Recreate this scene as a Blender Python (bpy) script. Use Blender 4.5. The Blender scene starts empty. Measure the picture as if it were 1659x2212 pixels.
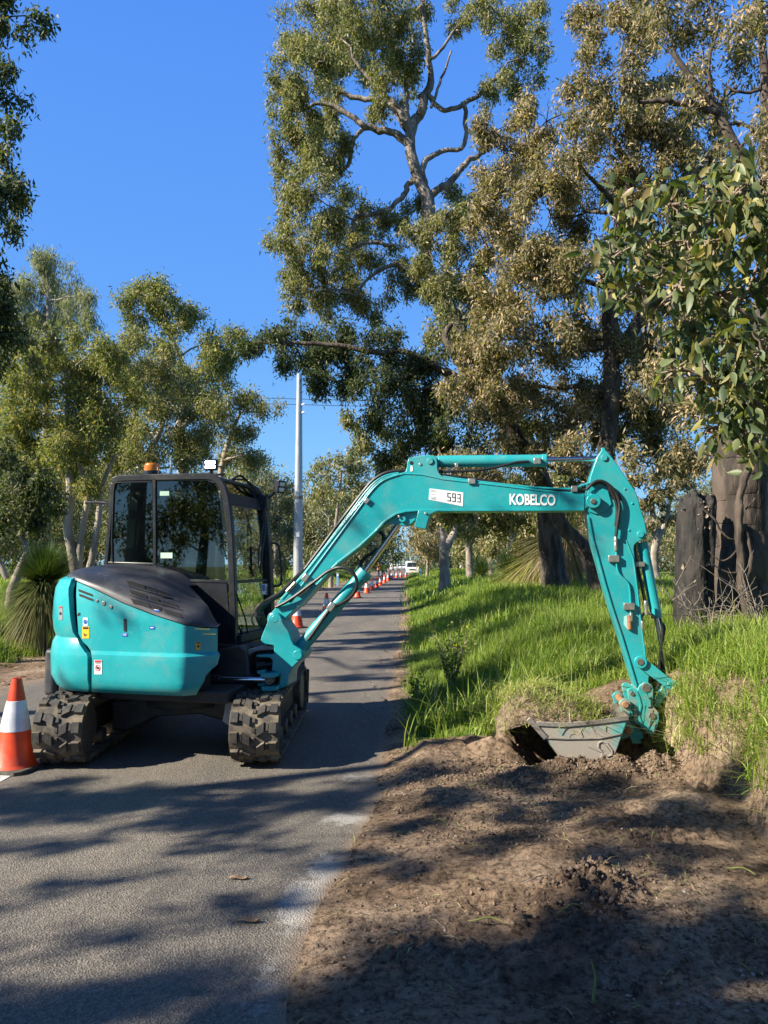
import bpy, bmesh, math, random
import numpy as np
from mathutils import Vector, Matrix
from mathutils.bvhtree import BVHTree
from mathutils.geometry import tessellate_polygon
sc = bpy.context.scene
col = sc.collection
R = math.radians
# ------------------------------------------------------------------ camera
CAMH = 1.6
F, CX, CY = 1659.0, 829.5, 1106.0
TH = math.atan(112 / F)
cd = bpy.data.cameras.new("camera"); cam = bpy.data.objects.new("camera", cd); col.objects.link(cam)
cam.location = (0, 0, CAMH); cam.rotation_euler = (R(90) + TH, 0, 0)
cd.sensor_fit = 'HORIZONTAL'; cd.sensor_width = 36; cd.lens = 36.0
cd.clip_start = 0.05; cd.clip_end = 3000
sc.camera = cam
# ------------------------------------------------------------------ sky and sun
SUN_EL, SUN_AZ = R(33), R(248)          # azimuth clockwise from +Y: behind-left of the camera
w = bpy.data.worlds.new("World"); sc.world = w; w.use_nodes = True
nt = w.node_tree; bg = nt.nodes['Background']
sky = nt.nodes.new('ShaderNodeTexSky'); sky.sky_type = 'NISHITA'; sky.sun_disc = False
sky.sun_elevation = SUN_EL; sky.sun_rotation = SUN_AZ
sky.air_density = 1.0; sky.dust_density = 0.0; sky.ozone_density = 3.0; sky.altitude = 0
tcw = nt.nodes.new('ShaderNodeTexCoord'); sx = nt.nodes.new('ShaderNodeSeparateXYZ'); rw = nt.nodes.new('ShaderNodeValToRGB')
nt.links.new(tcw.outputs['Generated'], sx.inputs[0]); nt.links.new(sx.outputs['Z'], rw.inputs[0])
e = rw.color_ramp.elements; e[0].position, e[0].color = 0.0, (.27, .59, .84, 1); e[1].position, e[1].color = .92, (.012, .045, .19, 1)
k = e.new(.60); k.color = (.072, .245, .77, 1)
k = e.new(.10); k.color = (.20, .48, .84, 1); k = e.new(.30); k.color = (.105, .32, .81, 1)
sc_ = nt.nodes.new('ShaderNodeVectorMath'); sc_.operation = 'SCALE'; sc_.inputs['Scale'].default_value = 4.9; nt.links.new(rw.outputs[0], sc_.inputs[0])
mw = nt.nodes.new('ShaderNodeMix'); mw.data_type = 'RGBA'; mw.inputs[0].default_value = .93
nt.links.new(sky.outputs[0], mw.inputs[6]); nt.links.new(sc_.outputs[0], mw.inputs[7]); nt.links.new(mw.outputs[2], bg.inputs[0])
bg.inputs[1].default_value = 0.108
sd = bpy.data.lights.new("sun", 'SUN'); sun = bpy.data.objects.new("sun", sd); col.objects.link(sun)
sd.energy = 5.0; sd.angle = R(0.45); sd.color = (1.0, 0.91, 0.76)
sdir = Vector((math.sin(SUN_AZ) * math.cos(SUN_EL), math.cos(SUN_AZ) * math.cos(SUN_EL), math.sin(SUN_EL)))
sun.rotation_euler = sdir.to_track_quat('Z', 'Y').to_euler()
sun.location = (-30, -12, 30)
sc.view_settings.view_transform = 'Standard'; sc.view_settings.look = 'None'
sc.view_settings.exposure = 1.2; sc.view_settings.gamma = 1.0
# ------------------------------------------------------------------ tracing helpers (display pixels of a 1659 wide view)
cT, sT = math.cos(TH), math.sin(TH)
def ray(px, py):
    x, z = (px - CX) / F, (CY - py) / F
    return Vector((x, cT - sT * z, sT + cT * z))
def at(px, py, Y):
    r = ray(px, py); t = Y / r.y
    return Vector((r.x * t, Y, CAMH + r.z * t))
def proj(p):
    x, y, z = p[0], p[1], p[2] - CAMH
    yc = cT * y + sT * z; up = -sT * y + cT * z
    return CX + F * x / yc, CY - F * up / yc
def on_plane(px, py, o, n):
    r = ray(px, py); c = Vector((0, 0, CAMH))
    t = (Vector(o) - c).dot(n) / r.dot(n)
    return c + r * t
def zfor(X, Y, py):
    t = (CY - py) / F
    return CAMH + Y * (sT + t * cT) / (cT - t * sT)
Z1 = lambda L: [(66.4 + .4 * x, 962.2 + .4 * y) for x, y in L]        # traced from enlargements of the photograph
Z2 = lambda L: [(464.5 + .32 * x, 929 + .32 * y) for x, y in L]
Z3 = lambda L: [(862.6 + .4 * x, 929 + .4 * y) for x, y in L]
Z4 = lambda L: [(464.5 + .141 * x, 1360.3 + .141 * y) for x, y in L]
# ------------------------------------------------------------------ noise
_rng = np.random.default_rng(5); _T = _rng.random((256, 256))
def vnoise(x, y):
    xi = np.floor(x).astype(int); yi = np.floor(y).astype(int); fx = x - xi; fy = y - yi
    fx = fx * fx * (3 - 2 * fx); fy = fy * fy * (3 - 2 * fy)
    a = _T[xi & 255, yi & 255]; b = _T[(xi + 1) & 255, yi & 255]
    c = _T[xi & 255, (yi + 1) & 255]; d = _T[(xi + 1) & 255, (yi + 1) & 255]
    return (a * (1 - fx) + b * fx) * (1 - fy) + (c * (1 - fx) + d * fx) * fy
def fbm(x, y, f=1.0, o=4, s=0.0, g=0.5):
    x = np.asarray(x, float); y = np.asarray(y, float); r = 0; a = 1; t = 0
    for i in range(o):
        r = r + a * (vnoise(x * f + s + 17.3 * i, y * f + 31.7 * i + s) - .5); t += a; a *= g; f *= 2.03
    return r / t
def sst(a, b, x):
    t = np.clip((np.asarray(x, float) - a) / (b - a), 0, 1); return t * t * (3 - 2 * t)
# ------------------------------------------------------------------ materials
def nodes(name):
    m = bpy.data.materials.new(name); m.use_nodes = True
    return m, m.node_tree, m.node_tree.nodes['Principled BSDF']
def mat(name, c1, c2=None, rough=.5, metal=0., scale=8., bump=0., coat=0., stretch=(1, 1, 1), lo=.4, hi=.6, bscale=None, detail=5, spec=None, rvar=0., bdist=.01, dust=0., dcol=(.24, .20, .15)):
    m, t, b = nodes(name); N, L = t.nodes, t.links
    b.inputs['Base Color'].default_value = (*c1, 1); b.inputs['Roughness'].default_value = rough
    b.inputs['Metallic'].default_value = metal
    if coat: b.inputs['Coat Weight'].default_value = coat; b.inputs['Coat Roughness'].default_value = .12
    if spec is not None: b.inputs['Specular IOR Level'].default_value = spec
    tc = N.new('ShaderNodeTexCoord'); mp = N.new('ShaderNodeMapping'); mp.inputs['Scale'].default_value = stretch
    L.new(tc.outputs['Object'], mp.inputs['Vector'])
    if c2 is not None:
        n = N.new('ShaderNodeTexNoise'); n.inputs['Scale'].default_value = scale; n.inputs['Detail'].default_value = detail
        n.inputs['Roughness'].default_value = .6
        r = N.new('ShaderNodeValToRGB'); r.color_ramp.elements[0].position = lo; r.color_ramp.elements[1].position = hi
        r.color_ramp.elements[0].color = (*c1, 1); r.color_ramp.elements[1].color = (*c2, 1)
        L.new(mp.outputs[0], n.inputs['Vector']); L.new(n.outputs['Fac'], r.inputs[0]); L.new(r.outputs[0], b.inputs['Base Color'])
        if rvar:
            q = N.new('ShaderNodeMapRange'); q.inputs[3].default_value = rough; q.inputs[4].default_value = rough + rvar
            q.inputs[1].default_value = lo; q.inputs[2].default_value = hi
            L.new(n.outputs['Fac'], q.inputs[0]); L.new(q.outputs[0], b.inputs['Roughness'])
    if dust:
        n = N.new('ShaderNodeTexNoise'); n.inputs['Scale'].default_value = 3.1; n.inputs['Detail'].default_value = 9; n.inputs['Roughness'].default_value = .72
        n2 = N.new('ShaderNodeTexNoise'); n2.inputs['Scale'].default_value = 45; n2.inputs['Detail'].default_value = 4
        L.new(tc.outputs['Object'], n.inputs['Vector']); L.new(tc.outputs['Object'], n2.inputs['Vector'])
        q = N.new('ShaderNodeMapRange'); q.inputs[1].default_value = .50; q.inputs[2].default_value = .78; q.inputs[4].default_value = dust; L.new(n.outputs['Fac'], q.inputs[0])
        q2 = N.new('ShaderNodeMapRange'); q2.inputs[1].default_value = .64; q2.inputs[2].default_value = .72; q2.inputs[4].default_value = dust * 1.2; L.new(n2.outputs['Fac'], q2.inputs[0])
        a = N.new('ShaderNodeMath'); a.operation = 'ADD'; a.use_clamp = True; L.new(q.outputs[0], a.inputs[0]); L.new(q2.outputs[0], a.inputs[1])
        x = N.new('ShaderNodeMix'); x.data_type = 'RGBA'; L.new(a.outputs[0], x.inputs[0]); x.inputs[7].default_value = (*dcol, 1)
        if b.inputs['Base Color'].links: L.new(b.inputs['Base Color'].links[0].from_socket, x.inputs[6])
        else: x.inputs[6].default_value = (*c1, 1)
        L.new(x.outputs[2], b.inputs['Base Color'])
        y = N.new('ShaderNodeMath'); y.operation = 'ADD'; y.use_clamp = True; y.inputs[1].default_value = rough; L.new(a.outputs[0], y.inputs[0]); L.new(y.outputs[0], b.inputs['Roughness'])
    if bump:
        n = N.new('ShaderNodeTexNoise'); n.inputs['Scale'].default_value = bscale or scale * 3; n.inputs['Detail'].default_value = 5
        q = N.new('ShaderNodeBump'); q.inputs['Strength'].default_value = bump; q.inputs['Distance'].default_value = bdist
        L.new(mp.outputs[0], n.inputs['Vector']); L.new(n.outputs['Fac'], q.inputs['Height']); L.new(q.outputs[0], b.inputs['Normal'])
    return m
def leafmat(name, cols, rough=.55, trans=.32, spec=.25):
    m, t, b = nodes(name); N, L = t.nodes, t.links
    a = N.new('ShaderNodeAttribute'); a.attribute_name = 'rnd'
    r = N.new('ShaderNodeValToRGB'); e = r.color_ramp.elements
    e[0].color = (*cols[0], 1); e[1].color = (*cols[-1], 1)
    for i, c in enumerate(cols[1:-1]):
        k = e.new((i + 1) / (len(cols) - 1)); k.color = (*c, 1)
    L.new(a.outputs['Fac'], r.inputs[0]); L.new(r.outputs[0], b.inputs['Base Color'])
    b.inputs['Roughness'].default_value = rough; b.inputs['Specular IOR Level'].default_value = spec
    tr = N.new('ShaderNodeBsdfTranslucent'); hsn = N.new('ShaderNodeMix'); hsn.data_type = 'RGBA'; hsn.blend_type = 'MULTIPLY'
    hsn.inputs[0].default_value = 1; hsn.inputs[7].default_value = (1.5, 1.7, .5, 1)
    L.new(r.outputs[0], hsn.inputs[6]); L.new(hsn.outputs[2], tr.inputs[0])
    mx = N.new('ShaderNodeMixShader'); mx.inputs[0].default_value = trans
    L.new(b.outputs[0], mx.inputs[1]); L.new(tr.outputs[0], mx.inputs[2])
    L.new(mx.outputs[0], N['Material Output'].inputs[0])
    return m
def glassmat(name, tint, ior=1.5, extra=0.0):
    m = bpy.data.materials.new(name); m.use_nodes = True; t = m.node_tree; N, L = t.nodes, t.links; N.clear()
    o = N.new('ShaderNodeOutputMaterial'); tr = N.new('ShaderNodeBsdfTransparent'); gl = N.new('ShaderNodeBsdfGlossy')
    tr.inputs[0].default_value = (*tint, 1); gl.inputs['Roughness'].default_value = .015; gl.inputs[0].default_value = (1, 1, 1, 1)
    fr = N.new('ShaderNodeFresnel'); fr.inputs[0].default_value = ior; ad = N.new('ShaderNodeMath'); ad.operation = 'ADD'; ad.inputs[1].default_value = extra
    mx = N.new('ShaderNodeMixShader'); L.new(fr.outputs[0], ad.inputs[0]); L.new(ad.outputs[0], mx.inputs[0]); L.new(tr.outputs[0], mx.inputs[1])
    L.new(gl.outputs[0], mx.inputs[2]); L.new(mx.outputs[0], o.inputs[0]); return m
def emit(name, c, s):
    m, t, b = nodes(name); b.inputs['Base Color'].default_value = (*c, 1)
    b.inputs['Emission Color'].default_value = (*c, 1); b.inputs['Emission Strength'].default_value = s; return m
TEAL = mat('teal_paint', (.010, .30, .33), (.024, .345, .37), rough=.30, scale=2.2, coat=.25, bump=.03, bscale=60, dust=.36)
TEALW = mat('teal_paint_worn', (.03, .31, .30), (.26, .25, .19), rough=.5, scale=7, bump=.2, bscale=40, lo=.5, hi=.66)
STEELW = mat('scraped_steel', (.20, .17, .14), (.33, .31, .27), rough=.42, metal=.45, scale=5, bump=.25, bscale=30, stretch=(1, 1, 2.5))
BUCK = mat('worn_bucket_side', (.30, .27, .23), (.06, .33, .32), rough=.5, metal=.0, scale=2.2, bump=.12, bscale=35, lo=.50, hi=.60)
CAST = mat('cast_steel', (.12, .12, .11), (.2, .17, .13), rough=.5, metal=.5, scale=20)
HOOD = mat('grey_plastic_hood', (.026, .030, .039), (.040, .044, .053), rough=.40, scale=3, bump=.05, bscale=150, dust=.22)
FRAME = mat('black_cab_frame', (.011, .013, .017), (.018, .02, .024), rough=.33, scale=10, bump=.03, dust=.12)
DARK = mat('dark_chassis', (.012, .014, .019), (.03, .028, .025), rough=.55, scale=9, bump=.1)
CHARC = mat('charcoal_steel', (.03, .034, .044), (.055, .052, .048), rough=.5, scale=6, bump=.08, dust=.25)
RUBBER = mat('track_rubber', (.06, .052, .043), (.19, .155, .105), rough=.85, scale=7, bump=.25, bscale=60, lo=.42, hi=.62)
RUBBERD = mat('lug_rubber', (.032, .031, .030), (.085, .072, .055), rough=.75, scale=9, bump=.2, bscale=80, lo=.45, hi=.68)
HOSE = mat('black_hose', (.012, .012, .013), (.02, .02, .02), rough=.38, scale=20)
CHROME = mat('chrome_rod', (.75, .75, .76), (.6, .6, .6), rough=.12, metal=1, scale=30)
ZINC = mat('zinc_fitting', (.42, .40, .35), (.55, .52, .45), rough=.35, metal=.8, scale=30)
PLATE = mat('grey_steel_plate', (.22, .23, .25), (.3, .3, .31), rough=.5, metal=.3, scale=12, bump=.1)
RUSTY = mat('rusty_pin', (.25, .10, .045), (.35, .2, .1), rough=.7, scale=30, bump=.2)
WHITE = mat('white_sticker', (.8, .81, .82), (.72, .73, .74), rough=.35, scale=20)
LETTER = mat('white_lettering', (.82, .84, .84), rough=.35)
INK = mat('black_ink', (.012, .012, .014), rough=.4)
RED = mat('red_print', (.55, .03, .025), rough=.4)
BLUE = mat('blue_print', (.02, .10, .45), rough=.4)
YEL = mat('yellow_print', (.8, .45, .02), rough=.4)
HOLE = mat('vent_dark', (.006, .006, .006), rough=.8)
SEATM = mat('seat_fabric', (.02, .02, .022), (.035, .035, .035), rough=.8, scale=60, bump=.2)
SEATL = mat('pale_seat_panel', (.30, .38, .33), (.2, .27, .23), rough=.7, scale=40)
PALEG = mat('pale_green_label', (.45, .65, .5), rough=.5)
GL_SIDE = glassmat('tinted_side_glass', (.22, .26, .25), 1.5, .06)
GL_FRONT = glassmat('front_glass', (.86, .92, .92), 1.45, .14)
AMBER = mat('amber_lens', (.8, .26, .01), (.7, .2, .01), rough=.2, scale=10, coat=.5)
# ------------------------------------------------------------------ object helpers
WMI = {}
SPLIT = {'hood_vent', 'vent_rib', 'side_louvre', 'panel_bolt', 'maker_mark', 'cylinder_lug', 'pivot_boss', 'pivot_pin', 'boom_bolt', 'hydraulic_hose', 'steel_pipe', 'hose_fitting',
         'bucket_side', 'bucket_ear', 'bucket_pin', 'bucket_rib', 'idler_wheel', 'track_roller', 'idler_link', 'hitch_pin', 'arm_pin', 'swing_lug', 'wiper', 'light_diode', 'roof_cable', 'boom_flange', 'arm_flange',
         'hose_bundle', 'control_lever', 'quick_hitch', 'cast_mark', 'tyre', 'headlight', 'lower_leg', 'mirror', 'window', 'wire', 'insulator'}
def tag(o, label=None, cat=None, group=None, kind=None):
    if label: o['label'] = label
    if cat: o['category'] = cat
    if group: o['group'] = group
    if kind: o['kind'] = kind
    return o
def root(name, loc, label, cat, rz=0., group=None):
    o = bpy.data.objects.new(name, None); col.objects.link(o); o.location = loc; o.rotation_euler = (0, 0, rz); o.empty_display_size = .2
    M = Matrix.Translation(Vector(loc)) @ Matrix.Rotation(rz, 4, 'Z'); WMI[o.name] = M.inverted()
    return tag(o, label, cat, group)
class MB:
    def __init__(s): s.v = []; s.f = []
    def add(s, v, f):
        n = len(s.v); s.v += [Vector(p) for p in v]; s.f += [tuple(i + n for i in q) for q in f]; return s
    def prism(s, a, b):
        n = len(a); a = [Vector(p) for p in a]; b = [Vector(p) for p in b]
        tr = tessellate_polygon([a])
        f = [tuple(t) for t in tr] + [tuple(i + n for i in reversed(t)) for t in tr]
        # orientation is repaired by normals_make_consistent later
        f += [(i, (i + 1) % n, (i + 1) % n + n, i + n) for i in range(n)]
        return s.add(a + b, f)
    def box(s, c, sz, M=None):
        x, y, z = [k / 2 for k in sz]; M = M or Matrix.Identity(3); c = Vector(c)
        v = [c + M @ Vector((i * x, j * y, k * z)) for i in (-1, 1) for j in (-1, 1) for k in (-1, 1)]
        return s.add(v, [(0, 1, 3, 2), (4, 6, 7, 5), (0, 4, 5, 1), (2, 3, 7, 6), (0, 2, 6, 4), (1, 5, 7, 3)])
    def tube(s, pts, r, n=10, cap=True):
        pts = [Vector(p) for p in pts]; m = len(pts); rr = r if hasattr(r, '__len__') else [r] * m
        T = []
        for i in range(m):
            t = (pts[min(i + 1, m - 1)] - pts[max(i - 1, 0)])
            T.append(t.normalized() if t.length > 1e-9 else Vector((0, 0, 1)))
        a = T[0].orthogonal().normalized(); v = []; f = []
        for i in range(m):
            a = (a - T[i] * a.dot(T[i])); a = a.normalized() if a.length > 1e-6 else T[i].orthogonal().normalized()
            b = T[i].cross(a)
            for k in range(n):
                g = 2 * math.pi * k / n; v.append(pts[i] + (a * math.cos(g) + b * math.sin(g)) * rr[i])
        for i in range(m - 1):
            for k in range(n):
                f.append((i * n + k, i * n + (k + 1) % n, (i + 1) * n + (k + 1) % n, (i + 1) * n + k))
        if cap: f.append(tuple(range(n - 1, -1, -1))); f.append(tuple((m - 1) * n + k for k in range(n)))
        return s.add(v, f)
    def cyl(s, a, b, r, n=20): return s.tube([a, b], r, n)
    def parts(s):
        p = list(range(len(s.v)))
        def fd(i):
            while p[i] != i: p[i] = p[p[i]]; i = p[i]
            return i
        for f in s.f:
            a = fd(f[0])
            for q in f[1:]: p[fd(q)] = a
        g = {}
        for f in s.f: g.setdefault(fd(f[0]), []).append(f)
        out = []
        for fs in g.values():
            ids = sorted({i for f in fs for i in f}); mp = {i: k for k, i in enumerate(ids)}; b = MB(); b.v = [s.v[i] for i in ids]; b.f = [tuple(mp[i] for i in f) for f in fs]; out.append(b)
        return out
    def build(s, name, m, parent=None, smooth=40, bevel=0, seg=2):
        if name in SPLIT:
            ps = s.parts()
            if len(ps) > 1: return [q.build1(name, m, parent, smooth, bevel, seg) for q in ps][-1]
        return s.build1(name, m, parent, smooth, bevel, seg)
    def build1(s, name, m, parent=None, smooth=40, bevel=0, seg=2):
        me = bpy.data.meshes.new(name); V = s.v
        if parent is not None: q = WMI[parent.name]; V = [q @ p for p in V]
        me.from_pydata([tuple(p) for p in V], [], s.f); me.update()
        bm = bmesh.new(); bm.from_mesh(me); bmesh.ops.recalc_face_normals(bm, faces=bm.faces); bm.to_mesh(me); bm.free()
        o = bpy.data.objects.new(name, me); col.objects.link(o); me.materials.append(m)
        if smooth: me.shade_smooth(); me.set_sharp_from_angle(angle=R(smooth))
        if bevel:
            k = o.modifiers.new('bevel', 'BEVEL'); k.width = bevel; k.segments = seg; k.limit_method = 'ANGLE'; k.angle_limit = R(35)
        if parent is not None: o.parent = parent; WMI[o.name] = WMI[parent.name]
        return o
def npmesh(name, V, Q, m, parent=None, rnd=None, smooth=False, extra=None):
    V = np.asarray(V, np.float32)
    if parent is not None:
        q = np.array(WMI[parent.name]); V = (V @ q[:3, :3].T + q[:3, 3]).astype(np.float32)
    me = bpy.data.meshes.new(name); nq = len(Q); k = Q.shape[1]
    me.vertices.add(len(V)); me.vertices.foreach_set('co', V.ravel())
    me.loops.add(nq * k); me.loops.foreach_set('vertex_index', Q.astype(np.int32).ravel())
    me.polygons.add(nq); me.polygons.foreach_set('loop_start', np.arange(0, nq * k, k, dtype=np.int32))
    if smooth: me.polygons.foreach_set('use_smooth', np.ones(nq, bool))
    me.update(calc_edges=True)
    for an, av in ([('rnd', rnd)] if rnd is not None else []) + list((extra or {}).items()):
        a = me.attributes.new(an, 'FLOAT', 'POINT'); a.data.foreach_set('value', np.asarray(av, np.float32))
    o = bpy.data.objects.new(name, me); col.objects.link(o); me.materials.append(m)
    if parent is not None: o.parent = parent; WMI[o.name] = WMI[parent.name]
    return o
def smoothline(P, k=6):
    P = [Vector(p) for p in P]; out = []
    for i in range(len(P) - 1):
        a, b, c, d = P[max(i - 1, 0)], P[i], P[i + 1], P[min(i + 2, len(P) - 1)]
        for j in range(k):
            t = j / k
            out.append(.5 * ((2 * b) + (c - a) * t + (2 * a - 5 * b + 4 * c - d) * t * t + (3 * b - a - 3 * c + d) * t ** 3))
    return out + [P[-1]]
# ================================================================== GROUND
def edge_r(y):
    y = np.asarray(y, float)
    return -.23 + .0328 * y - np.clip(5.2 - y, 0, 6) * .075 + fbm(y, y * 0, .9, 3, 3.) * .22 + fbm(y, y * 0, 6., 2, 9.) * .05
def edge_l(y):
    y = np.asarray(y, float)
    return -5.2 + .0328 * y + fbm(y, y * 0, .7, 3, 50.) * .3
def masks(x, y):
    """excavated mask E (1 = bare dug soil), verge height"""
    yc = 6.55 + .12 * np.sin(x * 2.1) + fbm(x, y * 0, 3, 3, 7.) * .3
    xb = 2.20 + .05 * np.sin(y * 2.7 + .5) + fbm(y, y * 0, 2.2, 3, 77.) * .3 - .10 * sst(5.9, 6.6, y)
    ey = 1 - sst(-.10, .14, y - yc); ex = 1 - sst(-.03, .20, x - xb)
    return ey * ex, yc, xb
def height(x, y):
    x = np.asarray(x, float); y = np.asarray(y, float)
    er, el = edge_r(y), edge_l(y); xr, ll = x - er, el - x
    E, yc, xb = masks(x, y)
    verge = .62 * sst(.15, 2.6, xr) + .22 * sst(1.5, 4.2, xr) - .45 * sst(8, 20, xr)
    verge = verge + (fbm(x, y, .5, 3, 1.) * .25 + fbm(x, y, 2.5, 3, 4.) * .08) * sst(.2, 1.4, xr)
    verge = verge + .24 * np.exp(-((x - 3.1) / .8) ** 2 - ((y - 5.5) / 1.4) ** 2)
    near = np.clip((14 - y) / 4, 0, 1)
    # dug strip: flat with clods, scrapes and a few heaps
    d = .035 + fbm(x, y, .8, 3, 21.) * .12 + fbm(x, y, 4, 4, 2.) * .06 * near
    cl = fbm(x, y, 14, 5, 8., .68); d = d + np.maximum(cl - .04, -.04) * (.035 + .13 * sst(-.05, .2, fbm(x, y, 1.3, 3, 66.))) * near + fbm(x * .35 + y * .2, y * 3.2, 2.2, 3, 36.) * .03
    for (hx, hy, hr, hh) in ((.98, 3.72, .22, .10), (1.02, 3.55, .12, -.05), (1.5, 4.3, .35, .05), (.45, 5.2, .3, .05), (1.9, 4.9, .3, .07), (.1, 6.2, .35, .02)):
        d = d + hh * np.exp(-((x - hx) ** 2 + (y - hy) ** 2) / hr ** 2)
    d = d + .05 * np.exp(-((x - hx * 0 - .98) ** 2 + (y - 3.66) ** 2) / .04) * (fbm(x, y, 30, 2, 5.) * 4)
    # the trench the bucket stands in, its crumbling lip, and spoil to its left
    d = d - .50 * np.exp(-(((x - 2.0) / .72) ** 4 + ((y - 6.32) / .42) ** 4))
    d = d + .10 * np.exp(-((y - 5.72 + .05 * np.sin(x * 5)) / .15) ** 2) * sst(.9, 1.3, x) * (1 - sst(2.0, 2.4, x)) * (1 + 2.5 * fbm(x, y, 7, 3, 6.))
    d = d + .10 * np.exp(-(((x - .8) / .5) ** 2 + ((y - 6.45) / .3) ** 2)) * (1 + 2 * fbm(x, y, 6, 3, 61.))
    h = verge * (1 - E) + d * E
    face = E * (1 - E) * 4
    h = h + face * (fbm(x, y, 8, 4, 12., .6) * .22)
    # right of the road blends in from the seal, left shoulder and bank
    h = np.where(xr > 0, h * sst(0, .35, xr) + .012 * sst(0, .1, xr), -.03 * sst(0, .08, -xr))
    lb = .55 * sst(1.3, 3.2, ll) + .3 * sst(3, 7, ll) - .4 * sst(14, 30, ll) + fbm(x, y, .6, 3, 40.) * .2 * sst(1, 3, ll) + fbm(x, y, 5, 3, 44.) * .06 * sst(.1, .6, ll) + .015 * sst(0, .15, ll)
    return np.where(ll > 0, lb, h)
def hz(x, y): return float(height(np.array([x]), np.array([y]))[0])
def axis(segs):
    out = [segs[0][0]]
    for a, b, s in segs:
        n = max(1, int(round((b - a) / s))); out += list(np.linspace(a, b, n + 1)[1:])
    return np.array(out)
xs = axis([(-900, -200, 70), (-200, -40, 8), (-40, -9, .6), (-9, -4.2, .12), (-4.2, -.9, .3), (-.9, 3.4, .017), (3.4, 7, .07), (7, 20, .5), (20, 60, 4), (60, 200, 14), (200, 900, 70)])
ys = axis([(-300, -40, 20), (-40, -2, 1.2), (-2, 1.8, .2), (1.8, 4.2, .016), (4.2, 7.4, .02), (7.4, 14, .07), (14, 40, .25), (40, 120, 1.2), (120, 300, 6), (300, 2000, 100)])
X, Y = np.meshgrid(xs, ys, indexing='ij'); H = height(X, Y)
H = H * np.clip(1.0 - (np.abs(X) - 60) / 200, 0, 1) + 0 * X
H = np.where((X < edge_r(Y)) & (X > edge_l(Y)), np.minimum(H, -.03 * sst(0, .08, edge_r(Y) - X)), H)
nx, ny = X.shape
idx = np.arange(nx * ny).reshape(nx, ny)
Qd = np.stack([idx[:-1, :-1], idx[1:, :-1], idx[1:, 1:], idx[:-1, 1:]], -1).reshape(-1, 4)
E, yc, xb = masks(X, Y)
er = edge_r(Y)
soil = np.clip(sst(.01, .2, E) * (X > er) * (Y < 7.5), 0, 1)
soil = np.maximum(soil, (1 - sst(.15, .5, X - er)) * (X > er - .5) * .8)
soil = np.maximum(soil, sst(.8, 1.1, X) * (1 - sst(2.5, 2.75, X)) * (1 - sst(6.95, 7.25, Y)) * (Y > 3) * .9)
ll = edge_l(Y) - X
soil = np.maximum(soil, np.where(ll > -.5, 1 - sst(1.0, 2.0, ll + fbm(X, Y, 2, 3, 5.)), 0))
soil = np.clip(soil, 0, 1)
GR = bpy.data.materials.new('ground'); GR.use_nodes = True
def ground_material():
    t = GR.node_tree; N, L = t.nodes, t.links; b = N['Principled BSDF']
    b.inputs['Roughness'].default_value = .93; b.inputs['Specular IOR Level'].default_value = .2
    tc = N.new('ShaderNodeTexCoord')
    def noise(s, d=6, r=.6):
        n = N.new('ShaderNodeTexNoise'); n.inputs['Scale'].default_value = s; n.inputs['Detail'].default_value = d; n.inputs['Roughness'].default_value = r
        L.new(tc.outputs['Object'], n.inputs['Vector']); return n
    def ramp(src, stops):
        r = N.new('ShaderNodeValToRGB'); e = r.color_ramp.elements
        e[0].position, e[0].color = stops[0][0], (*stops[0][1], 1); e[1].position, e[1].color = stops[-1][0], (*stops[-1][1], 1)
        for p, c in stops[1:-1]: k = e.new(p); k.color = (*c, 1)
        L.new(src, r.inputs[0]); return r
    n1 = noise(1.1, 8, .65); n2 = noise(28, 6, .7); n3 = noise(.05, 5)
    dirt = ramp(n1.outputs['Fac'], [(.32, (.095, .066, .044)), (.45, (.215, .154, .105)), (.58, (.36, .27, .19)), (.74, (.50, .41, .31))])
    fine = ramp(n2.outputs['Fac'], [(.38, (.30, .28, .26)), (.52, (.98, .95, .93)), (.68, (1.32, 1.27, 1.2))])
    mm = N.new('ShaderNodeMix'); mm.data_type = 'RGBA'; mm.blend_type = 'MULTIPLY'; mm.inputs[0].default_value = 1
    L.new(dirt.outputs[0], mm.inputs[6]); L.new(fine.outputs[0], mm.inputs[7])
    gr = ramp(n3.outputs['Fac'], [(.4, (.055, .095, .018)), (.6, (.10, .16, .03))])
    a = N.new('ShaderNodeAttribute'); a.attribute_name = 'soil'
    ad = N.new('ShaderNodeMath'); ad.operation = 'MULTIPLY_ADD'; ad.inputs[1].default_value = .5
    L.new(n2.outputs['Fac'], ad.inputs[0]); L.new(a.outputs['Fac'], ad.inputs[2])
    th = ramp(ad.outputs[0], [(.55, (0, 0, 0)), (.85, (1, 1, 1))])
    mg = N.new('ShaderNodeMix'); mg.data_type = 'RGBA'
    L.new(th.outputs[0], mg.inputs[0]); L.new(gr.outputs[0], mg.inputs[6]); L.new(mm.outputs[2], mg.inputs[7]); L.new(mg.outputs[2], b.inputs['Base Color'])
    n4 = noise(60, 8, .7); bp = N.new('ShaderNodeBump'); bp.inputs['Strength'].default_value = .9; bp.inputs['Distance'].default_value = .035
    L.new(n4.outputs['Fac'], bp.inputs['Height']); L.new(bp.outputs[0], b.inputs['Normal'])
ground_material()
tag(npmesh('ground', np.stack([X, Y, H], -1).reshape(-1, 3), Qd, GR, smooth=True, extra={'soil': soil.ravel()}), kind='structure')
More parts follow.
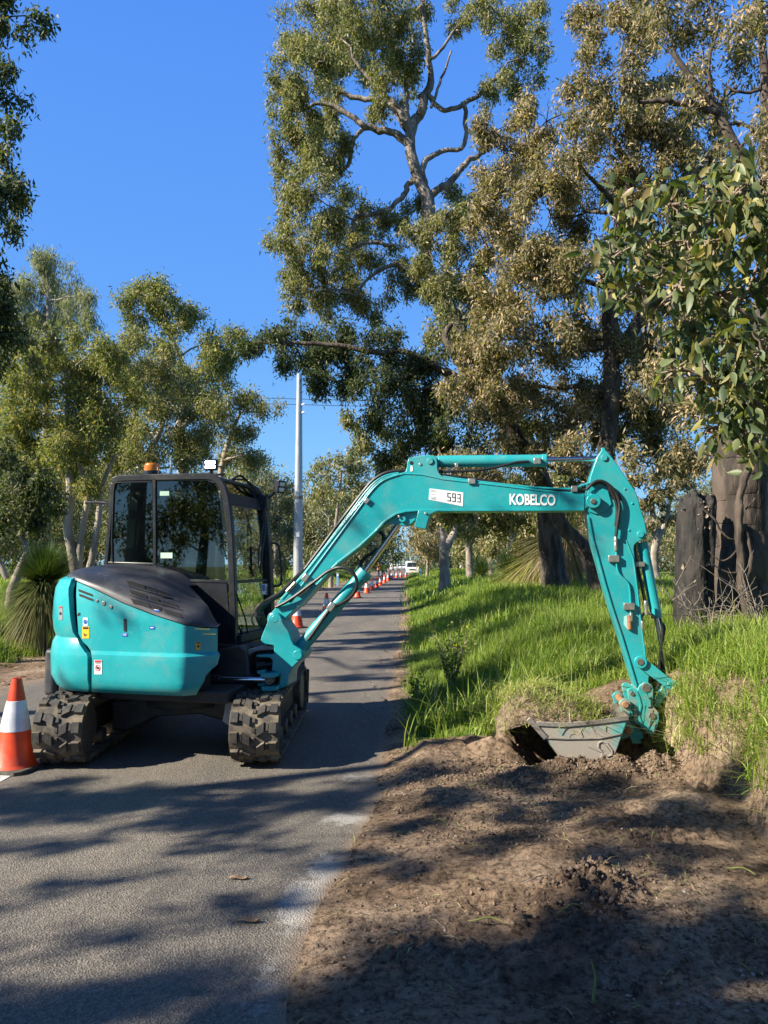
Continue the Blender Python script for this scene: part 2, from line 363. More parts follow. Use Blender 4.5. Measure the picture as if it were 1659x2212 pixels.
# ---- road
RD = bpy.data.materials.new('asphalt'); RD.use_nodes = True
def road_material():
    t = RD.node_tree; N, L = t.nodes, t.links; b = N['Principled BSDF']
    b.inputs['Roughness'].default_value = .82; b.inputs['Specular IOR Level'].default_value = .35
    tc = N.new('ShaderNodeTexCoord')
    def noise(s, d=4, r=.6, st=None):
        n = N.new('ShaderNodeTexNoise'); n.inputs['Scale'].default_value = s; n.inputs['Detail'].default_value = d; n.inputs['Roughness'].default_value = r
        if st:
            mp = N.new('ShaderNodeMapping'); mp.inputs['Scale'].default_value = st; L.new(tc.outputs['Object'], mp.inputs[0]); L.new(mp.outputs[0], n.inputs['Vector'])
        else: L.new(tc.outputs['Object'], n.inputs['Vector'])
        return n
    def ramp(src, stops):
        r = N.new('ShaderNodeValToRGB'); e = r.color_ramp.elements
        e[0].position, e[0].color = stops[0][0], (*stops[0][1], 1); e[1].position, e[1].color = stops[-1][0], (*stops[-1][1], 1)
        for p, c in stops[1:-1]: k = e.new(p); k.color = (*c, 1)
        L.new(src, r.inputs[0]); return r
    def mix(f, a, b_, mode='MIX', fac=None):
        m = N.new('ShaderNodeMix'); m.data_type = 'RGBA'; m.blend_type = mode
        if f is not None: L.new(f, m.inputs[0])
        else: m.inputs[0].default_value = fac
        L.new(a, m.inputs[6])
        if isinstance(b_, tuple): m.inputs[7].default_value = (*b_, 1)
        else: L.new(b_, m.inputs[7])
        return m.outputs[2]
    vo = N.new('ShaderNodeTexVoronoi'); vo.inputs['Scale'].default_value = 110; L.new(tc.outputs['Object'], vo.inputs['Vector'])
    ag = ramp(vo.outputs['Color'], [(.1, (.10, .091, .079)), (.5, (.155, .140, .120)), (.9, (.24, .215, .180))])
    big = noise(.7, 6, .65, (2.0, .5, 1))
    bc = ramp(big.outputs['Fac'], [(.35, (.72, .73, .75)), (.65, (1.12, 1.08, 1.02))])
    c = mix(None, ag.outputs[0], bc.outputs[0], 'MULTIPLY', 1)
    st = noise(.9, 6, .7); sr = ramp(st.outputs['Fac'], [(.63, (0, 0, 0)), (.72, (.5, .5, .5))])
    c = mix(sr.outputs[0], c, (.26, .20, .12))
    at_ = N.new('ShaderNodeAttribute'); at_.attribute_name = 'chalk'
    n5 = noise(14, 8, .8); md = N.new('ShaderNodeMath'); md.operation = 'MULTIPLY_ADD'; md.inputs[1].default_value = 1.25
    L.new(n5.outputs['Fac'], md.inputs[0]); L.new(at_.outputs['Fac'], md.inputs[2])
    cr = ramp(md.outputs[0], [(.82, (0, 0, 0)), (1.4, (.6, .6, .6))])
    c = mix(cr.outputs[0], c, (.44, .42, .385))
    at2 = N.new('ShaderNodeAttribute'); at2.attribute_name = 'dust'
    md2 = N.new('ShaderNodeMath'); md2.operation = 'MULTIPLY_ADD'; md2.inputs[1].default_value = .7
    L.new(n5.outputs['Fac'], md2.inputs[0]); L.new(at2.outputs['Fac'], md2.inputs[2])
    dr = ramp(md2.outputs[0], [(.6, (0, 0, 0)), (1.05, (1, 1, 1))])
    c = mix(dr.outputs[0], c, (.22, .16, .11))
    L.new(c, b.inputs['Base Color'])
    bp = N.new('ShaderNodeBump'); bp.inputs['Strength'].default_value = .8; bp.inputs['Distance'].default_value = .006
    L.new(vo.outputs['Distance'], bp.inputs['Height']); L.new(bp.outputs[0], b.inputs['Normal'])
road_material()
ry = axis([(-40, 1.5, 1.5), (1.5, 9, .05), (9, 30, .3), (30, 120, 2), (120, 520, 10)]); rx = np.linspace(0, 1, 121)
RX = (edge_l(ry) - .25)[None, :] * (1 - rx[:, None]) + (edge_r(ry) + .25)[None, :] * rx[:, None]; RY = np.broadcast_to(ry[None, :], RX.shape)
chalk = np.zeros_like(RX)
for (cx_, cy_, sx_, sy_, a_) in ((-.38, 3.75, .13, .34, .55), (-.3, 4.15, .12, .25, .5), (-.22, 4.95, .22, .14, .45), (-.44, 3.0, .10, .5, .25), (-.2, 5.9, .2, .12, .35), (-2.5, 5.9, .1, .1, .1)):
    chalk = np.maximum(chalk, a_ * np.exp(-(((RX - cx_) / sx_) ** 2 + ((RY - cy_) / sy_) ** 2)))
dust = np.exp(-np.clip(edge_r(RY) - RX + .03, 0, 9) / .10) * .8 + np.exp(-np.clip(RX - edge_l(RY), 0, 9) / .3) * .7
n1, n2 = RX.shape; idx = np.arange(n1 * n2).reshape(n1, n2)
Qr = np.stack([idx[:-1, :-1], idx[1:, :-1], idx[1:, 1:], idx[:-1, 1:]], -1).reshape(-1, 4)
tag(npmesh('road', np.stack([RX, RY, 0 * RX + .0], -1).reshape(-1, 3), Qr, RD, extra={'chalk': chalk.ravel(), 'dust': dust.ravel()}), kind='structure')
LINE = mat('road_paint', (.55, .55, .53), (.25, .25, .24), rough=.7, scale=14, lo=.55, hi=.7)
b = MB(); b.add([(-2.96, 2.0, .004), (-2.86, 2.0, .004), (-2.80, 7.4, .004), (-2.90, 7.4, .004)], [(0, 1, 2, 3)])
tag(b.build('road_marking', LINE, smooth=0), kind='structure')
# ================================================================== EXCAVATOR
PHI = R(12)
EX = root('excavator', (-1.76, 7.05, 0), 'teal compact excavator with grey hood standing on the road, bucket dug into the verge', 'excavator', -PHI)
MU = Vector((math.cos(PHI), -math.sin(PHI), 0)); MV = Vector((math.sin(PHI), math.cos(PHI), 0)); MO = Vector((-1.76, 7.05, 0)); UP = Vector((0, 0, 1))
def W(u, v, z): return MO + MU * u + MV * v + UP * z
def L(px, py, v):
    d = on_plane(px, py, MO + MV * v, MV) - MO; return d.dot(MU), d.z
PB = R(8)
BO = Vector((-.92, 6.62, 0)); BD = Vector((math.cos(PB), -math.sin(PB), 0)); BN = Vector((math.sin(PB), math.cos(PB), 0))
def B(px, py, off=0):
    d = on_plane(px, py, BO + BN * off, BN) - BO; return d.dot(BD), d.z
def BW(s, z, off): return BO + BD * s + BN * off + UP * z
def bpt(p, off=0, real=None):
    s, z = B(p[0], p[1], off); return BW(s, z, off if real is None else real)
def bprism(mb, poly, o0, o1, ref=None):
    q = [B(x, y, o0 if ref is None else ref) for x, y in poly]
    return mb.prism([BW(s, z, o0) for s, z in q], [BW(s, z, o1) for s, z in q])
def lprism(mb, poly, v0, v1, ref=None):
    q = [L(x, y, v0 if ref is None else ref) for x, y in poly]
    return mb.prism([W(s, v0, z) for s, z in q], [W(s, v1, z) for s, z in q])
def band2(q, w):
    """ribbon of width w centred on a 2-D polyline"""
    n = len(q); a = []; c = []
    for i in range(n):
        t = Vector(q[min(i + 1, n - 1)]) - Vector(q[max(i - 1, 0)]); t.normalize(); m = Vector((-t.y, t.x)) * w / 2
        a.append(Vector(q[i]) + m); c.append(Vector(q[i]) - m)
    return a, c
def ribbon(mb, q, w, fn, o0, o1):
    a, c = band2(q, w)
    for i in range(len(q) - 1):
        pol = [a[i], a[i + 1], c[i + 1], c[i]]
        v = [fn(p[0], o0, p[1]) for p in pol] + [fn(p[0], o1, p[1]) for p in pol]
        fs = [(0, 1, 2, 3), (7, 6, 5, 4), (0, 1, 5, 4), (2, 3, 7, 6)]
        if i == 0: fs.append((0, 3, 7, 4))
        if i == len(q) - 2: fs.append((1, 2, 6, 5))
        mb.add(v, fs)
fB = lambda s, o, z: BW(s, z, o)
fL = lambda u, v, z: W(u, v, z)
def sm2(q, k=5):
    return [(p.x, p.y) for p in smoothline([Vector((a, b, 0)) for a, b in q], k)]
# ---------------- upper body shell
out = [(-.45, .84), (-.80, .60), (-.98, .25), (-1.04, -.1), (-1.03, -.40), (-.975, -.62), (-.84, -.80), (-.66, -.915), (-.45, -.955), (-.1, -.975), (.2, -.985), (.36, -.985), (.42, -.975), (.465, -.94), (.54, -.865), (.60, -.795), (.625, -.74)]
OUT = [(p.x, p.y) for p in smoothline([Vector((a, b, 0)) for a, b in out], 10)]
OUT = np.array(OUT); dl = np.r_[0, np.cumsum(np.hypot(*np.diff(OUT, axis=0).T))]; SL = dl[-1]
def op(s):
    return np.array([np.interp(s, dl, OUT[:, 0]), np.interp(s, dl, OUT[:, 1])])
def onrm(s):
    t = op(min(s + .02, SL)) - op(max(s - .02, 0)); t /= np.hypot(*t); return np.array([t[1], -t[0]])
def shell(s, z, inw):
    p = op(s) + onrm(s) * -inw * np.sign(np.dot(onrm(s), op(s)) or 1); return W(p[0], p[1], z)
def inw_door(z):
    return float(np.interp(z, [.55, .60, .65, .86, .885, .90, 1.0, 1.15, 1.3, 1.45, 1.6], [.10, .035, .01, .0, .006, .032, .034, .036, .05, .075, .11]))
def inw_cw(z):
    return float(np.interp(z, [.55, .60, .68, .86, .95, .99, 1.04, 1.15, 1.28, 1.40, 1.47, 1.50], [.09, .04, .0, -.008, .006, .036, .014, .0, .004, .018, .05, .11]))
SS = np.linspace(0, SL, 401); SC = {}
def s_at(px, z, fn):
    # nearest-side samples only (after the silhouette tangent on the left)
    key = (round(z, 3), fn.__name__)
    if key not in SC: SC[key] = np.array([proj(shell(s, z, fn(z)))[0] for s in SS[::2]])
    P = np.interp(SS, SS[::2], SC[key]); k = int(np.argmin(P)); return float(np.interp(px, P[k:], SS[k:]))
def ztop(s):
    z = 1.4
    for _ in range(4):
        p = shell(s, z, inw_door(z)); px, _y = proj(p)
        py = np.interp(px, [150, 164, 205, 266, 330, 398, 440, 480], [1247, 1254, 1272, 1302, 1327, 1349, 1355, 1356]); z = zfor(p.x, p.y, py)
    return z
zA = [(1.50, 163), (1.36, 160), (1.2, 161), (1.03, 164), (.97, 174), (.92, 189), (.86, 193), (.57, 193)]
def sA(z):
    px = float(np.interp(z, [q[0] for q in zA][::-1], [q[1] for q in zA][::-1])); return s_at(px, z, inw_door)
zs = [.57, .585, .60, .63, .68, .74, .80, .86, .875, .885, .895, .905, .95, 1.0, 1.05, 1.1, 1.15, 1.2, 1.25, 1.3, 1.35, 1.4, 1.44, 1.47, 1.49, 1.50]
b = MB(); V = []; n = 26
for z in zs:
    e = sA(z) - .012
    for i in range(n): V.append(shell(e * i / (n - 1), z, inw_cw(z)))
    V.append(shell(e, z, inw_cw(z) + .05))
n += 1
Fc = [(j * n + i, j * n + i + 1, (j + 1) * n + i + 1, (j + 1) * n + i) for j in range(len(zs) - 1) for i in range(n - 1)]
k0 = len(V); V.append(W(-.3, 0, .57)); V.append(W(-.3, 0, 1.50)); m_ = (len(zs) - 1) * n
Fc += [(i, i + 1, k0) for i in range(n - 1)] + [(m_ + i, m_ + i + 1, k0 + 1) for i in range(n - 1)]
b.add(V, Fc); CWT = b.build('counterweight', TEAL, EX, smooth=32)
b = MB(); V = []; n = 56; rows = 26
for j in range(rows):
    for i in range(n):
        t = i / (n - 1); s1 = SL - .02
        z = 1.3
        for _ in range(3):
            s = (sA(z) + .004) * (1 - t) + s1 * t; zt = ztop(s); s1 = min(SL - .005, s_at(float(np.interp(z, [.57, .62, .68, .74, .80, .86, .90, .94], [424, 430, 441, 446, 470, 474, 480, 520])), z, inw_door)); zz = np.interp(j / (rows - 1), [0, .04, .3, .33, .36, 1], [.57, .60, .865, .885, .905, zt - .006]); z = float(zz)
        V.append(shell(s, z, inw_door(z) + (.05 if i in (0,) else 0)))
Fc = [(j * n + i, j * n + i + 1, (j + 1) * n + i + 1, (j + 1) * n + i) for j in range(rows - 1) for i in range(n - 1)]
b.add(V, Fc); 
DOOR = b.build('side_panel', TEAL, EX, smooth=32)
# inner dark core so no gap shows daylight
b = MB(); q = []
for i in range(40):
    s = SL * i / 39; p = op(s); nn = onrm(s); p = p + nn * -.11 * np.sign(np.dot(nn, p)); q.append(p)
b.prism([W(p[0], p[1], .60) for p in q], [W(p[0], p[1], 1.30 if p[0] < -.4 else 1.15) for p in q]); b.build('engine_bay_core', HOLE, EX, smooth=0)
# hood
def zspine(u, v):
    w_ = W(u, v, 0); z = 1.5
    for _ in range(3):
        px, _y = proj(W(u, v, z))
        z = zfor(w_.x, w_.y, float(np.interp(px, [150, 160, 175, 198, 254, 322, 370, 414, 450, 470, 485], [1250, 1240, 1226, 1219, 1219, 1224, 1238, 1270, 1310, 1350, 1358])))
    return z
b = MB(); V = []; n = 50; rows = 16
s0 = s_at(150, 1.5, inw_cw); S0 = [s0 * .35 + (SL - s0 * .35) * i / (n - 1) for i in range(n)]
for s in S0:
    zt = max(ztop(s), 1.0) if s > s0 else 1.49
    p0 = op(s); nn = onrm(s); p0 = p0 - nn * inw_door(min(zt, 1.5)) * np.sign(np.dot(nn, p0)) * (1 if s > s0 else 1) if s > s0 else p0 - nn * .17 * np.sign(np.dot(nn, p0))
    us = float(np.clip(p0[0] * .84, -.72, .6)); f_ = float(np.clip((p0[0] - .15) / .45, 0, 1)) ** 1.6; vs_ = -.22 * (1 - f_) + (p0[1] + .10) * f_; us = us * (1 - f_) + (p0[0] - .02) * f_; zsp = zspine(us, vs_)
    for j in range(rows):
        a = j / (rows - 1) * math.pi / 2
        w_ = 1 - math.cos(a) ** 1.15; q = p0 * (1 - w_) + np.array([us, vs_]) * w_
        V.append(W(q[0], q[1], zt + (max(zsp, zt + .02) - zt) * math.sin(a) ** .92))
Fc = [(i * rows + j, (i + 1) * rows + j, (i + 1) * rows + j + 1, i * rows + j + 1) for i in range(n - 1) for j in range(rows - 1)]
b.add(V, Fc)
# flat part of the hood running back under the cab
V2 = [V[i * rows + rows - 1] for i in range(n)]; k = len(b.v); base = [i * rows + rows - 1 for i in range(n)]
b.v += [p + MV * .25 for p in V2]; b.f += [(base[i], base[i + 1], k + i + 1, k + i) for i in range(n - 12)]
HD = b.build('engine_hood', HOOD, EX, smooth=50)
# ---------------- decal projector: thin plates hugging a surface that is already built
def bvh_of(o):
    M = WMI[o.name].inverted(); me = o.data
    return BVHTree.FromPolygons([M @ v.co for v in me.vertices], [tuple(p.vertices) for p in me.polygons])
BV = {}
def hug(px, py, o, lift):
    if o.name not in BV: BV[o.name] = bvh_of(o)
    r = ray(px, py).normalized(); h = BV[o.name].ray_cast(Vector((0, 0, CAMH)), r)
    if h[0] is None: return None
    nrm = h[1] if h[1].dot(r) < 0 else -h[1]
    return h[0] + nrm * lift
def decal(mb, poly, o, lift=.004, cuts=4):
    """quad poly (4 display pixels) bent over surface o, with real thickness"""
    g = []
    for i in range(cuts + 1):
        for j in range(cuts + 1):
            a, c = i / cuts, j / cuts
            x = (poly[0][0] * (1 - a) + poly[1][0] * a) * (1 - c) + (poly[3][0] * (1 - a) + poly[2][0] * a) * c
            y = (poly[0][1] * (1 - a) + poly[1][1] * a) * (1 - c) + (poly[3][1] * (1 - a) + poly[2][1] * a) * c
            p = hug(x, y, o, lift)
            if p is None: return
            g.append(p)
    m = cuts + 1
    mb.add(g, [(i * m + j, (i + 1) * m + j, (i + 1) * m + j + 1, i * m + j + 1) for i in range(cuts) for j in range(cuts)])
def rect(x0, y0, x1, y1, sl=0): return [(x0, y0), (x1, y0 + sl), (x1, y1 + sl), (x0, y1)]
# hood vents
b = MB()
for q in ([(516, 731), (612, 759), (619, 785), (529, 758)], [(628, 770), (672, 783), (684, 806), (634, 790)], [(690, 792), (738, 808), (764, 832), (700, 818)],
          [(530, 780), (622, 808), (630, 830), (542, 802)], [(640, 815), (688, 830), (695, 853), (646, 838)], [(705, 838), (785, 862), (800, 884), (712, 862)],
          [(540, 828), (636, 856), (650, 880), (556, 854)], [(650, 862), (700, 874), (706, 895), (662, 884)], [(715, 885), (810, 912), (820, 934), (730, 908)]):
    decal(b, Z1(q), HD, .006, 3)
b.build('hood_vent', HOLE, EX, smooth=30)
b = MB()
for q in ([(523, 728), (738, 797), (740, 803), (522, 733)], [(520, 758), (800, 838), (802, 842), (520, 763)], [(528, 806), (815, 889), (816, 894), (530, 811)]):
    decal(b, Z1(q), HD, .010, 8)
b.build('vent_rib', HOOD, EX, smooth=30)
b = MB()
for i, (x, y) in enumerate([(258, 775), (298, 790), (262, 800), (300, 815)]): decal(b, Z1([(x, y), (x + 36, y + 13), (x + 42, y + 28), (x + 2, y + 14)]), DOOR, .003, 2)
for i in range(5): decal(b, Z1([(256, 905 + i * 23), (268, 902 + i * 23), (268, 917 + i * 23), (252, 922 + i * 23)]), DOOR, .003, 1)
decal(b, Z1([(503, 935), (518, 937), (518, 1005), (503, 1003)]), DOOR, .004, 2)
b.build('side_louvre', HOLE, EX, smooth=30)
b = MB()
for (x, y, r_) in ((395, 853, 11), (435, 872, 9), (360, 840, 7)):
    c = Z1([(x, y)])[0]; p = hug(c[0], c[1], DOOR, 0); q = hug(c[0] + 2, c[1], DOOR, 0)
    b.cyl(p + MV * .005, p - MV * .008, .0016 * r_, 14)
b.build('panel_bolt', ZINC, EX, bevel=.002)
# stickers
def sticker(x0, y0, x1, y1, base, marks, o=DOOR, sl=0):
    b = MB(); decal(b, Z1(rect(x0, y0, x1, y1, sl)), o, .003, 3); s = b.build('sticker', base, EX)
    for m_, *qs in marks:
        b = MB()
        for q in qs: decal(b, Z1(q), o, .005, 2)
        b.build('sticker_print', m_, s)
    return s
def ring(cx, cy, r0, r1, n=14):
    return [[(cx + r1 * math.cos(a), cy + r1 * 1.3 * math.sin(a)), (cx + r1 * math.cos(c), cy + r1 * 1.3 * math.sin(c)), (cx + r0 * math.cos(c), cy + r0 * 1.3 * math.sin(c)), (cx + r0 * math.cos(a), cy + r0 * 1.3 * math.sin(a))]
            for a, c in [(2 * math.pi * k / n, 2 * math.pi * (k + 1) / n) for k in range(n)]]
sticker(344, 1158, 385, 1236, WHITE, [(RED, rect(347, 1160, 382, 1169), *ring(364, 1201, 11, 14), [(354, 1188), (357, 1186), (375, 1214), (372, 1217)]), (INK, rect(349, 1172, 380, 1176), rect(357, 1196, 371, 1206))])
sticker(283, 930, 308, 974, WHITE, [(BLUE, *ring(296, 952, 7, 10), rect(292, 945, 300, 960))])
sticker(279, 978, 317, 1042, YEL, [(INK, rect(284, 981, 313, 991), [(287, 1012), (290, 1012), (296, 1030), (291, 1030)], [(294, 1022), (306, 1018), (306, 1023), (294, 1028)])])
sticker(892, 1061, 915, 1103, YEL, [(INK, rect(895, 1063, 912, 1070), rect(898, 1078, 909, 1092))])
sticker(495, 1013, 524, 1032, BLUE, [(WHITE, rect(499, 1017, 520, 1020), rect(501, 1024, 518, 1026))])
sticker(640, 976, 670, 993, BLUE, [(WHITE, rect(646, 982, 664, 986))])
sticker(664, 880, 696, 896, BLUE, [(WHITE, rect(668, 885, 692, 890, 2))], HD, 3)
sticker(153, 868, 173, 943, PLATE, [(RED, rect(155, 870, 171, 877)), (INK, *ring(163, 908, 4, 6), rect(160, 900, 167, 915))], CWT)
b = MB(); decal(b, Z1([(885, 985), (967, 990), (967, 997), (885, 994)]), DOOR, .003, 3); decal(b, Z1([(930, 1015), (998, 1016), (998, 1022), (930, 1021)]), DOOR, .003, 3); b.build('maker_mark', CHROME, EX)
# rear bumper block
b = MB(); b.box(W(-.965, -.44, .68), (.12, .46, .40), Matrix.Rotation(-PHI, 3, 'Z')); b.build('rear_bumper', CHARC, EX, bevel=.04, seg=4)
# ---------------- platform, turntable, skirts
Rm = Matrix.Rotation(-PHI, 3, 'Z')
b = MB(); b.box(W(-.05, -.05, .545), (1.5, 1.45, .10), Rm); b.box(W(.50, -.0, .70), (.42, .30, .38), Rm); b.box(W(.3, .35, .68), (.9, .85, .22), Rm); b.build('platform', DARK, EX, bevel=.015)
b = MB(); b.cyl(W(0, 0, .36), W(0, 0, .5), .42, 40); b.build('turntable', DARK, EX, bevel=.01)
b = MB(); lprism(b, Z1([(1015, 1102), (1120, 1084), (1165, 1112), (1176, 1180), (1178, 1235), (1205, 1262), (1000, 1262), (940, 1290), (930, 1262), (1010, 1200)]), -.30, -.12); b.build('front_skirt', CHARC, EX, bevel=.012)
b = MB(); lprism(b, Z1([(1160, 1115), (1185, 1098), (1230, 1085), (1325, 1078), (1325, 1104), (1235, 1108), (1190, 1122), (1172, 1146)]), -.26, .5, ref=-.26); b.build('floor_step', PLATE, EX, bevel=.008)
b = MB(); lprism(b, Z1([(1170, 1150), (1320, 1110), (1320, 1250), (1180, 1250)]), .0, .1); b.build('lower_shield', HOLE, EX)
# swing cylinder
b = MB(); b.tube([bpt(Z1([(900, 1264)])[0], -.12), bpt(Z1([(1018, 1263)])[0], -.12)], .036, 16); b.tube([bpt(Z1([(985, 1264)])[0], -.12), bpt(Z1([(1022, 1263)])[0], -.12)], .041, 16); b.build('swing_cylinder', DARK, EX)
b = MB(); b.tube([bpt(Z1([(1015, 1263)])[0], -.12), bpt(Z1([(1278, 1265)])[0], -.12)], .0245, 16); b.build('swing_rod', CHROME, EX)
b = MB(); c = bpt(Z1([(1290, 1267)])[0], -.12); b.cyl(c - BN * .03, c + BN * .05, .036, 16); b.cyl(c - BN * .045, c - BN * .02, .016, 8); b.build('rod_end', CAST, EX, bevel=.003)
# ---------------- cab
V0, V1 = -.05, .92
prof = [L(x, y, V0) for x, y in Z1([(402, 660), (415, 520), (428, 380), (434, 250), (441, 200), (462, 180), (560, 174), (700, 171), (850, 168), (950, 167), (990, 176), (1022, 205), (1043, 255), (1058, 330), (1072, 480), (1080, 640), (1086, 800), (1090, 950), (1092, 1100)])]
frP = prof[12:]
CABF = MB()
for v in (V0, V1 - .05):
    ribbon(CABF, sm2(prof[:5], 3), .042, fL, v, v + .05); ribbon(CABF, sm2(prof[4:], 3), .062, fL, v, v + .05)
ua, za = prof[9]; ub, zb_ = prof[5]
def crossbar(p, h=.05, wd=.05): CABF.box(W(p[0], (V0 + V1) / 2, p[1]), (wd, V1 - V0 - .02, h), Rm)
crossbar(prof[0]); crossbar(prof[18], .08, .06)
# waist bar of the side frame and the sill
zw = [L(x, y, V0) for x, y in Z1([(1060, 735), (1085, 735)])]
q = [L(x, y, V0) for x, y in Z1([(402, 634), (660, 642), (690, 668), (850, 732), (1088, 738)])]; ribbon(CABF, q, .03, fL, V0 + .004, V0 + .046)
CAB = CABF.build('cab_frame', FRAME, EX, bevel=.008)
b = MB()
rf = [prof[4], (prof[5][0] + .01, prof[5][1] + .012)] + [(p[0], p[1] + .012) for p in prof[6:10]] + [prof[10]]
ctr = [(p[0], p[1] - .05) for p in reversed(rf)]
pol = [(p[0], p[1] + .015) for p in rf] + ctr
b.prism([W(u, V0 + .01, z) for u, z in pol], [W(u, V1 - .01, z) for u, z in pol])
b.build('roof', FRAME, EX, bevel=.012)
# sloping visor with roof light
vz = [prof[10], prof[11], prof[12]]
b = MB()
for (a, c) in ((V0 + .03, V0 + .14), (V1 - .16, V1 - .03)):
    for i in range(2):
        p, q = vz[i], vz[i + 1]
        b.prism([W(p[0], a, p[1] + .005), W(q[0], a, q[1] + .005), W(q[0], c, q[1] + .005), W(p[0], c, p[1] + .005)], [W(p[0] - .03, a, p[1] - .02), W(q[0] - .03, a, q[1] - .02), W(q[0] - .03, c, q[1] - .02), W(p[0] - .03, c, p[1] - .02)])
p, q = prof[12], prof[13]
b.prism([W(p[0] + .012, V0 + .02, p[1] + .01), W(q[0] + .012, V0 + .02, q[1] + .02), W(q[0] + .012, V1 - .02, q[1] + .02), W(p[0] + .012, V1 - .02, p[1] + .01)], [W(p[0] - .03, V0 + .02, p[1] + .01), W(q[0] - .03, V0 + .02, q[1] + .02), W(q[0] - .03, V1 - .02, q[1] + .02), W(p[0] - .03, V1 - .02, p[1] + .01)])
b.box(W(prof[10][0], .435, prof[10][1]), (.04, .93, .03), Rm)
b.build('visor', FRAME, EX, bevel=.006)
b = MB(); p, q = vz[0], vz[2]; b.prism([W(p[0], V0 + .13, p[1]), W(q[0], V0 + .13, q[1]), W(q[0], V1 - .15, q[1]), W(p[0], V1 - .15, p[1])], [W(p[0] - .005, V0 + .13, p[1] - .004), W(q[0] - .005, V0 + .13, q[1] - .004), W(q[0] - .005, V1 - .15, q[1] - .004), W(p[0] - .005, V1 - .15, p[1] - .004)]); b.build('roof_window', GL_SIDE, EX, smooth=0)
b = MB(); lprism(b, Z1([(432, 640), (662, 644), (690, 668), (850, 733), (1058, 737), (1086, 1100), (560, 1100), (432, 900)]), V0 + .008, V0 + .03); b.build('cab_side_panel', FRAME, EX, bevel=.004)
# front post (far side), windscreen bars
b = MB()
q = sm2(frP, 3); ribbon(b, q, .085, fL, V1 - .09, V1 + .01); ribbon(b, q, .05, fL, V0 + .04, V0 + .075)
p = prof[15]; zbar = L(*Z1([(1090, 738)])[0], V0)[1]; ubar = float(np.interp(zbar, [k[1] for k in frP][::-1], [k[0] for k in frP][::-1])); b.box(W(ubar, .435, zbar), (.035, .93, .03), Rm)
b.box(W(prof[18][0] - .02, .435, prof[18][1] + .11), (.05, .95, .05), Rm)
b.build('windscreen_frame', FRAME, EX, bevel=.005)
def uf(z): return float(np.interp(z, [k[1] for k in frP][::-1], [k[0] for k in frP][::-1]))
def pane(name, z0, z1, du, va, vb, m, n=6):
    b = MB(); V = []
    for i in range(n + 1):
        z = z0 + (z1 - z0) * i / n
        V += [W(uf(z) + du, va, z), W(uf(z) + du, vb, z)]
    k = len(V); V += [p - MU * .005 for p in V]
    f = [(2 * i, 2 * i + 1, 2 * i + 3, 2 * i + 2) for i in range(n)]; f += [tuple(k + j for j in q) for q in f]
    b.add(V, f); return b.build(name, m, EX, smooth=60)
ztp = prof[13][1]; zlo = prof[18][1] + .13
pane('upper_windscreen', zbar + .014, ztp, -.005, V0 + .04, V1 - .05, GL_FRONT); pane('lower_windscreen', zlo, zbar - .014, -.005, V0 + .04, V1 - .05, GL_FRONT)
b = MB()
ws = Z1([(1262, 320), (1268, 500), (1262, 640), (1250, 700), (1240, 640), (1228, 600), (1252, 560), (1250, 420)])
# side glass
def lpane(name, poly, v, m, t=.006):
    b = MB(); lprism(b, Z1(poly), v, v + t); return b.build(name, m, EX, smooth=0)
lpane('rear_side_window', [(447, 215), (455, 203), (655, 197), (662, 632), (432, 627)], V0 + .012, GL_SIDE)
lpane('front_side_window', [(674, 190), (930, 182), (985, 196), (1010, 235), (1020, 300), (1040, 500), (1052, 722), (850, 722), (690, 655), (676, 640)], V0 + .018, GL_SIDE)
b = MB(); ribbon(b, [L(x, y, V0) for x, y in Z1([(665, 180), (668, 640)])], .028, fL, V0, V0 + .04)
ribbon(b, [L(x, y, V0) for x, y in Z1([(440, 628), (437, 500), (446, 250), (452, 208), (462, 200), (655, 195)])], .012, fL, V0 - .004, V0 + .02)
b.build('window_trim', FRAME, EX, bevel=.002)
b = MB(); u0, z0_ = prof[3]; u1, z1_ = prof[0]
b.add([W(u0 + .03, V0 + .06, z0_), W(u0 + .03, V1 - .06, z0_), W(u1 + .03, V1 - .06, z1_), W(u1 + .03, V0 + .06, z1_)], [(0, 1, 2, 3)]); b.build('rear_window', GL_SIDE, EX, smooth=0)
b = MB(); q = [(prof[0][0] + .3, prof[0][1]), (prof[4][0] + .25, prof[4][1] - .03), (prof[9][0], prof[9][1] - .05), (uf(1.6) - .05, 1.6), (uf(1.05) - .05, 1.0), (prof[0][0] + .5, 1.0)]
b.add([W(u, V1 - .02, z) for u, z in q], [tuple(range(6))]); b.build('door_glass', GL_FRONT, EX, smooth=0)
b = MB(); ribbon(b, [(prof[0][0] + .3, .8), (prof[4][0] + .26, 2.3)], .05, fL, V1 - .05, V1 - .01); ribbon(b, [(uf(.95) - .05, .95), (prof[0][0] + .3, .95)], .06, fL, V1 - .05, V1 - .01)
ribbon(b, [(prof[0][0] + .15, .9), (prof[4][0] + .13, 2.3)], .3, fL, V1 - .05, V1 - .02); b.build('cab_door', FRAME, EX, bevel=.004)
for x0, y0, x1, y1 in ((697, 247, 747, 271), (701, 579, 765, 609)):
    lpane('window_label', rect(x0, y0, x1, y1), V0 + .010, PALEG, .003)
s = lpane('notice', rect(1246, 745, 1298, 805), -.0, WHITE, .003) if False else None
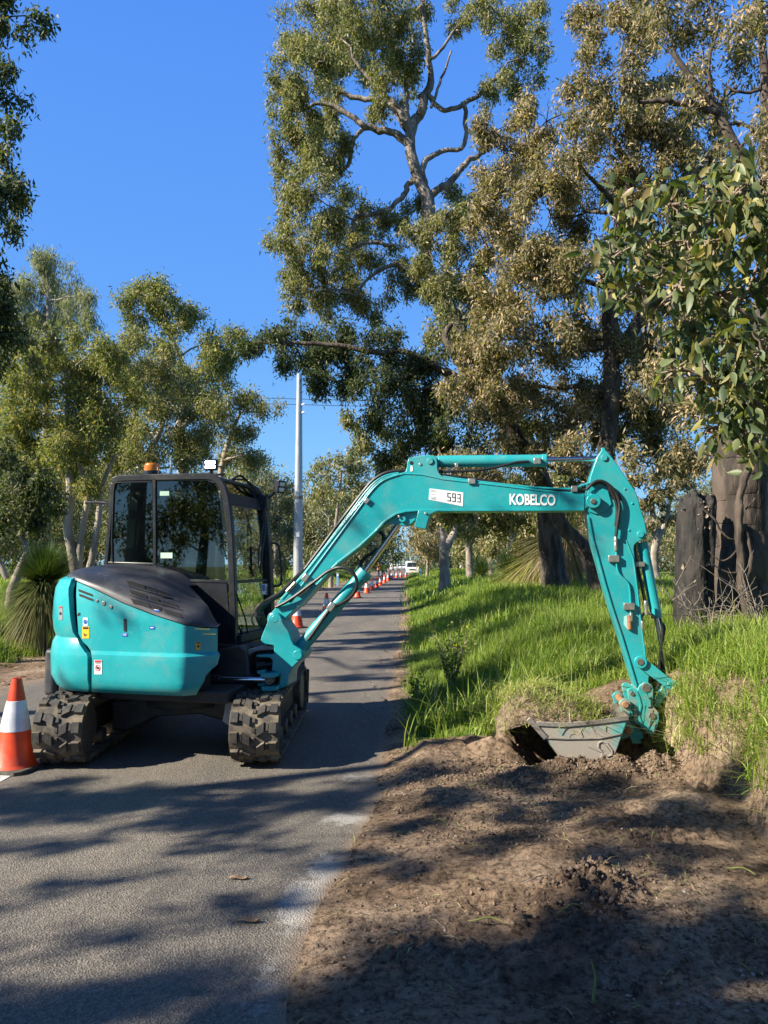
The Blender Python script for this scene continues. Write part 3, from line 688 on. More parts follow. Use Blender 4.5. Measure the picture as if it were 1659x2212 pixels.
# notices inside the lower windscreen
def fpt(px, py, du=.004):
    # point on the windscreen plane
    o = W(uf(1.3) + du, 0, 1.3); return on_plane(px, py, o, MU)
b = MB(); q = [fpt(x, y) for x, y in Z1([(1247, 748), (1294, 746), (1297, 806), (1250, 804)])]; b.prism(q, [p - MU * .003 for p in q]); nt_ = b.build('notice', WHITE, EX)
b = MB(); q = [fpt(x, y, .006) for x, y in Z1([(1250, 752), (1265, 751), (1267, 786), (1252, 786)])]; b.prism(q, [p - MU * .001 for p in q]); b.build('notice_print', BLUE, nt_)
b = MB()
for y in (762, 772, 782, 794):
    q = [fpt(x, yy, .006) for x, yy in Z1([(1270, y), (1290, y), (1290, y + 4), (1270, y + 4)])]; b.prism(q, [p - MU * .001 for p in q])
b.build('notice_lines', INK, nt_)
b = MB(); q = [fpt(x, y) for x, y in Z1([(1280, 808), (1297, 808), (1297, 822), (1280, 822)])]; b.prism(q, [p - MU * .003 for p in q]); b.build('yellow_tag', YEL, EX)
# interior
b = MB(); b.box(W(-.28, .42, 1.28), (.46, .46, .12), Rm); b.box(W(-.30, .42, 1.10), (.36, .36, .26), Rm); b.build('seat_base', SEATM, EX, bevel=.04, seg=3)
b = MB(); q = [(-.52, 1.32), (-.40, 1.34), (-.50, 1.98), (-.56, 2.10), (-.64, 2.08), (-.62, 1.9)]; b.prism([W(u, .2, z) for u, z in q], [W(u, .62, z) for u, z in q]); b.build('seat_backrest', SEATM, EX, bevel=.03, seg=3)
b = MB(); q = [L(x, y, .16) for x, y in Z1([(548, 245), (580, 275), (578, 330), (565, 470), (560, 560), (500, 560), (520, 400), (540, 300)])]; b.prism([W(u, .16, z) for u, z in q], [W(u, .19, z) for u, z in q]); b.build('seat_side_cover', SEATL, EX, bevel=.01)
b = MB(); q = [L(x, y, .06) for x, y in Z1([(537, 568), (640, 556), (642, 615), (537, 618)])]; b.prism([W(u, .06, z) for u, z in q], [W(u, .14, z) for u, z in q]); b.build('side_console', SEATL, EX, bevel=.012)
b = MB(); b.box(W(.0, .14, 1.36), (.3, .10, .08), Rm); b.tube([W(.08, .14, 1.38), W(.12, .14, 1.58)], .016, 10); b.tube([W(.12, .14, 1.56), W(.125, .14, 1.66)], .026, 10); b.tube([W(.08, .70, 1.38), W(.12, .70, 1.58)], .016, 10); b.tube([W(.12, .7, 1.56), W(.125, .7, 1.66)], .026, 10); b.box(W(.0, .70, 1.36), (.3, .10, .08), Rm); b.build('control_lever', HOSE, EX, bevel=.01)
b = MB(); b.box(W(uf(1.6) - .12, .80, 1.62), (.06, .14, .3), Rm); b.build('monitor', HOSE, EX, bevel=.015)
b = MB(); b.box(W(0, .43, .93), (1.0, .9, .06), Rm); b.box(W(-.4, .43, 1.12), (.3, .85, .4), Rm); b.build('cab_floor', DARK, EX)
# wiper
b = MB(); b.tube([fpt(*p, .03) for p in Z1([(1262, 330), (1266, 470), (1250, 560), (1240, 690)])], .010, 8); b.tube([fpt(*p, .03) for p in Z1([(1250, 700), (1228, 640), (1232, 580), (1246, 480), (1258, 420)])], .007, 8)
b.tube([fpt(*p, .03) for p in Z1([(1112, 960), (1150, 1030), (1200, 1052)])], .01, 8); b.tube([fpt(*p, .03) for p in Z1([(1110, 800), (1160, 940), (1175, 1030)])], .007, 8); b.build('wiper', HOSE, EX)
# grab handle
def gp(u, v, z): return W(u, v, z)
hz0 = zfor(W(.45, .98, 0).x, W(.45, .98, 0).y, Z1([(0, 530)])[0][1]); hz1 = zfor(W(.45, .98, 0).x, W(.45, .98, 0).y, Z1([(0, 758)])[0][1])
b = MB(); b.tube(smoothline([W(uf(hz0), .90, hz0), W(uf(hz0) + .07, .95, hz0), W(uf(hz0) + .11, .96, hz0 - .06), W(uf(hz1) + .11, .96, hz1 + .06), W(uf(hz1) + .07, .95, hz1), W(uf(hz1), .90, hz1)], 4), .012, 8); b.build('grab_handle', FRAME, EX)
# mirror at the back left
b = MB(); b.tube([W(prof[4][0], .1, 2.16), W(prof[4][0] - .22, .1, 2.19), W(prof[4][0] - .36, .08, 2.19)], .012, 8); b.box(W(prof[4][0] - .06, .08, 2.17), (.14, .05, .05), Rm); b.build('mirror_arm', FRAME, EX)
# beacon
zr = prof[7][1] + .03
c0 = on_plane(*Z1([(655, 150)])[0], MO + MV * .35, MV); b = MB(); b.cyl(Vector((c0.x, c0.y, zr - .01)), Vector((c0.x, c0.y, c0.z + .02)), .085, 24); b.build('beacon_base', FRAME, EX, bevel=.006)
p0, p1 = on_plane(*Z1([(617, 143)])[0], MO + MV * .35, MV), on_plane(*Z1([(693, 97)])[0], MO + MV * .35, MV)
b = MB(); rr = (p1 - p0).dot(MU) / 2; cc = (p0 + p1) / 2; b.tube([Vector((cc.x, cc.y, z)) for z in (p0.z, p0.z + .02, p1.z - .03, p1.z - .012, p1.z)], [rr * .98, rr, rr * .98, rr * .95, rr * .85], 24); b.build('beacon_lens', AMBER, EX)
b = MB(); c = on_plane(*Z1([(757, 150)])[0], MO + MV * .5, MV); d = on_plane(*Z1([(757, 58)])[0], MO + MV * .5, MV); b.tube([Vector((c.x, c.y, zr - .02)), c + (d - c) * .3, c + (d - c) * .3, d], [.018, .018, .008, .005], 8); b.build('antenna', ZINC, EX)
# LED work lamp, lit
LED = emit('lit_led', (1, 1, 1), 14)
c = on_plane(*Z1([(968, 103)])[0], MO + MV * .55, MV); b = MB(); b.box(c + MV * .03, (.13, .05, .11), Rm); b.box(c + MV * .03 - UP * .07, (.03, .03, .05), Rm); b.box(c + MV * .03 + Vector((0, 0, -.10)), (.3, .03, .02), Rm); wl = b.build('work_light', FRAME, EX, bevel=.012)
b = MB()
for i in (-1, 0, 1):
    for j in (-.5, .5): b.cyl(c + MU * i * .036 + UP * j * .045 + MV * .006, c + MU * i * .036 + UP * j * .045 - MV * .004, .0165, 12)
b.build('light_diode', LED, wl)
c = on_plane(*Z1([(1343, 222)])[0], MO + MU * .52, MU); b = MB(); n_ = (MU * .9 - MV * .45 + UP * -.2).normalized(); x_ = n_.cross(UP).normalized(); y_ = x_.cross(n_)
M3 = Matrix((n_, x_, y_)).transposed(); b.box(c, (.07, .10, .13), M3); b.tube([c - n_ * .03, c - n_ * .1 - UP * .1, W(uf(2.2), .8, 2.2)], .014, 8); wl2 = b.build('work_light', FRAME, EX, bevel=.012)
b = MB(); b.box(c + n_ * .037 + y_ * .028, (.006, .07, .04), M3); b.box(c + n_ * .037 - y_ * .028, (.006, .07, .04), M3); b.build('light_diode', WHITE, wl2, bevel=.004)
b = MB(); b.box(W(prof[12][0] + .03, .88, prof[12][1] - .02), (.10, .12, .16), Rm); b.box(W(prof[12][0] + .02, .84, prof[13][1] - .03), (.08, .08, .1), Rm); b.build('lamp_bracket', HOSE, EX, bevel=.01)
b = MB(); b.tube(smoothline([W(prof[9][0], .5, prof[9][1] + .02), W(prof[10][0], .55, prof[10][1] + .09), W(prof[11][0], .65, prof[11][1] + .07), W(prof[12][0], .8, prof[12][1] + .06)], 5), .012, 8)
b.tube(smoothline([W(prof[8][0], .6, prof[9][1] + .02), W(prof[10][0], .7, prof[10][1] + .06), W(prof[12][0] + .02, .9, prof[12][1] + .02)], 5), .009, 8); b.build('roof_cable', HOSE, EX)
# ---------------- boom
upper = [(607, 1291), (656, 1236), (730, 1141), (788, 1069), (822, 1038), (848, 1026), (872, 1020)]
lowerR = [(1262, 1101), (1102, 1102), (945, 1102.5), (905, 1102), (877, 1104), (855, 1110), (832, 1125), (812, 1147), (775, 1181), (730, 1215), (700, 1246), (669, 1282), (642, 1311), (620, 1332), (606, 1348)]
bracket = [(876, 1018), (879, 1008), (879.5, 998), (882, 991), (888, 988), (905, 985), (927, 983), (938, 984), (943, 989), (945, 998), (945, 1013), (948, 1021), (956, 1030)]
top = [(1000, 1037), (1087, 1047), (1160, 1056), (1203, 1061), (1240, 1063), (1266, 1067)]
tip = [(1272, 1069), (1282, 1069), (1291, 1076), (1293, 1085), (1288, 1094), (1279, 1097), (1270, 1096)]
foot = [(594, 1352), (583, 1346), (580, 1337), (583, 1326), (592, 1317)]
b = MB(); bprism(b, upper + bracket + top + tip + lowerR + foot, 0, .21); BM = b.build('boom', TEAL, EX, bevel=.006)
b = MB()
ribbon(b, [B(x, y) for x, y in lowerR[:-2]], .018, fB, -.010, .22)
ribbon(b, [B(x, y + 3) for x, y in [(872, 1020)] + [(890, 1021), (910, 1022), (935, 1027), (956, 1032)] + top[:-1]], .012, fB, -.006, .216)
ribbon(b, [B(x + 3, y + 3) for x, y in upper], .012, fB, -.006, .216)
b.build('boom_flange', TEAL, EX, bevel=.003)
b = MB(); bprism(b, Z2([(1085, 690), (1115, 660), (1145, 640), (1190, 632), (1230, 640), (1290, 645), (1325, 632), (1352, 605), (1372, 540), (1290, 540), (1210, 560), (1130, 620)]), .03, .18); bprism(b, Z2([(1372, 545), (1355, 610), (1345, 652), (1421, 669), (1437, 612), (1450, 570), (1500, 548), (1540, 540), (1400, 535)]), -.012, .22); b.build('cylinder_lug', TEAL, EX, bevel=.004)
b = MB(); bprism(b, [(1207, 1065), (1262, 1068), (1262, 1100), (1207, 1101)], -.006, 0); b.build('boom_end_plate', TEAL, EX, bevel=.002)
def pin(mb, p, off, r, h=.012, n=20):
    c = bpt(p, off); mb.cyl(c + BN * .005, c - BN * h, r, n)
b = MB(); pin(b, Z2([(405, 1275)])[0], -.012, .062, .03, 28); pin(b, (1281, 1083), -.01, .058, .035, 28); b.build('pivot_boss', TEAL, EX, bevel=.004)
b = MB(); pin(b, Z2([(405, 1275)])[0], -.04, .033); pin(b, (929, 996), 0, .028); pin(b, (870, 1121), .03, .03, .02); b.build('pivot_pin', TEAL, EX, bevel=.004)
b = MB(); pin(b, (1281, 1083), -.045, .022, .01, 8); b.build('pivot_nut', CAST, EX, bevel=.002)
b = MB(); pin(b, (889, 1000), -.001, .016, .001, 16); b.build('boom_hole', HOLE, EX)
b = MB(); pin(b, (908, 1003), 0, .012, .006); pin(b, (862, 1116), .0, .010, .006); pin(b, (920, 1109), -.01, .012, .012, 6); b.build('boom_bolt', ZINC, EX, bevel=.002)
b = MB(); q = [(887, 1006), (891, 1006), (892, 1015), (890, 1019), (886, 1018)]; bprism(b, q, -.003, 0); b.build('lifting_label', WHITE, EX)
# number label
def ontri(px, py, off=0): return bpt((px, py), off)
b = MB(); bprism(b, [(928, 1055), (1001, 1064), (1000, 1094), (926, 1079)], -.003, .0); NB = b.build('number_label', WHITE, EX)
b = MB()
def seg7(mb, x, y, w_, h_, on, th=2.2):
    sk = lambda px, py: (px, py + (px - 966) * .11)
    S = {'a': (x, y, x + w_, y + th), 'g': (x, y + h_ / 2 - th / 2, x + w_, y + h_ / 2 + th / 2), 'd': (x, y + h_ - th, x + w_, y + h_),
         'f': (x, y, x + th, y + h_ / 2), 'b': (x + w_ - th, y, x + w_, y + h_ / 2), 'e': (x, y + h_ / 2, x + th, y + h_), 'c': (x + w_ - th, y + h_ / 2, x + w_, y + h_)}
    for k in on:
        x0, y0, x1, y1 = S[k]; bprism(mb, [sk(x0 + .2, y0 + .2), sk(x1 - .2, y0 + .2), sk(x1 - .2, y1 - .2), sk(x0 + .2, y1 - .2)], -.0045, -.002)
for x, on in ((966, 'afgcd'), (976.5, 'abfgcd'), (987, 'abgcd')): seg7(b, x, 1064, 8, 18.5, on)
b.build('number', INK, NB)
b = MB()
for y in (1058.5, 1061, 1067, 1072.5, 1075, 1077): bprism(b, [(931, y), (942, y + 1.4), (942, y + 2.3), (931, y + .9)], -.0045, -.002)
b.build('small_print', PLATE, NB)
# raised maker lettering
def lettering(txt, p0, p1, hpx, par, m):
    cu = bpy.data.curves.new('lettering', 'FONT'); cu.body = txt; cu.size = 1; cu.offset = .028; cu.space_character = .98
    ob = bpy.data.objects.new('tmp', cu); col.objects.link(ob); dg = bpy.context.evaluated_depsgraph_get(); me = bpy.data.meshes.new_from_object(ob.evaluated_get(dg))
    vs = np.array([v.co[:] for v in me.vertices]); fs = [tuple(p.vertices) for p in me.polygons]
    bpy.data.objects.remove(ob); lo, hi = vs.min(0), vs.max(0)
    a, c = B(*p0), B(*p1); up = B(p0[0], p0[1] - hpx); hh = up[1] - a[1]
    V = []
    for v in vs:
        t, k = (v[0] - lo[0]) / (hi[0] - lo[0]), (v[1] - lo[1]) / (hi[1] - lo[1])
        V.append(BW(a[0] + (c[0] - a[0]) * t, a[1] + (c[1] - a[1]) * t + hh * k, -.0035))
    mb = MB(); mb.add(V, fs); n = len(V)
    o = mb.build('maker_lettering', m, par, smooth=0); s = o.modifiers.new('thick', 'SOLIDIFY'); s.thickness = .003; s.offset = 0; return o
lettering('KOBELCO', (1101, 1090.5), (1200, 1092.5), 24, EX, LETTER)
# cylinders
def cylr(mb, a, c, r, off, n=24): mb.tube([bpt(a, off), bpt(c, off)], r, n)
b = MB(); cylr(b, (652, 1396), (786, 1238), .060, .10); cylr(b, (776, 1250), (790, 1233), .070, .10); cylr(b, (643.7, 1411), (654, 1393), .05, .10); b.build('boom_cylinder', TEAL, EX, bevel=.006)
b = MB(); cylr(b, (788, 1236), (868, 1124), .028, .10); b.build('boom_rod', CHROME, EX)
b = MB(); cylr(b, (947, 997), (1180, 995), .052, .10); cylr(b, (1170, 995), (1181, 995), .056, .10); cylr(b, (930, 997), (955, 997), .045, .10); b.build('arm_cylinder', TEAL, EX, bevel=.005)
b = MB(); cylr(b, (1178, 993), (1292, 991), .021, .10); b.build('arm_rod', CHROME, EX)
# boom post (swing bracket)
P = Z2([(362, 1300), (372, 1262), (385, 1240), (405, 1230), (430, 1236), (450, 1252), (463, 1275), (466, 1295), (485, 1325), (505, 1350), (518, 1380), (525, 1410), (540, 1445), (568, 1464), (592, 1478), (604, 1497), (606, 1520), (592, 1545), (560, 1572), (525, 1610), (508, 1640), (502, 1700), (500, 1722), (455, 1740), (345, 1742), (345, 1722), (440, 1712), (452, 1640), (392, 1620), (398, 1560), (396, 1545), (380, 1532), (290, 1528), (290, 1514), (408, 1508), (408, 1450), (325, 1437), (318, 1420), (326, 1385)])
b = MB(); bprism(b, P, -.05, .26, ref=0); b.build('boom_post', TEAL, EX, bevel=.012, seg=3)
b = MB()
for q, o0, o1 in (([(285, 1622), (345, 1616), (345, 1650), (285, 1645)], -.02, .2), ([(340, 1628), (440, 1628), (455, 1640), (440, 1655), (345, 1655)], -.16, .2), ([(290, 1708), (345, 1704), (345, 1728), (290, 1728)], -.02, .2), ([(345, 1712), (450, 1712), (452, 1740), (350, 1742)], -.16, .2)):
    bprism(b, Z2(q), o0, o1, ref=0)
b.build('swing_lug', TEAL, EX, bevel=.008)
b = MB(); pin(b, Z2([(558, 1518)])[0], -.05, .04, .012, 24); b.build('post_pin', TEAL, EX, bevel=.004)
b = MB(); bprism(b, Z2([(255, 1480), (300, 1470), (400, 1500), (400, 1720), (250, 1720)]), .12, .3, ref=0); b.build('swing_mount', DARK, EX, bevel=.01)
b = MB()
for i in range(4): b.tube(smoothline([bpt(p, .0 + i * .03) for p in Z2([(300, 1590 + i * 5), (345, 1585 + i * 4), (400, 1575 + i * 8)])], 3), .014, 8)
b.tube([bpt(p, .04) for p in Z2([(290, 1588), (352, 1582)])], .045, 14)
b.build('hose_bundle', HOSE, EX)
# arm
arm = Z3([(1100, 100), (1090, 112), (1067, 145), (1048, 200), (1030, 255), (1018, 320), (1010, 400), (1012, 450), (1025, 520), (1042, 590), (1070, 690), (1108, 830), (1150, 970), (1200, 1120), (1245, 1270), (1282, 1392), (1345, 1375), (1350, 1330), (1340, 1250), (1326, 1160), (1310, 1020), (1297, 900), (1281, 760), (1268, 650), (1270, 622), (1285, 606), (1325, 586), (1336, 572), (1337, 550), (1326, 490), (1302, 420), (1292, 372), (1270, 320), (1238, 275), (1195, 212), (1150, 148), (1122, 114)])
b = MB(); bprism(b, arm, .015, .195); AR = b.build('dipper_arm', TEAL, EX, bevel=.006)
b = MB(); ribbon(b, [B(x, y, .015) for x, y in Z3([(1020, 470), (1042, 590), (1070, 690), (1108, 830), (1150, 970), (1200, 1120), (1245, 1270), (1280, 1385)])], .018, fB, .003, .207)
ribbon(b, [B(x, y, .015) for x, y in Z3([(1195, 525), (1262, 690), (1270, 740), (1285, 860), (1300, 1000), (1318, 1140), (1333, 1250)])], .010, fB, .010, .2); b.build('arm_flange', TEAL, EX, bevel=.003)
b = MB(); bprism(b, Z3([(1035, 330), (1090, 310), (1130, 330), (1150, 400), (1120, 440), (1060, 455), (1022, 440)]), .003, .02); b.build('arm_boss_plate', TEAL, EX, bevel=.006)
b = MB(); bprism(b, Z3([(1120, 300), (1150, 300), (1190, 345), (1205, 380), (1150, 375), (1122, 330)]), .013, .02); b.build('arm_opening', HOLE, EX)
b = MB(); pin(b, Z3([(1106, 150)])[0], .015, .026); pin(b, Z3([(1302, 563)])[0], .015, .028); pin(b, Z3([(1101, 104)])[0], .02, .016, .0, 8)
for p in [(1218, 318), (1258, 396), (1240, 540), (1170, 620)]: pin(b, Z3([p])[0], .015, .010, .006, 10)
b.cyl(bpt(Z3([(1101, 112)])[0], .1), bpt(Z3([(1101, 96)])[0], .1), .018, 10); b.build('arm_pin', TEAL, EX, bevel=.003)
b = MB(); cylr(b, Z3([(1312, 606)])[0], Z3([(1390, 1014)])[0], .044, .10); b.build('bucket_cylinder', TEAL, EX, bevel=.005)
b = MB(); cylr(b, Z3([(1386, 1000)])[0], Z3([(1452, 1350)])[0], .02, .10); b.build('bucket_rod', CHROME, EX)
b = MB(); c = bpt(Z3([(1385, 1012)])[0], .1)
b.tube(smoothline([bpt(p, .05) for p in Z3([(1312, 1058), (1308, 1012), (1328, 990), (1360, 994), (1385, 1020)])], 4), .012, 8); b.build('cylinder_bracket', CAST, EX)
# linkage
def bar(mb, a, c, ra, rc, o0, o1, n=12):
    a, c = Vector(B(*a, o0)), Vector(B(*c, o0)); d = (c - a).normalized(); m_ = Vector((-d.y, d.x)); q = []
    g0 = math.atan2(m_.y, m_.x)
    for k in range(n + 1): g = g0 + math.pi * k / n; q.append(a + Vector((math.cos(g), math.sin(g))) * ra)
    for k in range(n + 1): g = g0 + math.pi + math.pi * k / n; q.append(c + Vector((math.cos(g), math.sin(g))) * rc)
    mb.prism([BW(p.x, p.y, o0) for p in q], [BW(p.x, p.y, o1) for p in q])
la, lc = Z3([(1302, 1252)])[0], Z3([(1468, 1378)])[0]
b = MB(); bar(b, la, lc, .045, .036, -.03, .0); bar(b, la, lc, .045, .036, .20, .23); pin(b, la, -.03, .05, .02, 24); pin(b, lc, -.03, .036, .016, 24); b.box(bpt(Z3([(1495, 1360)])[0], -.03), (.03, .03, .03)); b.build('idler_link', TEAL, EX, bevel=.004)
b = MB(); pin(b, la, -.05, .026, .006, 8); b.build('link_nut', CAST, EX)
b = MB(); bprism(b, Z3([(1440, 1370), (1480, 1400), (1455, 1440), (1405, 1505), (1380, 1500), (1400, 1440)]), .02, .19, ref=-.03); b.build('bucket_link', TEAL, EX, bevel=.006)
hit = Z3([(1285, 1405), (1296, 1380), (1320, 1362), (1345, 1364), (1366, 1380), (1373, 1400), (1372, 1450), (1368, 1490), (1385, 1505), (1402, 1525), (1404, 1560), (1395, 1600), (1380, 1638), (1362, 1650), (1335, 1632), (1305, 1604), (1268, 1580), (1262, 1540), (1262, 1490), (1245, 1470), (1236, 1440), (1230, 1405), (1240, 1396), (1262, 1392)])
b = MB(); bprism(b, hit, -.045, -.02); bprism(b, hit, .22, .245, ref=-.045); q = Z3([(1290, 1400), (1350, 1390), (1350, 1500), (1370, 1540), (1350, 1600), (1310, 1570), (1290, 1500)]); bprism(b, q, -.02, .22, ref=-.045); b.build('quick_hitch', TEALW, EX, bevel=.006)
b = MB(); bprism(b, Z3([(1262, 1400), (1285, 1410), (1300, 1440), (1312, 1490), (1300, 1540), (1315, 1590), (1345, 1610), (1335, 1625), (1300, 1600), (1288, 1540), (1298, 1490), (1288, 1450), (1272, 1420)]), -.052, -.045); b.build('hitch_rib', TEALW, EX, bevel=.004)
b = MB(); pin(b, Z3([(1333, 1392)])[0], -.045, .034, .008, 24); pin(b, Z3([(1366, 1544)])[0], -.045, .026, .01, 20); pin(b, Z3([(1259, 1423)])[0], -.045, .018, .008); b.build('hitch_pin', CAST, EX, bevel=.003)
b = MB(); bprism(b, Z3([(1345, 1450), (1362, 1440), (1366, 1500), (1345, 1502), (1345, 1496), (1360, 1494), (1356, 1450)]), -.049, -.045); b.build('hitch_mark', INK, EX)
b = MB(); bprism(b, Z3([(1262, 1560), (1290, 1610), (1320, 1640), (1330, 1675), (1308, 1682), (1318, 1702), (1262, 1706), (1250, 1660), (1256, 1610)]), .04, .16, ref=-.02); b.build('hitch_hook', TEALW, EX, bevel=.008)
# hoses
b = MB()
def hose(pts, off, r=.013, z=Z2, k=6):
    offs = off if hasattr(off, '__len__') else [off] * len(pts); b.tube(smoothline([bpt(p, o) for p, o in zip(z(pts), offs)], k), r, 8)
for i in range(5):
    d = i * 9
    hose([(350 + d * .3, 1335 - d * .4), (315 + d * .6, 1325 - d), (288 + d, 1275 - d * .5), (280 + d, 1225), (305 + d, 1180), (370 + d * .6, 1140 + d * .1), (450 + d * .2, 1090 + d * .4), (520 + d * .3, 1020 + d * .3), (600 + d * .3, 940 + d * .3)], [.10 + .03 * i] * 2 + [-.02 + .04 * i] * 3 + [.02 + .04 * i] * 4, .016)
hose([(265, 1320), (250, 1290), (252, 1250), (290, 1200)], .15, .008)
b.build('hydraulic_hose', HOSE, EX)
b = MB()
for i in range(3): hose([(590, 958 + 0), (700, 812), (800, 676), (900, 545), (1000, 415), (1060, 345), (1130, 298), (1200, 278), (1290, 272)], .03 + .045 * i, .015)
b.build('hydraulic_hose', HOSE, EX)
b = MB(); hose([(410, 1195), (470, 1165), (540, 1120), (620, 1060), (700, 1000), (760, 955), (830, 927), (890, 935), (935, 968), (957, 1020), (950, 1075), (915, 1125), (860, 1165), (800, 1190)], [-.02, -.03, -.04, -.04, -.04, -.05, -.08, -.09, -.09, -.08, -.07, -.05, -.02, .03], .0145); b.build('hydraulic_hose', HOSE, EX)
b = MB(); hose([(785, 1195), (745, 1250), (690, 1330), (640, 1400), (622, 1415)], .03, .014); hose([(1105, 685), (1128, 700), (1138, 725), (1135, 760), (1130, 775)], .15, .016); hose([(985, 925), (990, 890), (1020, 855), (1060, 832), (1100, 800)], .16, .016); b.build('hydraulic_hose', HOSE, EX)
b = MB(); hose([(1010, 322), (1040, 292), (1075, 275), (1115, 285), (1160, 325), (1185, 380), (1188, 430), (1178, 500), (1170, 575)], -.02, .0135, Z3); hose([(1040, 300), (1080, 282), (1120, 296), (1150, 340), (1170, 390), (1176, 440), (1168, 520)], .0, .0125, Z3)
hose([(215, 225), (330, 222), (420, 217), (500, 206), (570, 190), (640, 174), (700, 170)], .04, .012, Z3); hose([(1272, 610), (1275, 680), (1292, 760), (1312, 850), (1328, 940)], .05, .012, Z3)
hose([(1408, 1015), (1422, 1090), (1412, 1180), (1405, 1260), (1410, 1340), (1385, 1400)], .06, .011, Z3); hose([(1395, 1020), (1432, 1060), (1424, 1130), (1418, 1200), (1420, 1300)], .14, .009, Z3); hose([(215, 240), (400, 262), (560, 290), (700, 312), (830, 326), (960, 330), (1020, 312)], .03, .011, Z3)
b.build('hydraulic_hose', HOSE, EX)
b = MB()
for i in range(3): hose([(470 + 14 * i, 1135 + 12 * i), (560 + 12 * i, 1030 + 10 * i), (640 + 12 * i, 925 + 10 * i), (800 + 12 * i, 708 + 10 * i), (960 + 12 * i, 492 + 10 * i), (1010 + 12 * i, 425 + 8 * i), (1080 + 8 * i, 350 + 10 * i), (1160, 305 + 12 * i), (1240, 290 + 6 * i)], .01 - .012 * (i > 1), .0085)
for i in range(2): hose([(225, 250 + i * 8), (380, 272 + i * 8), (560, 293 + i * 8), (780, 313 + i * 8), (930, 316 + i * 8), (985, 300), (1035, 285)], .02 + .05 * i, .009, Z3)
hose([(1172, 640), (1172, 700), (1176, 745), (1190, 780), (1222, 812), (1240, 840), (1248, 900), (1248, 985)], -.0, .008, Z3)
b.build('steel_pipe', TEAL, EX)
b = MB()
def fit(x, y, w_, h_, off=0, ang=0., z=Z2, d=.03):
    c = bpt(z([(x, y)])[0], off); M_ = Matrix.Rotation(-PB, 3, 'Z') @ Matrix.Rotation(ang, 3, 'Y'); b.box(c, (w_, d, h_), M_)
fit(1024, 478, .05, .04, -.01, -.9); fit(610, 997, .07, .045, -.01, -.9); fit(790, 1192, .07, .05, .02, -.9, d=.12)
fit(392, 277, .06, .045, -.005, 0, Z3); fit(945, 318, .05, .05, -.005, 0, Z3); fit(1158, 695, .085, .055, -.005, 0, Z3); fit(1240, 952, .085, .055, -.005, 0, Z3); fit(1300, 725, .07, .04, .05, 0, Z3); fit(745, 168, .06, .05, .04, 0, Z3); fit(310, 192, .03, .04, .05, 0, Z3)
for x, y, g in ((500, 1075, .8), (528, 1045, .8), (575, 1105, .75), (612, 1078, .75), (640, 1045, .75)): c = bpt(Z2([(x, y)])[0], -.02); d_ = BD * math.cos(g) * .03 + UP * math.sin(g) * .03; b.tube([c - d_, c + d_], .018, 8)
for x, y in ((1169, 600), (1169, 630), (1252, 1010), (1330, 945), (1334, 975), (1313, 1055)): c = bpt(Z3([(x, y)])[0], -.005); b.tube([c - UP * .035, c + UP * .035], .015, 8)
for p in ((645, 1366), (655, 1352), (660, 1390)): pass
b.build('hose_fitting', ZINC, EX, bevel=.004)
b = MB(); bprism(b, Z3([(1214, 1005), (1240, 1000), (1255, 1060), (1250, 1074), (1230, 1072), (1212, 1050)]), .012, .016); b.build('service_label', mat('pale_blue_label', (.3, .62, .62), rough=.4), EX)
b = MB(); q = bpt(Z3([(1243, 1035)])[0], -.0); b.tube([q - UP * .06, q + UP * .05], .02, 10); b.build('grease_fitting', RUSTY, EX)
# ---------------- bucket
O0, O1 = -.34, .50
side_ = Z3([(700, 1560), (742, 1576), (900, 1583), (1060, 1568), (1238, 1545), (1222, 1592), (1200, 1652), (1152, 1788), (1100, 1800), (1000, 1795), (872, 1772), (835, 1722), (792, 1662), (745, 1610)])
q = [B(x, y, O0) for x, y in side_]
b = MB(); b.prism([BW(s, z, O0) for s, z in q], [BW(s, z, O0 + .02) for s, z in q]); b.prism([BW(s, z, O1) for s, z in q], [BW(s, z, O1 - .02) for s, z in q]); BS = b.build('bucket_side', BUCK, EX, bevel=.004)
b = MB(); shellp = [q[0], q[13], q[12], q[11], q[10], (q[9][0], q[9][1] - .03), (q[8][0], q[8][1] - .02), q[7], q[6], q[5], q[4]]
ribbon(b, [Vector(p) for p in shellp], .018, fB, O0 + .02, O1 - .02); b.build('bucket_shell', STEELW, EX)
b = MB(); s_ = [B(x, y, O0) for x, y in Z3([(742, 1576), (900, 1583), (1060, 1568), (1238, 1545)])]; ribbon(b, [Vector((a, c - .012)) for a, c in s_], .035, fB, O0 - .012, O0); s_ = [B(x, y, O0) for x, y in Z3([(790, 1663), (900, 1668), (1080, 1665), (1195, 1642)])]; ribbon(b, s_, .012, fB, O0 - .010, O0)
s_ = [B(x, y, O0) for x, y in Z3([(696, 1557), (745, 1610), (792, 1664)])]; ribbon(b, s_, .04, fB, O0 - .014, O0 + .01); b.build('bucket_rib', STEELW, EX, bevel=.004)
b = MB(); s_ = [B(x, y, O0) for x, y in Z3([(1075, 1690), (1095, 1680), (1120, 1690), (1148, 1730), (1150, 1752), (1125, 1762), (1098, 1745), (1075, 1715), (1075, 1690)])]; ribbon(b, s_, .014, fB, O0 - .008, O0); s_ = [B(x, y, O0) for x, y in Z3([(1095, 1745), (1090, 1765), (1112, 1780)])]; ribbon(b, s_, .012, fB, O0 - .008, O0); b.build('cast_mark', BUCK, EX, bevel=.003)
ear = Z3([(1195, 1500), (1185, 1478), (1198, 1458), (1220, 1450), (1242, 1462), (1252, 1480), (1248, 1520), (1240, 1570), (1262, 1600), (1266, 1625), (1245, 1655), (1205, 1672), (1188, 1640), (1200, 1560)])
b = MB(); bprism(b, ear, -.09, -.06); bprism(b, ear, .26, .29, ref=-.09); EARo = b.build('bucket_ear', TEALW, EX, bevel=.005)
b = MB()
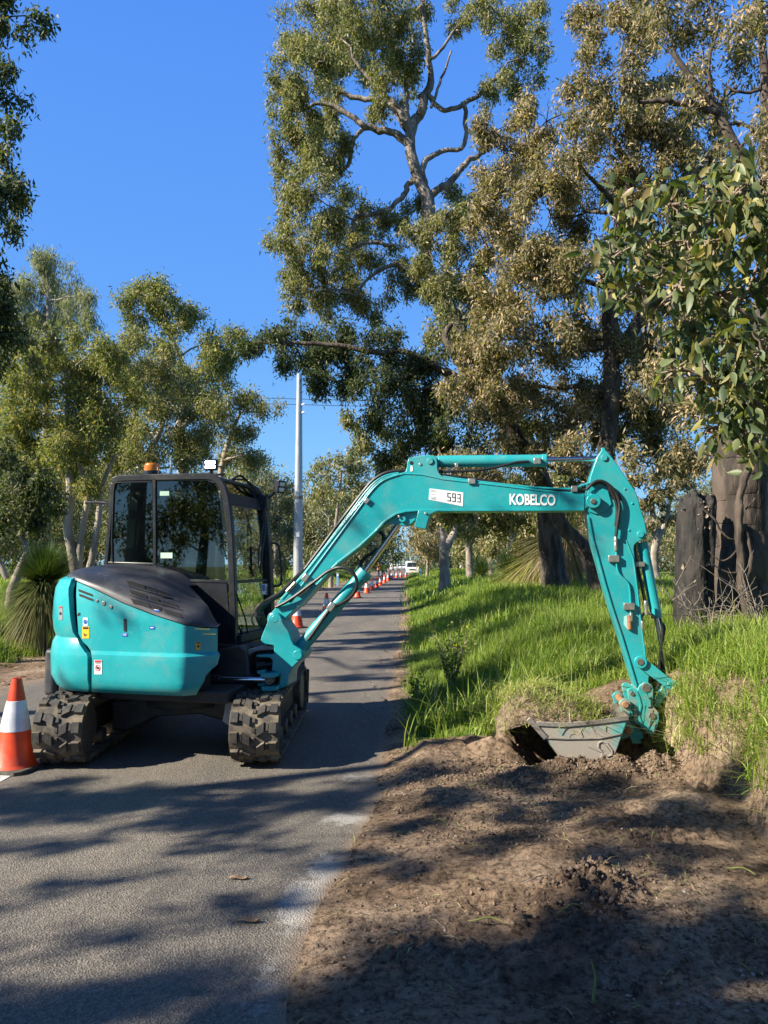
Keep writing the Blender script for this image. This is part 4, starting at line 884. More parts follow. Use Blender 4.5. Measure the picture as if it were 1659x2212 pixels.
for p in [(1219, 1482), (1235, 1622)]:
    c = bpt(Z3([p])[0], -.09); b.cyl(c - BN * .02, c + BN * .40, .026, 20)
b.build('bucket_pin', RUSTY, EX, bevel=.004)
b = MB(); lp = q[0]
for i in range(0): c = BW(lp[0] - .02, lp[1] - .005, O0 + .06 + i * .175); b.box(c, (.12, .05, .03), Matrix.Rotation(-PB, 3, 'Z') @ Matrix.Rotation(-.5, 3, 'Y'))

# ---------------- undercarriage
def track(x0, x1):
    Rr, ya, yb, zc = .235, 6.26, 8.12, .285
    per = 2 * (yb - ya) + 2 * math.pi * Rr
    def loop(s, r):
        s %= per; l = yb - ya
        if s < l: return (ya + s, zc + r)                      # top, away
        s -= l
        if s < math.pi * Rr: g = math.pi / 2 - s / Rr; return (yb + r * math.cos(g), zc + r * math.sin(g))
        s -= math.pi * Rr
        if s < l: return (yb - s, zc - r)
        s -= l; g = -math.pi / 2 - s / Rr; return (ya + r * math.cos(g), zc + r * math.sin(g))
    b = MB(); n = 110; V = []; w_ = x1 - x0
    for i in range(n):
        for xx, rr in ((x0, Rr), (x1, Rr), (x1, Rr - .03), (x0, Rr - .03)):
            y, z = loop(per * i / n, rr); V.append((xx, y, z))
    b.add(V, [(4 * i + k, 4 * i + (k + 1) % 4, 4 * ((i + 1) % n) + (k + 1) % 4, 4 * ((i + 1) % n) + k) for i in range(n) for k in range(4)])
    NL = 72; p_ = per / NL
    tops = []
    def lug(s0, pl, h=.027):
        ca = sum(p[0] for p in pl) / len(pl); cc = sum(p[1] for p in pl) / len(pl); A = []; Bt = []
        for a, c in pl:
            y, z = loop(s0 + c * p_ * 2, Rr - .002); A.append((x0 + w_ * a, y, z)); a2, c2 = ca + (a - ca) * .86, cc + (c - cc) * .86
            y, z = loop(s0 + c2 * p_ * 2, Rr + h); Bt.append((x0 + w_ * a2, y, z))
        k = len(pl); tops.append(len(b.f)); b.add(A + Bt, [tuple(range(k, 2 * k))] + [(i, (i + 1) % k, (i + 1) % k + k, i + k) for i in range(k)])
    for i in range(NL // 2):
        for m_, s0 in ((lambda a: a, i * p_ * 2), (lambda a: 1 - a, i * p_ * 2 + p_)):
            lug(s0, [(m_(.02), .02), (m_(.19), .02), (m_(.19), .60), (m_(.02), .60)]); lug(s0, [(m_(.19), .16), (m_(.27), .10), (m_(.27), .52), (m_(.19), .54)], .017)
            lug(s0, [(m_(.27), .08), (m_(.44), -.16), (m_(.44), .34), (m_(.27), .60)])
        for kk in range(2): lug(i * p_ * 2 + kk * p_, [(.465, .05), (.535, .05), (.535, .3), (.465, .3)], .014)
    T = b.build('rubber_track', RUBBER, EX, smooth=30); T.data.materials.append(RUBBERD)
    for i in tops: T.data.polygons[i].material_index = 1
    b2 = MB(); xm = (x0 + x1) / 2
    b2.box((xm, (ya + yb) / 2, .29), (w_ * .5, yb - ya - .3, .20)); b2.build('track_frame', DARK, EX, bevel=.02)
    b2 = MB()
    for yy, r_ in ((ya, .195), (yb, .195)): b2.cyl((x0 + .03, yy, zc), (x1 - .03, yy, zc), r_, 30)
    b2.build('idler_wheel', CAST, EX, bevel=.015)
    b2 = MB()
    for k in range(4): yy = ya + .42 + k * .36; b2.cyl((x0 + .05, yy, .14), (x1 - .05, yy, .14), .07, 18)
    b2.build('track_roller', CAST, EX, bevel=.01)
track(-2.72, -2.34); track(-1.20, -.82)
b = MB(); b.prism([(-2.36, 6.75, .40), (-2.36, 6.75, .16), (-2.2, 6.75, .16), (-1.95, 6.75, .28), (-1.6, 6.75, .30), (-1.3, 6.75, .22), (-1.18, 6.75, .16), (-1.18, 6.75, .40), (-1.5, 6.75, .46), (-2.05, 6.75, .46)], [(-2.36, 7.6, .40), (-2.36, 7.6, .16), (-2.2, 7.6, .16), (-1.95, 7.6, .28), (-1.6, 7.6, .30), (-1.3, 7.6, .22), (-1.18, 7.6, .16), (-1.18, 7.6, .40), (-1.5, 7.6, .46), (-2.05, 7.6, .46)])
b.build('chassis', DARK, EX, bevel=.02)
b = MB(); b.prism([(-2.70, 8.62, .06), (-.84, 8.62, .06), (-.84, 8.70, .42), (-2.70, 8.70, .42)], [(-2.70, 8.68, .06), (-.84, 8.68, .06), (-.84, 8.76, .42), (-2.70, 8.76, .42)]); b.box((-2.2, 8.2, .25), (.1, .9, .1)); b.box((-1.4, 8.2, .25), (.1, .9, .1)); b.build('dozer_blade', DARK, EX, bevel=.01)
b = MB(); qq = [at(x, y, 6.34) for x, y in [(487, 1512), (514, 1526), (510, 1578), (480, 1558), (484, 1540)]]; b.prism(qq, [p + Vector((.02, .05, 0)) for p in qq]); qq = [at(x, y, 6.33) for x, y in [(484, 1509), (516, 1526), (514, 1530), (486, 1514)]]; b.prism(qq, [p + Vector((0, .12, 0)) for p in qq]); b.build('track_guard', PLATE, EX, bevel=.003)
b = MB(); qq = [at(x, y, 8.3) for x, y in [(627, 1440), (656, 1428), (658, 1490), (628, 1490)]]; b.prism(qq, [p + Vector((0, .1, 0)) for p in qq]); b.build('mud_flap', DARK, EX)
# ================================================================== VEGETATION
BARK_G = mat('gum_bark', (.20, .165, .13), (.38, .34, .29), rough=.85, scale=4, bump=.6, bscale=14, stretch=(1, 1, .35), bdist=.02)
def twotone(name, lo, hi, z0, z1):
    m = mat(name, lo[0], lo[1], rough=.9, scale=7, bump=1., bscale=18, stretch=(1, 1, .3), bdist=.03); t = m.node_tree; N, L_ = t.nodes, t.links; b = N['Principled BSDF']
    src = b.inputs['Base Color'].links[0].from_socket; no = [n for n in N if n.type == 'TEX_NOISE'][0]; r = N.new('ShaderNodeValToRGB'); r.color_ramp.elements[0].color = (*hi[0], 1); r.color_ramp.elements[1].color = (*hi[1], 1); r.color_ramp.elements[0].position = .4; r.color_ramp.elements[1].position = .6; L_.new(no.outputs['Fac'], r.inputs[0])
    g = N.new('ShaderNodeNewGeometry'); s = N.new('ShaderNodeSeparateXYZ'); L_.new(g.outputs['Position'], s.inputs[0]); q = N.new('ShaderNodeMapRange'); q.inputs[1].default_value = z0; q.inputs[2].default_value = z1; L_.new(s.outputs['Z'], q.inputs[0])
    x = N.new('ShaderNodeMix'); x.data_type = 'RGBA'; L_.new(q.outputs[0], x.inputs[0]); L_.new(src, x.inputs[6]); L_.new(r.outputs[0], x.inputs[7]); L_.new(x.outputs[2], b.inputs['Base Color']); return m
BARK_T = twotone('rough_base_gum_bark', ((.035, .028, .022), (.13, .10, .078)), ((.10, .082, .065), (.27, .23, .19)), 4., 8.)
BARK_P = mat('pale_gum_bark', (.19, .155, .12), (.36, .31, .26), rough=.8, scale=3, bump=.4, bscale=12, stretch=(1, 1, .3), bdist=.01)
BARK_L = mat('tan_twig_bark', (.16, .11, .08), (.30, .23, .17), rough=.8, scale=6, bump=.4, bscale=18)
BARK_D = mat('dark_rough_bark', (.032, .026, .02), (.11, .088, .066), rough=.92, scale=7, bump=1., bscale=16, stretch=(1, 1, .25), bdist=.04)
BARK_B = mat('charred_bark', (.008, .008, .008), (.035, .03, .026), rough=.85, scale=6, bump=1., bscale=13, stretch=(1, 1, .35), bdist=.05)
BARK_R = mat('brown_rough_bark', (0.035, 0.027, 0.021), (0.101, 0.076, 0.059), rough=.9, scale=9, bump=1., bscale=18, stretch=(0.780, 0.760, 0.228), bdist=.03)
DEAD = mat('dead_twig', (.12, .10, .08), (.22, .185, .15), rough=.8, scale=20)
LF_G = leafmat('gum_leaf', [(0.059, 0.079, 0.041), (0.145, 0.168, 0.068), (0.222, 0.223, 0.103), (0.308, 0.278, 0.147), (0.479, 0.366, 0.250)])
LF_B = leafmat('brownish_gum_leaf', [(0.064, 0.071, 0.040), (0.154, 0.147, 0.079), (0.239, 0.204, 0.120), (0.364, 0.274, 0.172), (0.589, 0.435, 0.279)])
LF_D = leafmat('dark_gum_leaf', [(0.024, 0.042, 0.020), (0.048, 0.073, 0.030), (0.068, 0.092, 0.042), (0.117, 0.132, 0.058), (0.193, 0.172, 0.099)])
LF_Y = leafmat('yellowish_gum_leaf', [(0.063, 0.094, 0.034), (0.132, 0.168, 0.059), (0.202, 0.213, 0.086), (0.315, 0.275, 0.102), (0.454, 0.350, 0.120)])
LF_P = leafmat('pale_grey_leaf', [(0.121, 0.143, 0.098), (0.198, 0.215, 0.149), (0.275, 0.275, 0.196), (0.374, 0.352, 0.230)])
LF_M = leafmat('broad_green_leaf', [(.05, .08, .04), (.09, .125, .055), (.13, .165, .07), (.175, .20, .08), (.25, .20, .09), (.38, .36, .12)], rough=.45, trans=.3, spec=.35)
LF_F = leafmat('far_leaf', [(0.067, 0.083, 0.055), (0.142, 0.159, 0.091), (0.218, 0.212, 0.135), (0.318, 0.272, 0.182)])
def nrm(a): return a / np.maximum(np.linalg.norm(a, axis=1, keepdims=True), 1e-9)
def leaves(name, C, Ln, Wd, m, rng, par, droop=.9, big=False):
    n = len(C); d = nrm(rng.normal(size=(n, 3)) * .75 + np.array([0, 0, -droop])); s = nrm(np.cross(d, rng.normal(size=(n, 3)))); q = np.cross(s, d)
    Ls = Ln * rng.uniform(.6, 1.25, (n, 1)); Ws = Wd * rng.uniform(.7, 1.25, (n, 1)); tone = rng.random(n) ** 1.15
    if not big:
        k = rng.uniform(.05, .25, (n, 1))
        V = np.stack([C, C + d * Ls * .42 + s * Ws / 2 + q * Ws * .12, C + d * Ls + q * Ls * k, C + d * Ls * .42 - s * Ws / 2 + q * Ws * .12], 1).reshape(-1, 3)
        Q = np.arange(4 * n).reshape(-1, 4); return npmesh(name, V, Q, m, par, rnd=np.repeat(tone, 4))
    rows = [(0, .04), (.12, .6), (.34, 1.), (.62, .78), (.85, .35), (1., .02)]; V = []
    bend = rng.uniform(-.1, .35, (n, 1)); fold = rng.uniform(.1, .4, (n, 1))
    for t, w_ in rows:
        c = C + d * Ls * t - q * Ls * bend * t * t
        for g in (-1, 0, 1): V.append(c + s * Ws * .5 * w_ * g + q * abs(g) * Ws * w_ * .5 * fold)
    V = np.stack(V, 1); m_ = V.shape[1]; base = (np.arange(n) * m_)[:, None, None]
    qd = np.array([[3 * r + g, 3 * r + g + 1, 3 * r + g + 4, 3 * r + g + 3] for r in range(5) for g in range(2)])
    return npmesh(name, V.reshape(-1, 3), (base + qd[None]).reshape(-1, 4), m, par, rnd=np.repeat(tone, m_), smooth=True)
class TB:
    """tapered tubes gathered for one mesh"""
    def __init__(s): s.V = []; s.Q = []; s.n = 0
    def tube(s, P, r, k=6, rough=0., rng=None, ridge=0.):
        P = np.asarray(P, float); r = np.asarray(r, float); m = len(P); T = np.gradient(P, axis=0); T = nrm(T)
        a = np.cross(T[0], [0.3, .8, .1]); a /= np.linalg.norm(a); out = []
        for i in range(m):
            a = a - T[i] * a.dot(T[i]); a /= max(np.linalg.norm(a), 1e-9); b = np.cross(T[i], a); g = np.arange(k) * 2 * np.pi / k
            rr = r[i] * (1 + (rng.uniform(-rough, rough, k) if rough else 0))
            out.append(P[i] + np.outer(np.cos(g) * rr, a) + np.outer(np.sin(g) * rr, b))
        if ridge:
            P_ = np.repeat(P, k, 0); O = np.concatenate(out) - P_; V_ = P_ + O; R0 = np.repeat(r, k)[:, None]; U = O / np.maximum(R0, 1e-6); g1 = fbm(U[:, 0] * 2.2 + V_[:, 2] * .3, U[:, 1] * 2.2 + V_[:, 2] * .25, 1.6, 4, 3., .62); g2 = fbm(U[:, 0] * 6 + V_[:, 2] * .3, U[:, 1] * 6 + V_[:, 2] * .2, 1.2, 3, 8.)
            out = [P_ + O * (1 + ridge * (g1 * 1.6 + g2 * .5))[:, None]]
        V = np.concatenate(out); i, j = np.meshgrid(np.arange(m - 1), np.arange(k), indexing='ij')
        Q = np.stack([i * k + j, i * k + (j + 1) % k, (i + 1) * k + (j + 1) % k, (i + 1) * k + j], -1).reshape(-1, 4)
        s.V.append(V); s.Q.append(Q + s.n); s.n += len(V)
    def build(s, name, m, par): return npmesh(name, np.concatenate(s.V), np.concatenate(s.Q), m, par, smooth=True)
def cr(P, k=6):
    P = np.asarray(P, float); n = len(P); out = []
    for i in range(n - 1):
        a, b, c, d = P[max(i - 1, 0)], P[i], P[i + 1], P[min(i + 2, n - 1)]
        for j in range(k):
            t = j / k; out.append(.5 * ((2 * b) + (c - a) * t + (2 * a - 5 * b + 4 * c - d) * t * t + (3 * b - a - 3 * c + d) * t ** 3))
    return np.array(out + [P[-1]])
TREES = []
def tree3(name, label, cat, trunks, blobs, leafm, barkm, Ln=.13, Wd=.032, lai=2.2, seed=1, droop=.9, limbs=(), big=False, group=None, clus=.18, twigs=4, sect=12, rough=.06, ridge=0., dens=2.3):
    """trunks/limbs: lists of 4-column (x, y, z, radius) paths; blobs: (x, y, z, R)"""
    rng = np.random.default_rng(seed); b0 = trunks[0][0]
    rt = root(name, (float(b0[0]), float(b0[1]), float(b0[2])), label, cat, group=group)
    tb = TB(); nodes_ = []
    for T in trunks:
        T = cr(T, 7); 
        n = len(T); w_ = np.cumsum(rng.normal(size=(n, 2)) * T[:, 3:4] * (.03 if T[0, 3] > .2 else .12), axis=0); w_ -= np.linspace(0, 1, n)[:, None] * w_[-1]
        P = T[:, :3].copy(); P[:, :2] += w_; fl = 1 + .22 * np.exp(-np.arange(n) / 2.5) * (T is not None)
        r_ = T[:, 3] * (fl if T[0, 3] > .12 else 1)
        nodes_.append(np.c_[P, T[:, 3]])
        if ridge: f_ = np.linspace(0, n - 1, n * 5); ii = np.arange(n); P2 = np.stack([np.interp(f_, ii, P[:, c]) for c in range(3)], 1); tb.tube(P2, np.interp(f_, ii, r_), 40, 0, None, ridge)
        else: tb.tube(P, r_, sect, rough if T[0, 3] < .1 else .03, rng)
    tb.build('trunk', barkm, rt)
    lb = TB()
    for T in limbs:
        T = cr(T, 6); n = len(T); P = T[:, :3].copy(); w_ = np.cumsum(rng.normal(size=(n, 3)) * T[:, 3:4] * .35, axis=0); w_ -= np.linspace(0, 1, n)[:, None] * w_[-1]
        P += w_; lb.tube(P, T[:, 3], 8, .08, rng); nodes_.append(np.c_[P, T[:, 3]])
    ND = np.concatenate(nodes_); C = []
    for (x, y, z, Rb) in blobs:
        c = np.array([x, y, z]); d = ND[:, :3] - c; dist = np.linalg.norm(d * [1, 1, 1.0], axis=1) + np.maximum(d[:, 2], 0) * 1.2 + (ND[:, 2] < b0[2] + .8) * 3
        k = int(np.argmin(dist)); a = ND[k, :3]; L_ = np.linalg.norm(c - a)
        if L_ > Rb * .5:
            m = int(max(5, min(12, L_ / .35))); t = np.linspace(0, 1, m)[:, None]; mid = (a + c) / 2 + np.array([0, 0, L_ * .12]) + rng.normal(size=3) * L_ * .10
            P = (1 - t) ** 2 * a + 2 * t * (1 - t) * mid + t * t * c + np.sin(t * np.pi) * rng.normal(size=(m, 3)) * L_ * .03
            r0 = min(ND[k, 3] * .6, .03 + L_ * .016); lb.tube(P, np.linspace(r0, .010, m), 6)
            ND2 = np.c_[P, np.linspace(r0, .010, m)][2:]; ND = np.concatenate([ND, ND2])
        for _ in range(twigs):
            e = c + np.clip(rng.normal(size=3), -1.25, 1.25) * Rb * np.array([.58, .58, .5]); t = np.linspace(0, 1, 5)[:, None]; P = c + (e - c) * t + rng.normal(size=(5, 3)) * Rb * .05 * np.sin(t * 3.1)
            P[0] = c; lb.tube(P, np.linspace(.012, .004, 5), 4)
        area = np.pi * Rb * Rb; nl = int(dens * lai * area / (Ln * Wd * .55)); nc = max(4, int(3.0 * (Rb / (clus + .06 * Rb)) ** 2 * .35))
        u = nrm(rng.normal(size=(nc, 3))) * (rng.random((nc, 1)) ** .42) * Rb * [1., 1., .85]; cc = c + u
        w = rng.random(nc) ** 1.2 + .15; w /= w.sum(); ids = rng.choice(nc, nl, p=w)
        C.append(cc[ids] + rng.normal(size=(nl, 3)) * (clus * (.5 + Rb * .35)) * [.85, .85, 1.0])
    if lb.n: lb.build('branches', barkm, rt)
    if C:
        C = np.concatenate(C); leaves('crown', C, Ln, Wd, leafm, rng, rt, droop, big)
    TREES.append(rt); return rt
def P4(L_, d, dd=0):
    """pixel path [(px, py, width_px[, depth])] -> (x, y, z, r)"""
    o = []
    for q in L_:
        D = q[3] if len(q) > 3 else d; p = at(q[0], q[1], D); o.append((p.x, p.y, p.z, q[2] * D / F / 2))
    return o
def tree(name, label, cat, d, trunks, blobs, leafm, barkm, spread=.8, seed=1, limbs=(), ground=True, **kw):
    rg = random.Random(seed * 7 + 1); bl = []
    for q in blobs:
        D = q[3] if len(q) > 3 else d + rg.uniform(-1, 1) * spread * min(3., q[2] * d / F * 2.2)
        p = at(q[0], q[1], D); bl.append((p.x, p.y, p.z, q[2] * 1.1 * D / F))
    tk = [P4(t, d) for t in trunks]
    t0 = list(tk[0][0]); zg = hz(t0[0], t0[1])
    if ground: tk[0] = [(t0[0], t0[1], zg - .15, t0[3])] + ([tuple(t0)] if t0[2] > zg + .3 else []) + tk[0][1:]
    return tree3(name, label, cat, tk, bl, leafm, barkm, seed=seed, limbs=[P4(t, d) for t in limbs], **kw)
# ---- tall gum in the middle
tree('gum_tree', 'tallest gum tree, pale twisting limbs against the sky above the boom', 'tree', 20,
     [[(1200, 1290, 58), (1190, 1180, 50), (1178, 1080, 44), (1140, 960, 38), (1085, 850, 34), (1020, 760, 34), (985, 700, 32), (960, 640, 30), (925, 585, 30), (922, 520, 28), (925, 440, 29), (905, 390, 26), (888, 330, 24), (886, 280, 21)]],
     [(700, 60, 95), (790, 40, 90), (660, 150, 80), (760, 130, 85), (850, 95, 75), (635, 225, 55), (650, 290, 68), (700, 350, 70), (640, 335, 50), (690, 430, 72), (770, 470, 65), (680, 525, 72), (635, 560, 45), (760, 570, 62), (840, 505, 50), (890, 460, 40), (700, 620, 72), (640, 640, 38), (800, 650, 52), (870, 600, 48), (975, 500, 62), (1005, 560, 55), (1000, 430, 45),
      (1010, 20, 50), (1100, 55, 75), (1150, 105, 50), (1120, 170, 45), (1065, 195, 38), (890, 25, 45), (860, 175, 55), (825, 225, 36), (600, 190, 38), (610, 400, 40), (720, 235, 45), (940, 630, 50), (1000, 640, 55), (740, 300, 30), (620, 480, 35), (1050, 640, 60), (590, 520, 18), (935, 560, 42, 18.6), (905, 510, 36, 18.8), (965, 625, 46, 18.5), (1000, 700, 52, 18.3), (1045, 780, 56, 18.3), (950, 720, 44, 18.4), (1090, 850, 60, 18.3), (1120, 930, 60, 18.3), (960, 480, 34, 18.8)],
     LF_G, BARK_T, seed=3, Ln=.13, Wd=.034, lai=1.85, ridge=.06, clus=.17, limbs=[
      [(886, 285, 24), (905, 240, 22), (918, 200, 20), (935, 130, 14), (922, 70, 12), (915, 0, 9)], [(888, 300, 20), (870, 262, 18), (845, 235, 14), (800, 225, 12), (745, 205, 11), (700, 190, 8)], [(880, 280, 18), (862, 230, 14), (830, 190, 12), (795, 160, 9), (760, 120, 7)],
      [(885, 270, 16), (880, 220, 11), (878, 160, 9), (895, 90, 7), (880, 30, 6)], [(887, 312, 20), (840, 288, 16), (790, 275, 14), (750, 250, 12), (700, 225, 9), (650, 240, 6)], [(925, 205, 12), (960, 238, 11), (1000, 220, 11), (1040, 195, 10), (1080, 160, 8)], [(1000, 222, 10), (1003, 270, 10), (990, 320, 10), (950, 335, 11), (918, 360, 14), (915, 400, 16)][::-1],
      [(930, 430, 18), (975, 385, 15), (1010, 355, 13), (1055, 322, 10)], [(905, 372, 16), (880, 390, 13), (865, 420, 12), (830, 450, 11), (775, 470, 10), (760, 500, 8)], [(790, 275, 10), (765, 300, 9), (755, 350, 9), (720, 385, 6), (700, 400, 4)], [(960, 640, 14), (900, 600, 12), (860, 570, 10), (800, 590, 8), (770, 640, 6)], [(925, 130, 8), (960, 95, 7), (985, 60, 5)], [(930, 235, 7), (955, 170, 6), (975, 110, 4)], [(850, 530, 9), (800, 525, 8), (760, 540, 6)]])
# dark low branch mass hanging over the road, from a neighbour of the tall gum
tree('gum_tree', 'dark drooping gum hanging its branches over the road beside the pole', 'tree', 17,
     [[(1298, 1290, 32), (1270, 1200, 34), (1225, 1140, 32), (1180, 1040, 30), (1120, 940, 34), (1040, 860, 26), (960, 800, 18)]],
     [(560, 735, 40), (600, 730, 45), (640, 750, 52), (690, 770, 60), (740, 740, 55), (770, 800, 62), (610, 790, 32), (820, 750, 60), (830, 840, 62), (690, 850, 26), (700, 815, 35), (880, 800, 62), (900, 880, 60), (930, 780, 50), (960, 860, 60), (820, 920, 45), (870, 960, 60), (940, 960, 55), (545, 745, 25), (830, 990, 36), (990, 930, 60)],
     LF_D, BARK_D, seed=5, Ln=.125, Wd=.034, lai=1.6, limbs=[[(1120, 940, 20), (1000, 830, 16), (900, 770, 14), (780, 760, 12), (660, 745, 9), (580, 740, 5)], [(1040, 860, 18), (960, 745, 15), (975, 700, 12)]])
# ---- brown foliage mass right of the centre
tree('gum_tree', 'broad brownish leaved gum filling the right side behind the dipper arm', 'tree', 15.5,
     [[(1352, 1300, 40), (1342, 1150, 38), (1326, 1000, 38), (1332, 900, 38), (1330, 780, 36), (1320, 680, 34), (1325, 600, 30), (1340, 480, 26), (1370, 380, 20)], [(1330, 780, 30), (1400, 660, 26), (1440, 560, 22), (1460, 450, 18), (1420, 390, 15)]],
     [(1300, 60, 72), (1300, 180, 84), (1180, 262, 62), (1130, 250, 42), (1065, 285, 45), (1110, 350, 75), (1230, 335, 92), (1350, 285, 90), (1410, 190, 80), (1380, 100, 60), (1095, 450, 72), (1190, 470, 92), (1310, 430, 90), (1110, 590, 88), (1230, 590, 100), (1350, 560, 60), (1140, 730, 100), (1260, 740, 100), (1080, 850, 82), (1180, 870, 92), (1290, 880, 92), (1390, 760, 70), (1400, 890, 72), (1500, 300, 62), (1070, 520, 50), (1060, 650, 60), (1040, 760, 60), (1000, 850, 60), (1250, 990, 60), (1160, 990, 62), (1060, 1000, 62), (990, 1010, 60), (1350, 960, 60), (1450, 330, 66), (1480, 430, 66), (1400, 420, 74), (1450, 560, 70), (1550, 540, 55), (1160, 400, 60), (1420, 300, 66), (1540, 350, 50), (1400, 650, 76), (1480, 760, 76), (1560, 700, 66), (1350, 850, 76), (1450, 950, 70), (1500, 980, 60), (1090, 380, 50), (1170, 560, 70), (1500, 640, 66), (1060, 390, 40), (1045, 470, 40), (1420, 20, 60), (1360, 40, 50)],
     LF_B, BARK_D, seed=7, Ln=.115, Wd=.033, lai=1.7, clus=.16, limbs=[[(1370, 380, 16), (1330, 300, 12), (1290, 240, 9), (1250, 180, 6)], [(1440, 560, 16), (1490, 500, 14), (1530, 470, 11)]])
tree('gum_tree', 'lower gum crown with thick dark trunk behind the boom tip', 'tree', 23,
     [[(1372, 1285, 26), (1360, 1180, 26), (1330, 1100, 24), (1280, 1040, 20), (1220, 980, 14)]],
     [(900, 1040, 40), (960, 1060, 50), (1020, 1070, 50), (1090, 1060, 50), (1160, 1060, 50), (1230, 1050, 52), (1290, 1080, 40), (1100, 1140, 40), (1040, 1130, 40), (1150, 1130, 36), (980, 1110, 36), (1230, 1120, 30), (1060, 1175, 20), (1120, 1185, 20), (850, 1010, 40), (800, 960, 40), (760, 915, 26)],
     LF_G, BARK_D, seed=9, Ln=.15, Wd=.05, lai=2.2)
# ---- upper right crown with bare grey branches
tree('gum_tree', 'sparse gum with bare grey branches in the top right corner', 'tree', 12,
     [[(1760, 1330, 80), (1740, 900, 66), (1700, 600, 50), (1640, 470, 36), (1590, 330, 26), (1545, 240, 20), (1500, 180, 16), (1450, 110, 11)], [(1690, 560, 34), (1655, 400, 28), (1650, 200, 20), (1640, 0, 14)]],
     [(1480, 70, 60), (1590, 50, 60), (1645, 140, 62), (1560, 220, 50), (1620, 300, 60), (1490, 210, 40), (1650, 390, 60), (1560, 400, 45), (1430, 30, 50), (1540, 0, 60), (1650, 20, 60), (1520, 130, 36), (1480, 560, 50), (1540, 620, 50), (1470, 700, 60), (1440, 820, 60), (1500, 880, 60), (1400, 1000, 40)],
     LF_B, BARK_R, seed=11, Ln=.115, Wd=.032, lai=1.15, clus=.22, limbs=[[(1545, 240, 20), (1480, 215, 15), (1430, 210, 12), (1380, 220, 8)], [(1545, 240, 12), (1530, 150, 9), (1545, 70, 6), (1535, 10, 5)], [(1640, 470, 22), (1560, 460, 16), (1500, 500, 12), (1460, 480, 8)], [(1655, 300, 9), (1600, 270, 7), (1550, 285, 4)], [(1650, 190, 8), (1600, 200, 6), (1560, 180, 4)]])
# ---- big rough trunk at the right with the burnt stub in front
tree('gum_tree', 'massive rough barked trunk at the right edge above long grass', 'tree', 9.6,
     [[(1590, 1360, 118), (1588, 1250, 108), (1585, 1150, 104), (1590, 1040, 112), (1600, 960, 118), (1625, 860, 90), (1660, 700, 80), (1700, 500, 70)]],
     [(1640, 900, 50), (1600, 820, 45), (1690, 760, 80), (1720, 600, 90)], LF_G, BARK_R, seed=13, Ln=.12, Wd=.04, lai=1.5, ridge=.10,
     limbs=[[(1600, 1000, 50), (1640, 930, 46), (1680, 880, 40)]])
rng = np.random.default_rng(2)
tb = TB(); Pq = np.array(P4([(1502, 1372, 95), (1500, 1300, 84), (1502, 1230, 80), (1505, 1160, 78), (1506, 1110, 76), (1508, 1086, 72), (1508, 1080, 50), (1508, 1078, 4)], 9.1)); Pq[0, 2] = hz(Pq[0, 0], Pq[0, 1]) - .15; Pq = cr(Pq, 16); tb.tube(Pq[:, :3], Pq[:, 3], 48, 0, None, .38)
for V_ in tb.V:
    tp = V_[:, 2] > Pq[-1, 2] - .12; V_[tp, 2] += fbm(V_[tp, 0] * 9, V_[tp, 1] * 9, 1., 3, 2.) * .38 + .02
st = root('tree_stump', (Pq[0, 0], Pq[0, 1], Pq[0, 2]), 'charred black broken stump with flaking bark in front of the big trunk', 'stump'); tb.build('trunk', BARK_B, st)
FLK = mat('bark_flake', (.35, .29, .2), (.2, .16, .12), rough=.8, scale=20)
Vf, Qf, rn = [], [], np.random.default_rng(4)
for i in range(46):
    z = Pq[0, 2] + .2 + rn.random() * 1.5; k = int(np.argmin(abs(Pq[:, 2] - z))); g = rn.uniform(3.3, 6.1); r_ = Pq[k, 3] * 1.04
    c = np.array([Pq[k, 0] + r_ * math.cos(g), Pq[k, 1] + r_ * math.sin(g), z]); tx = np.array([-math.sin(g), math.cos(g), 0]); nn_ = np.array([math.cos(g), math.sin(g), 0]); a, h = rn.uniform(.008, .024), rn.uniform(.012, .05)
    n0 = len(Vf)
    for (p, q) in ((-1, -.6), (.2, -1), (1, -.2), (.6, .9)): Vf.append(c + tx * a * p + np.array([0, 0, h * q]) + nn_ * rn.uniform(-.03, .0))
    for v in Vf[n0:n0 + 4]: pass
    Vf += [v - nn_ * .02 for v in Vf[n0:n0 + 4]]; Qf += [[n0, n0 + 1, n0 + 2, n0 + 3], [n0 + 4, n0 + 5, n0 + 6, n0 + 7]] + [[n0 + i_, n0 + (i_ + 1) % 4, n0 + 4 + (i_ + 1) % 4, n0 + 4 + i_] for i_ in range(4)]
npmesh('bark_flakes', np.array(Vf), np.array(Qf), FLK, st)
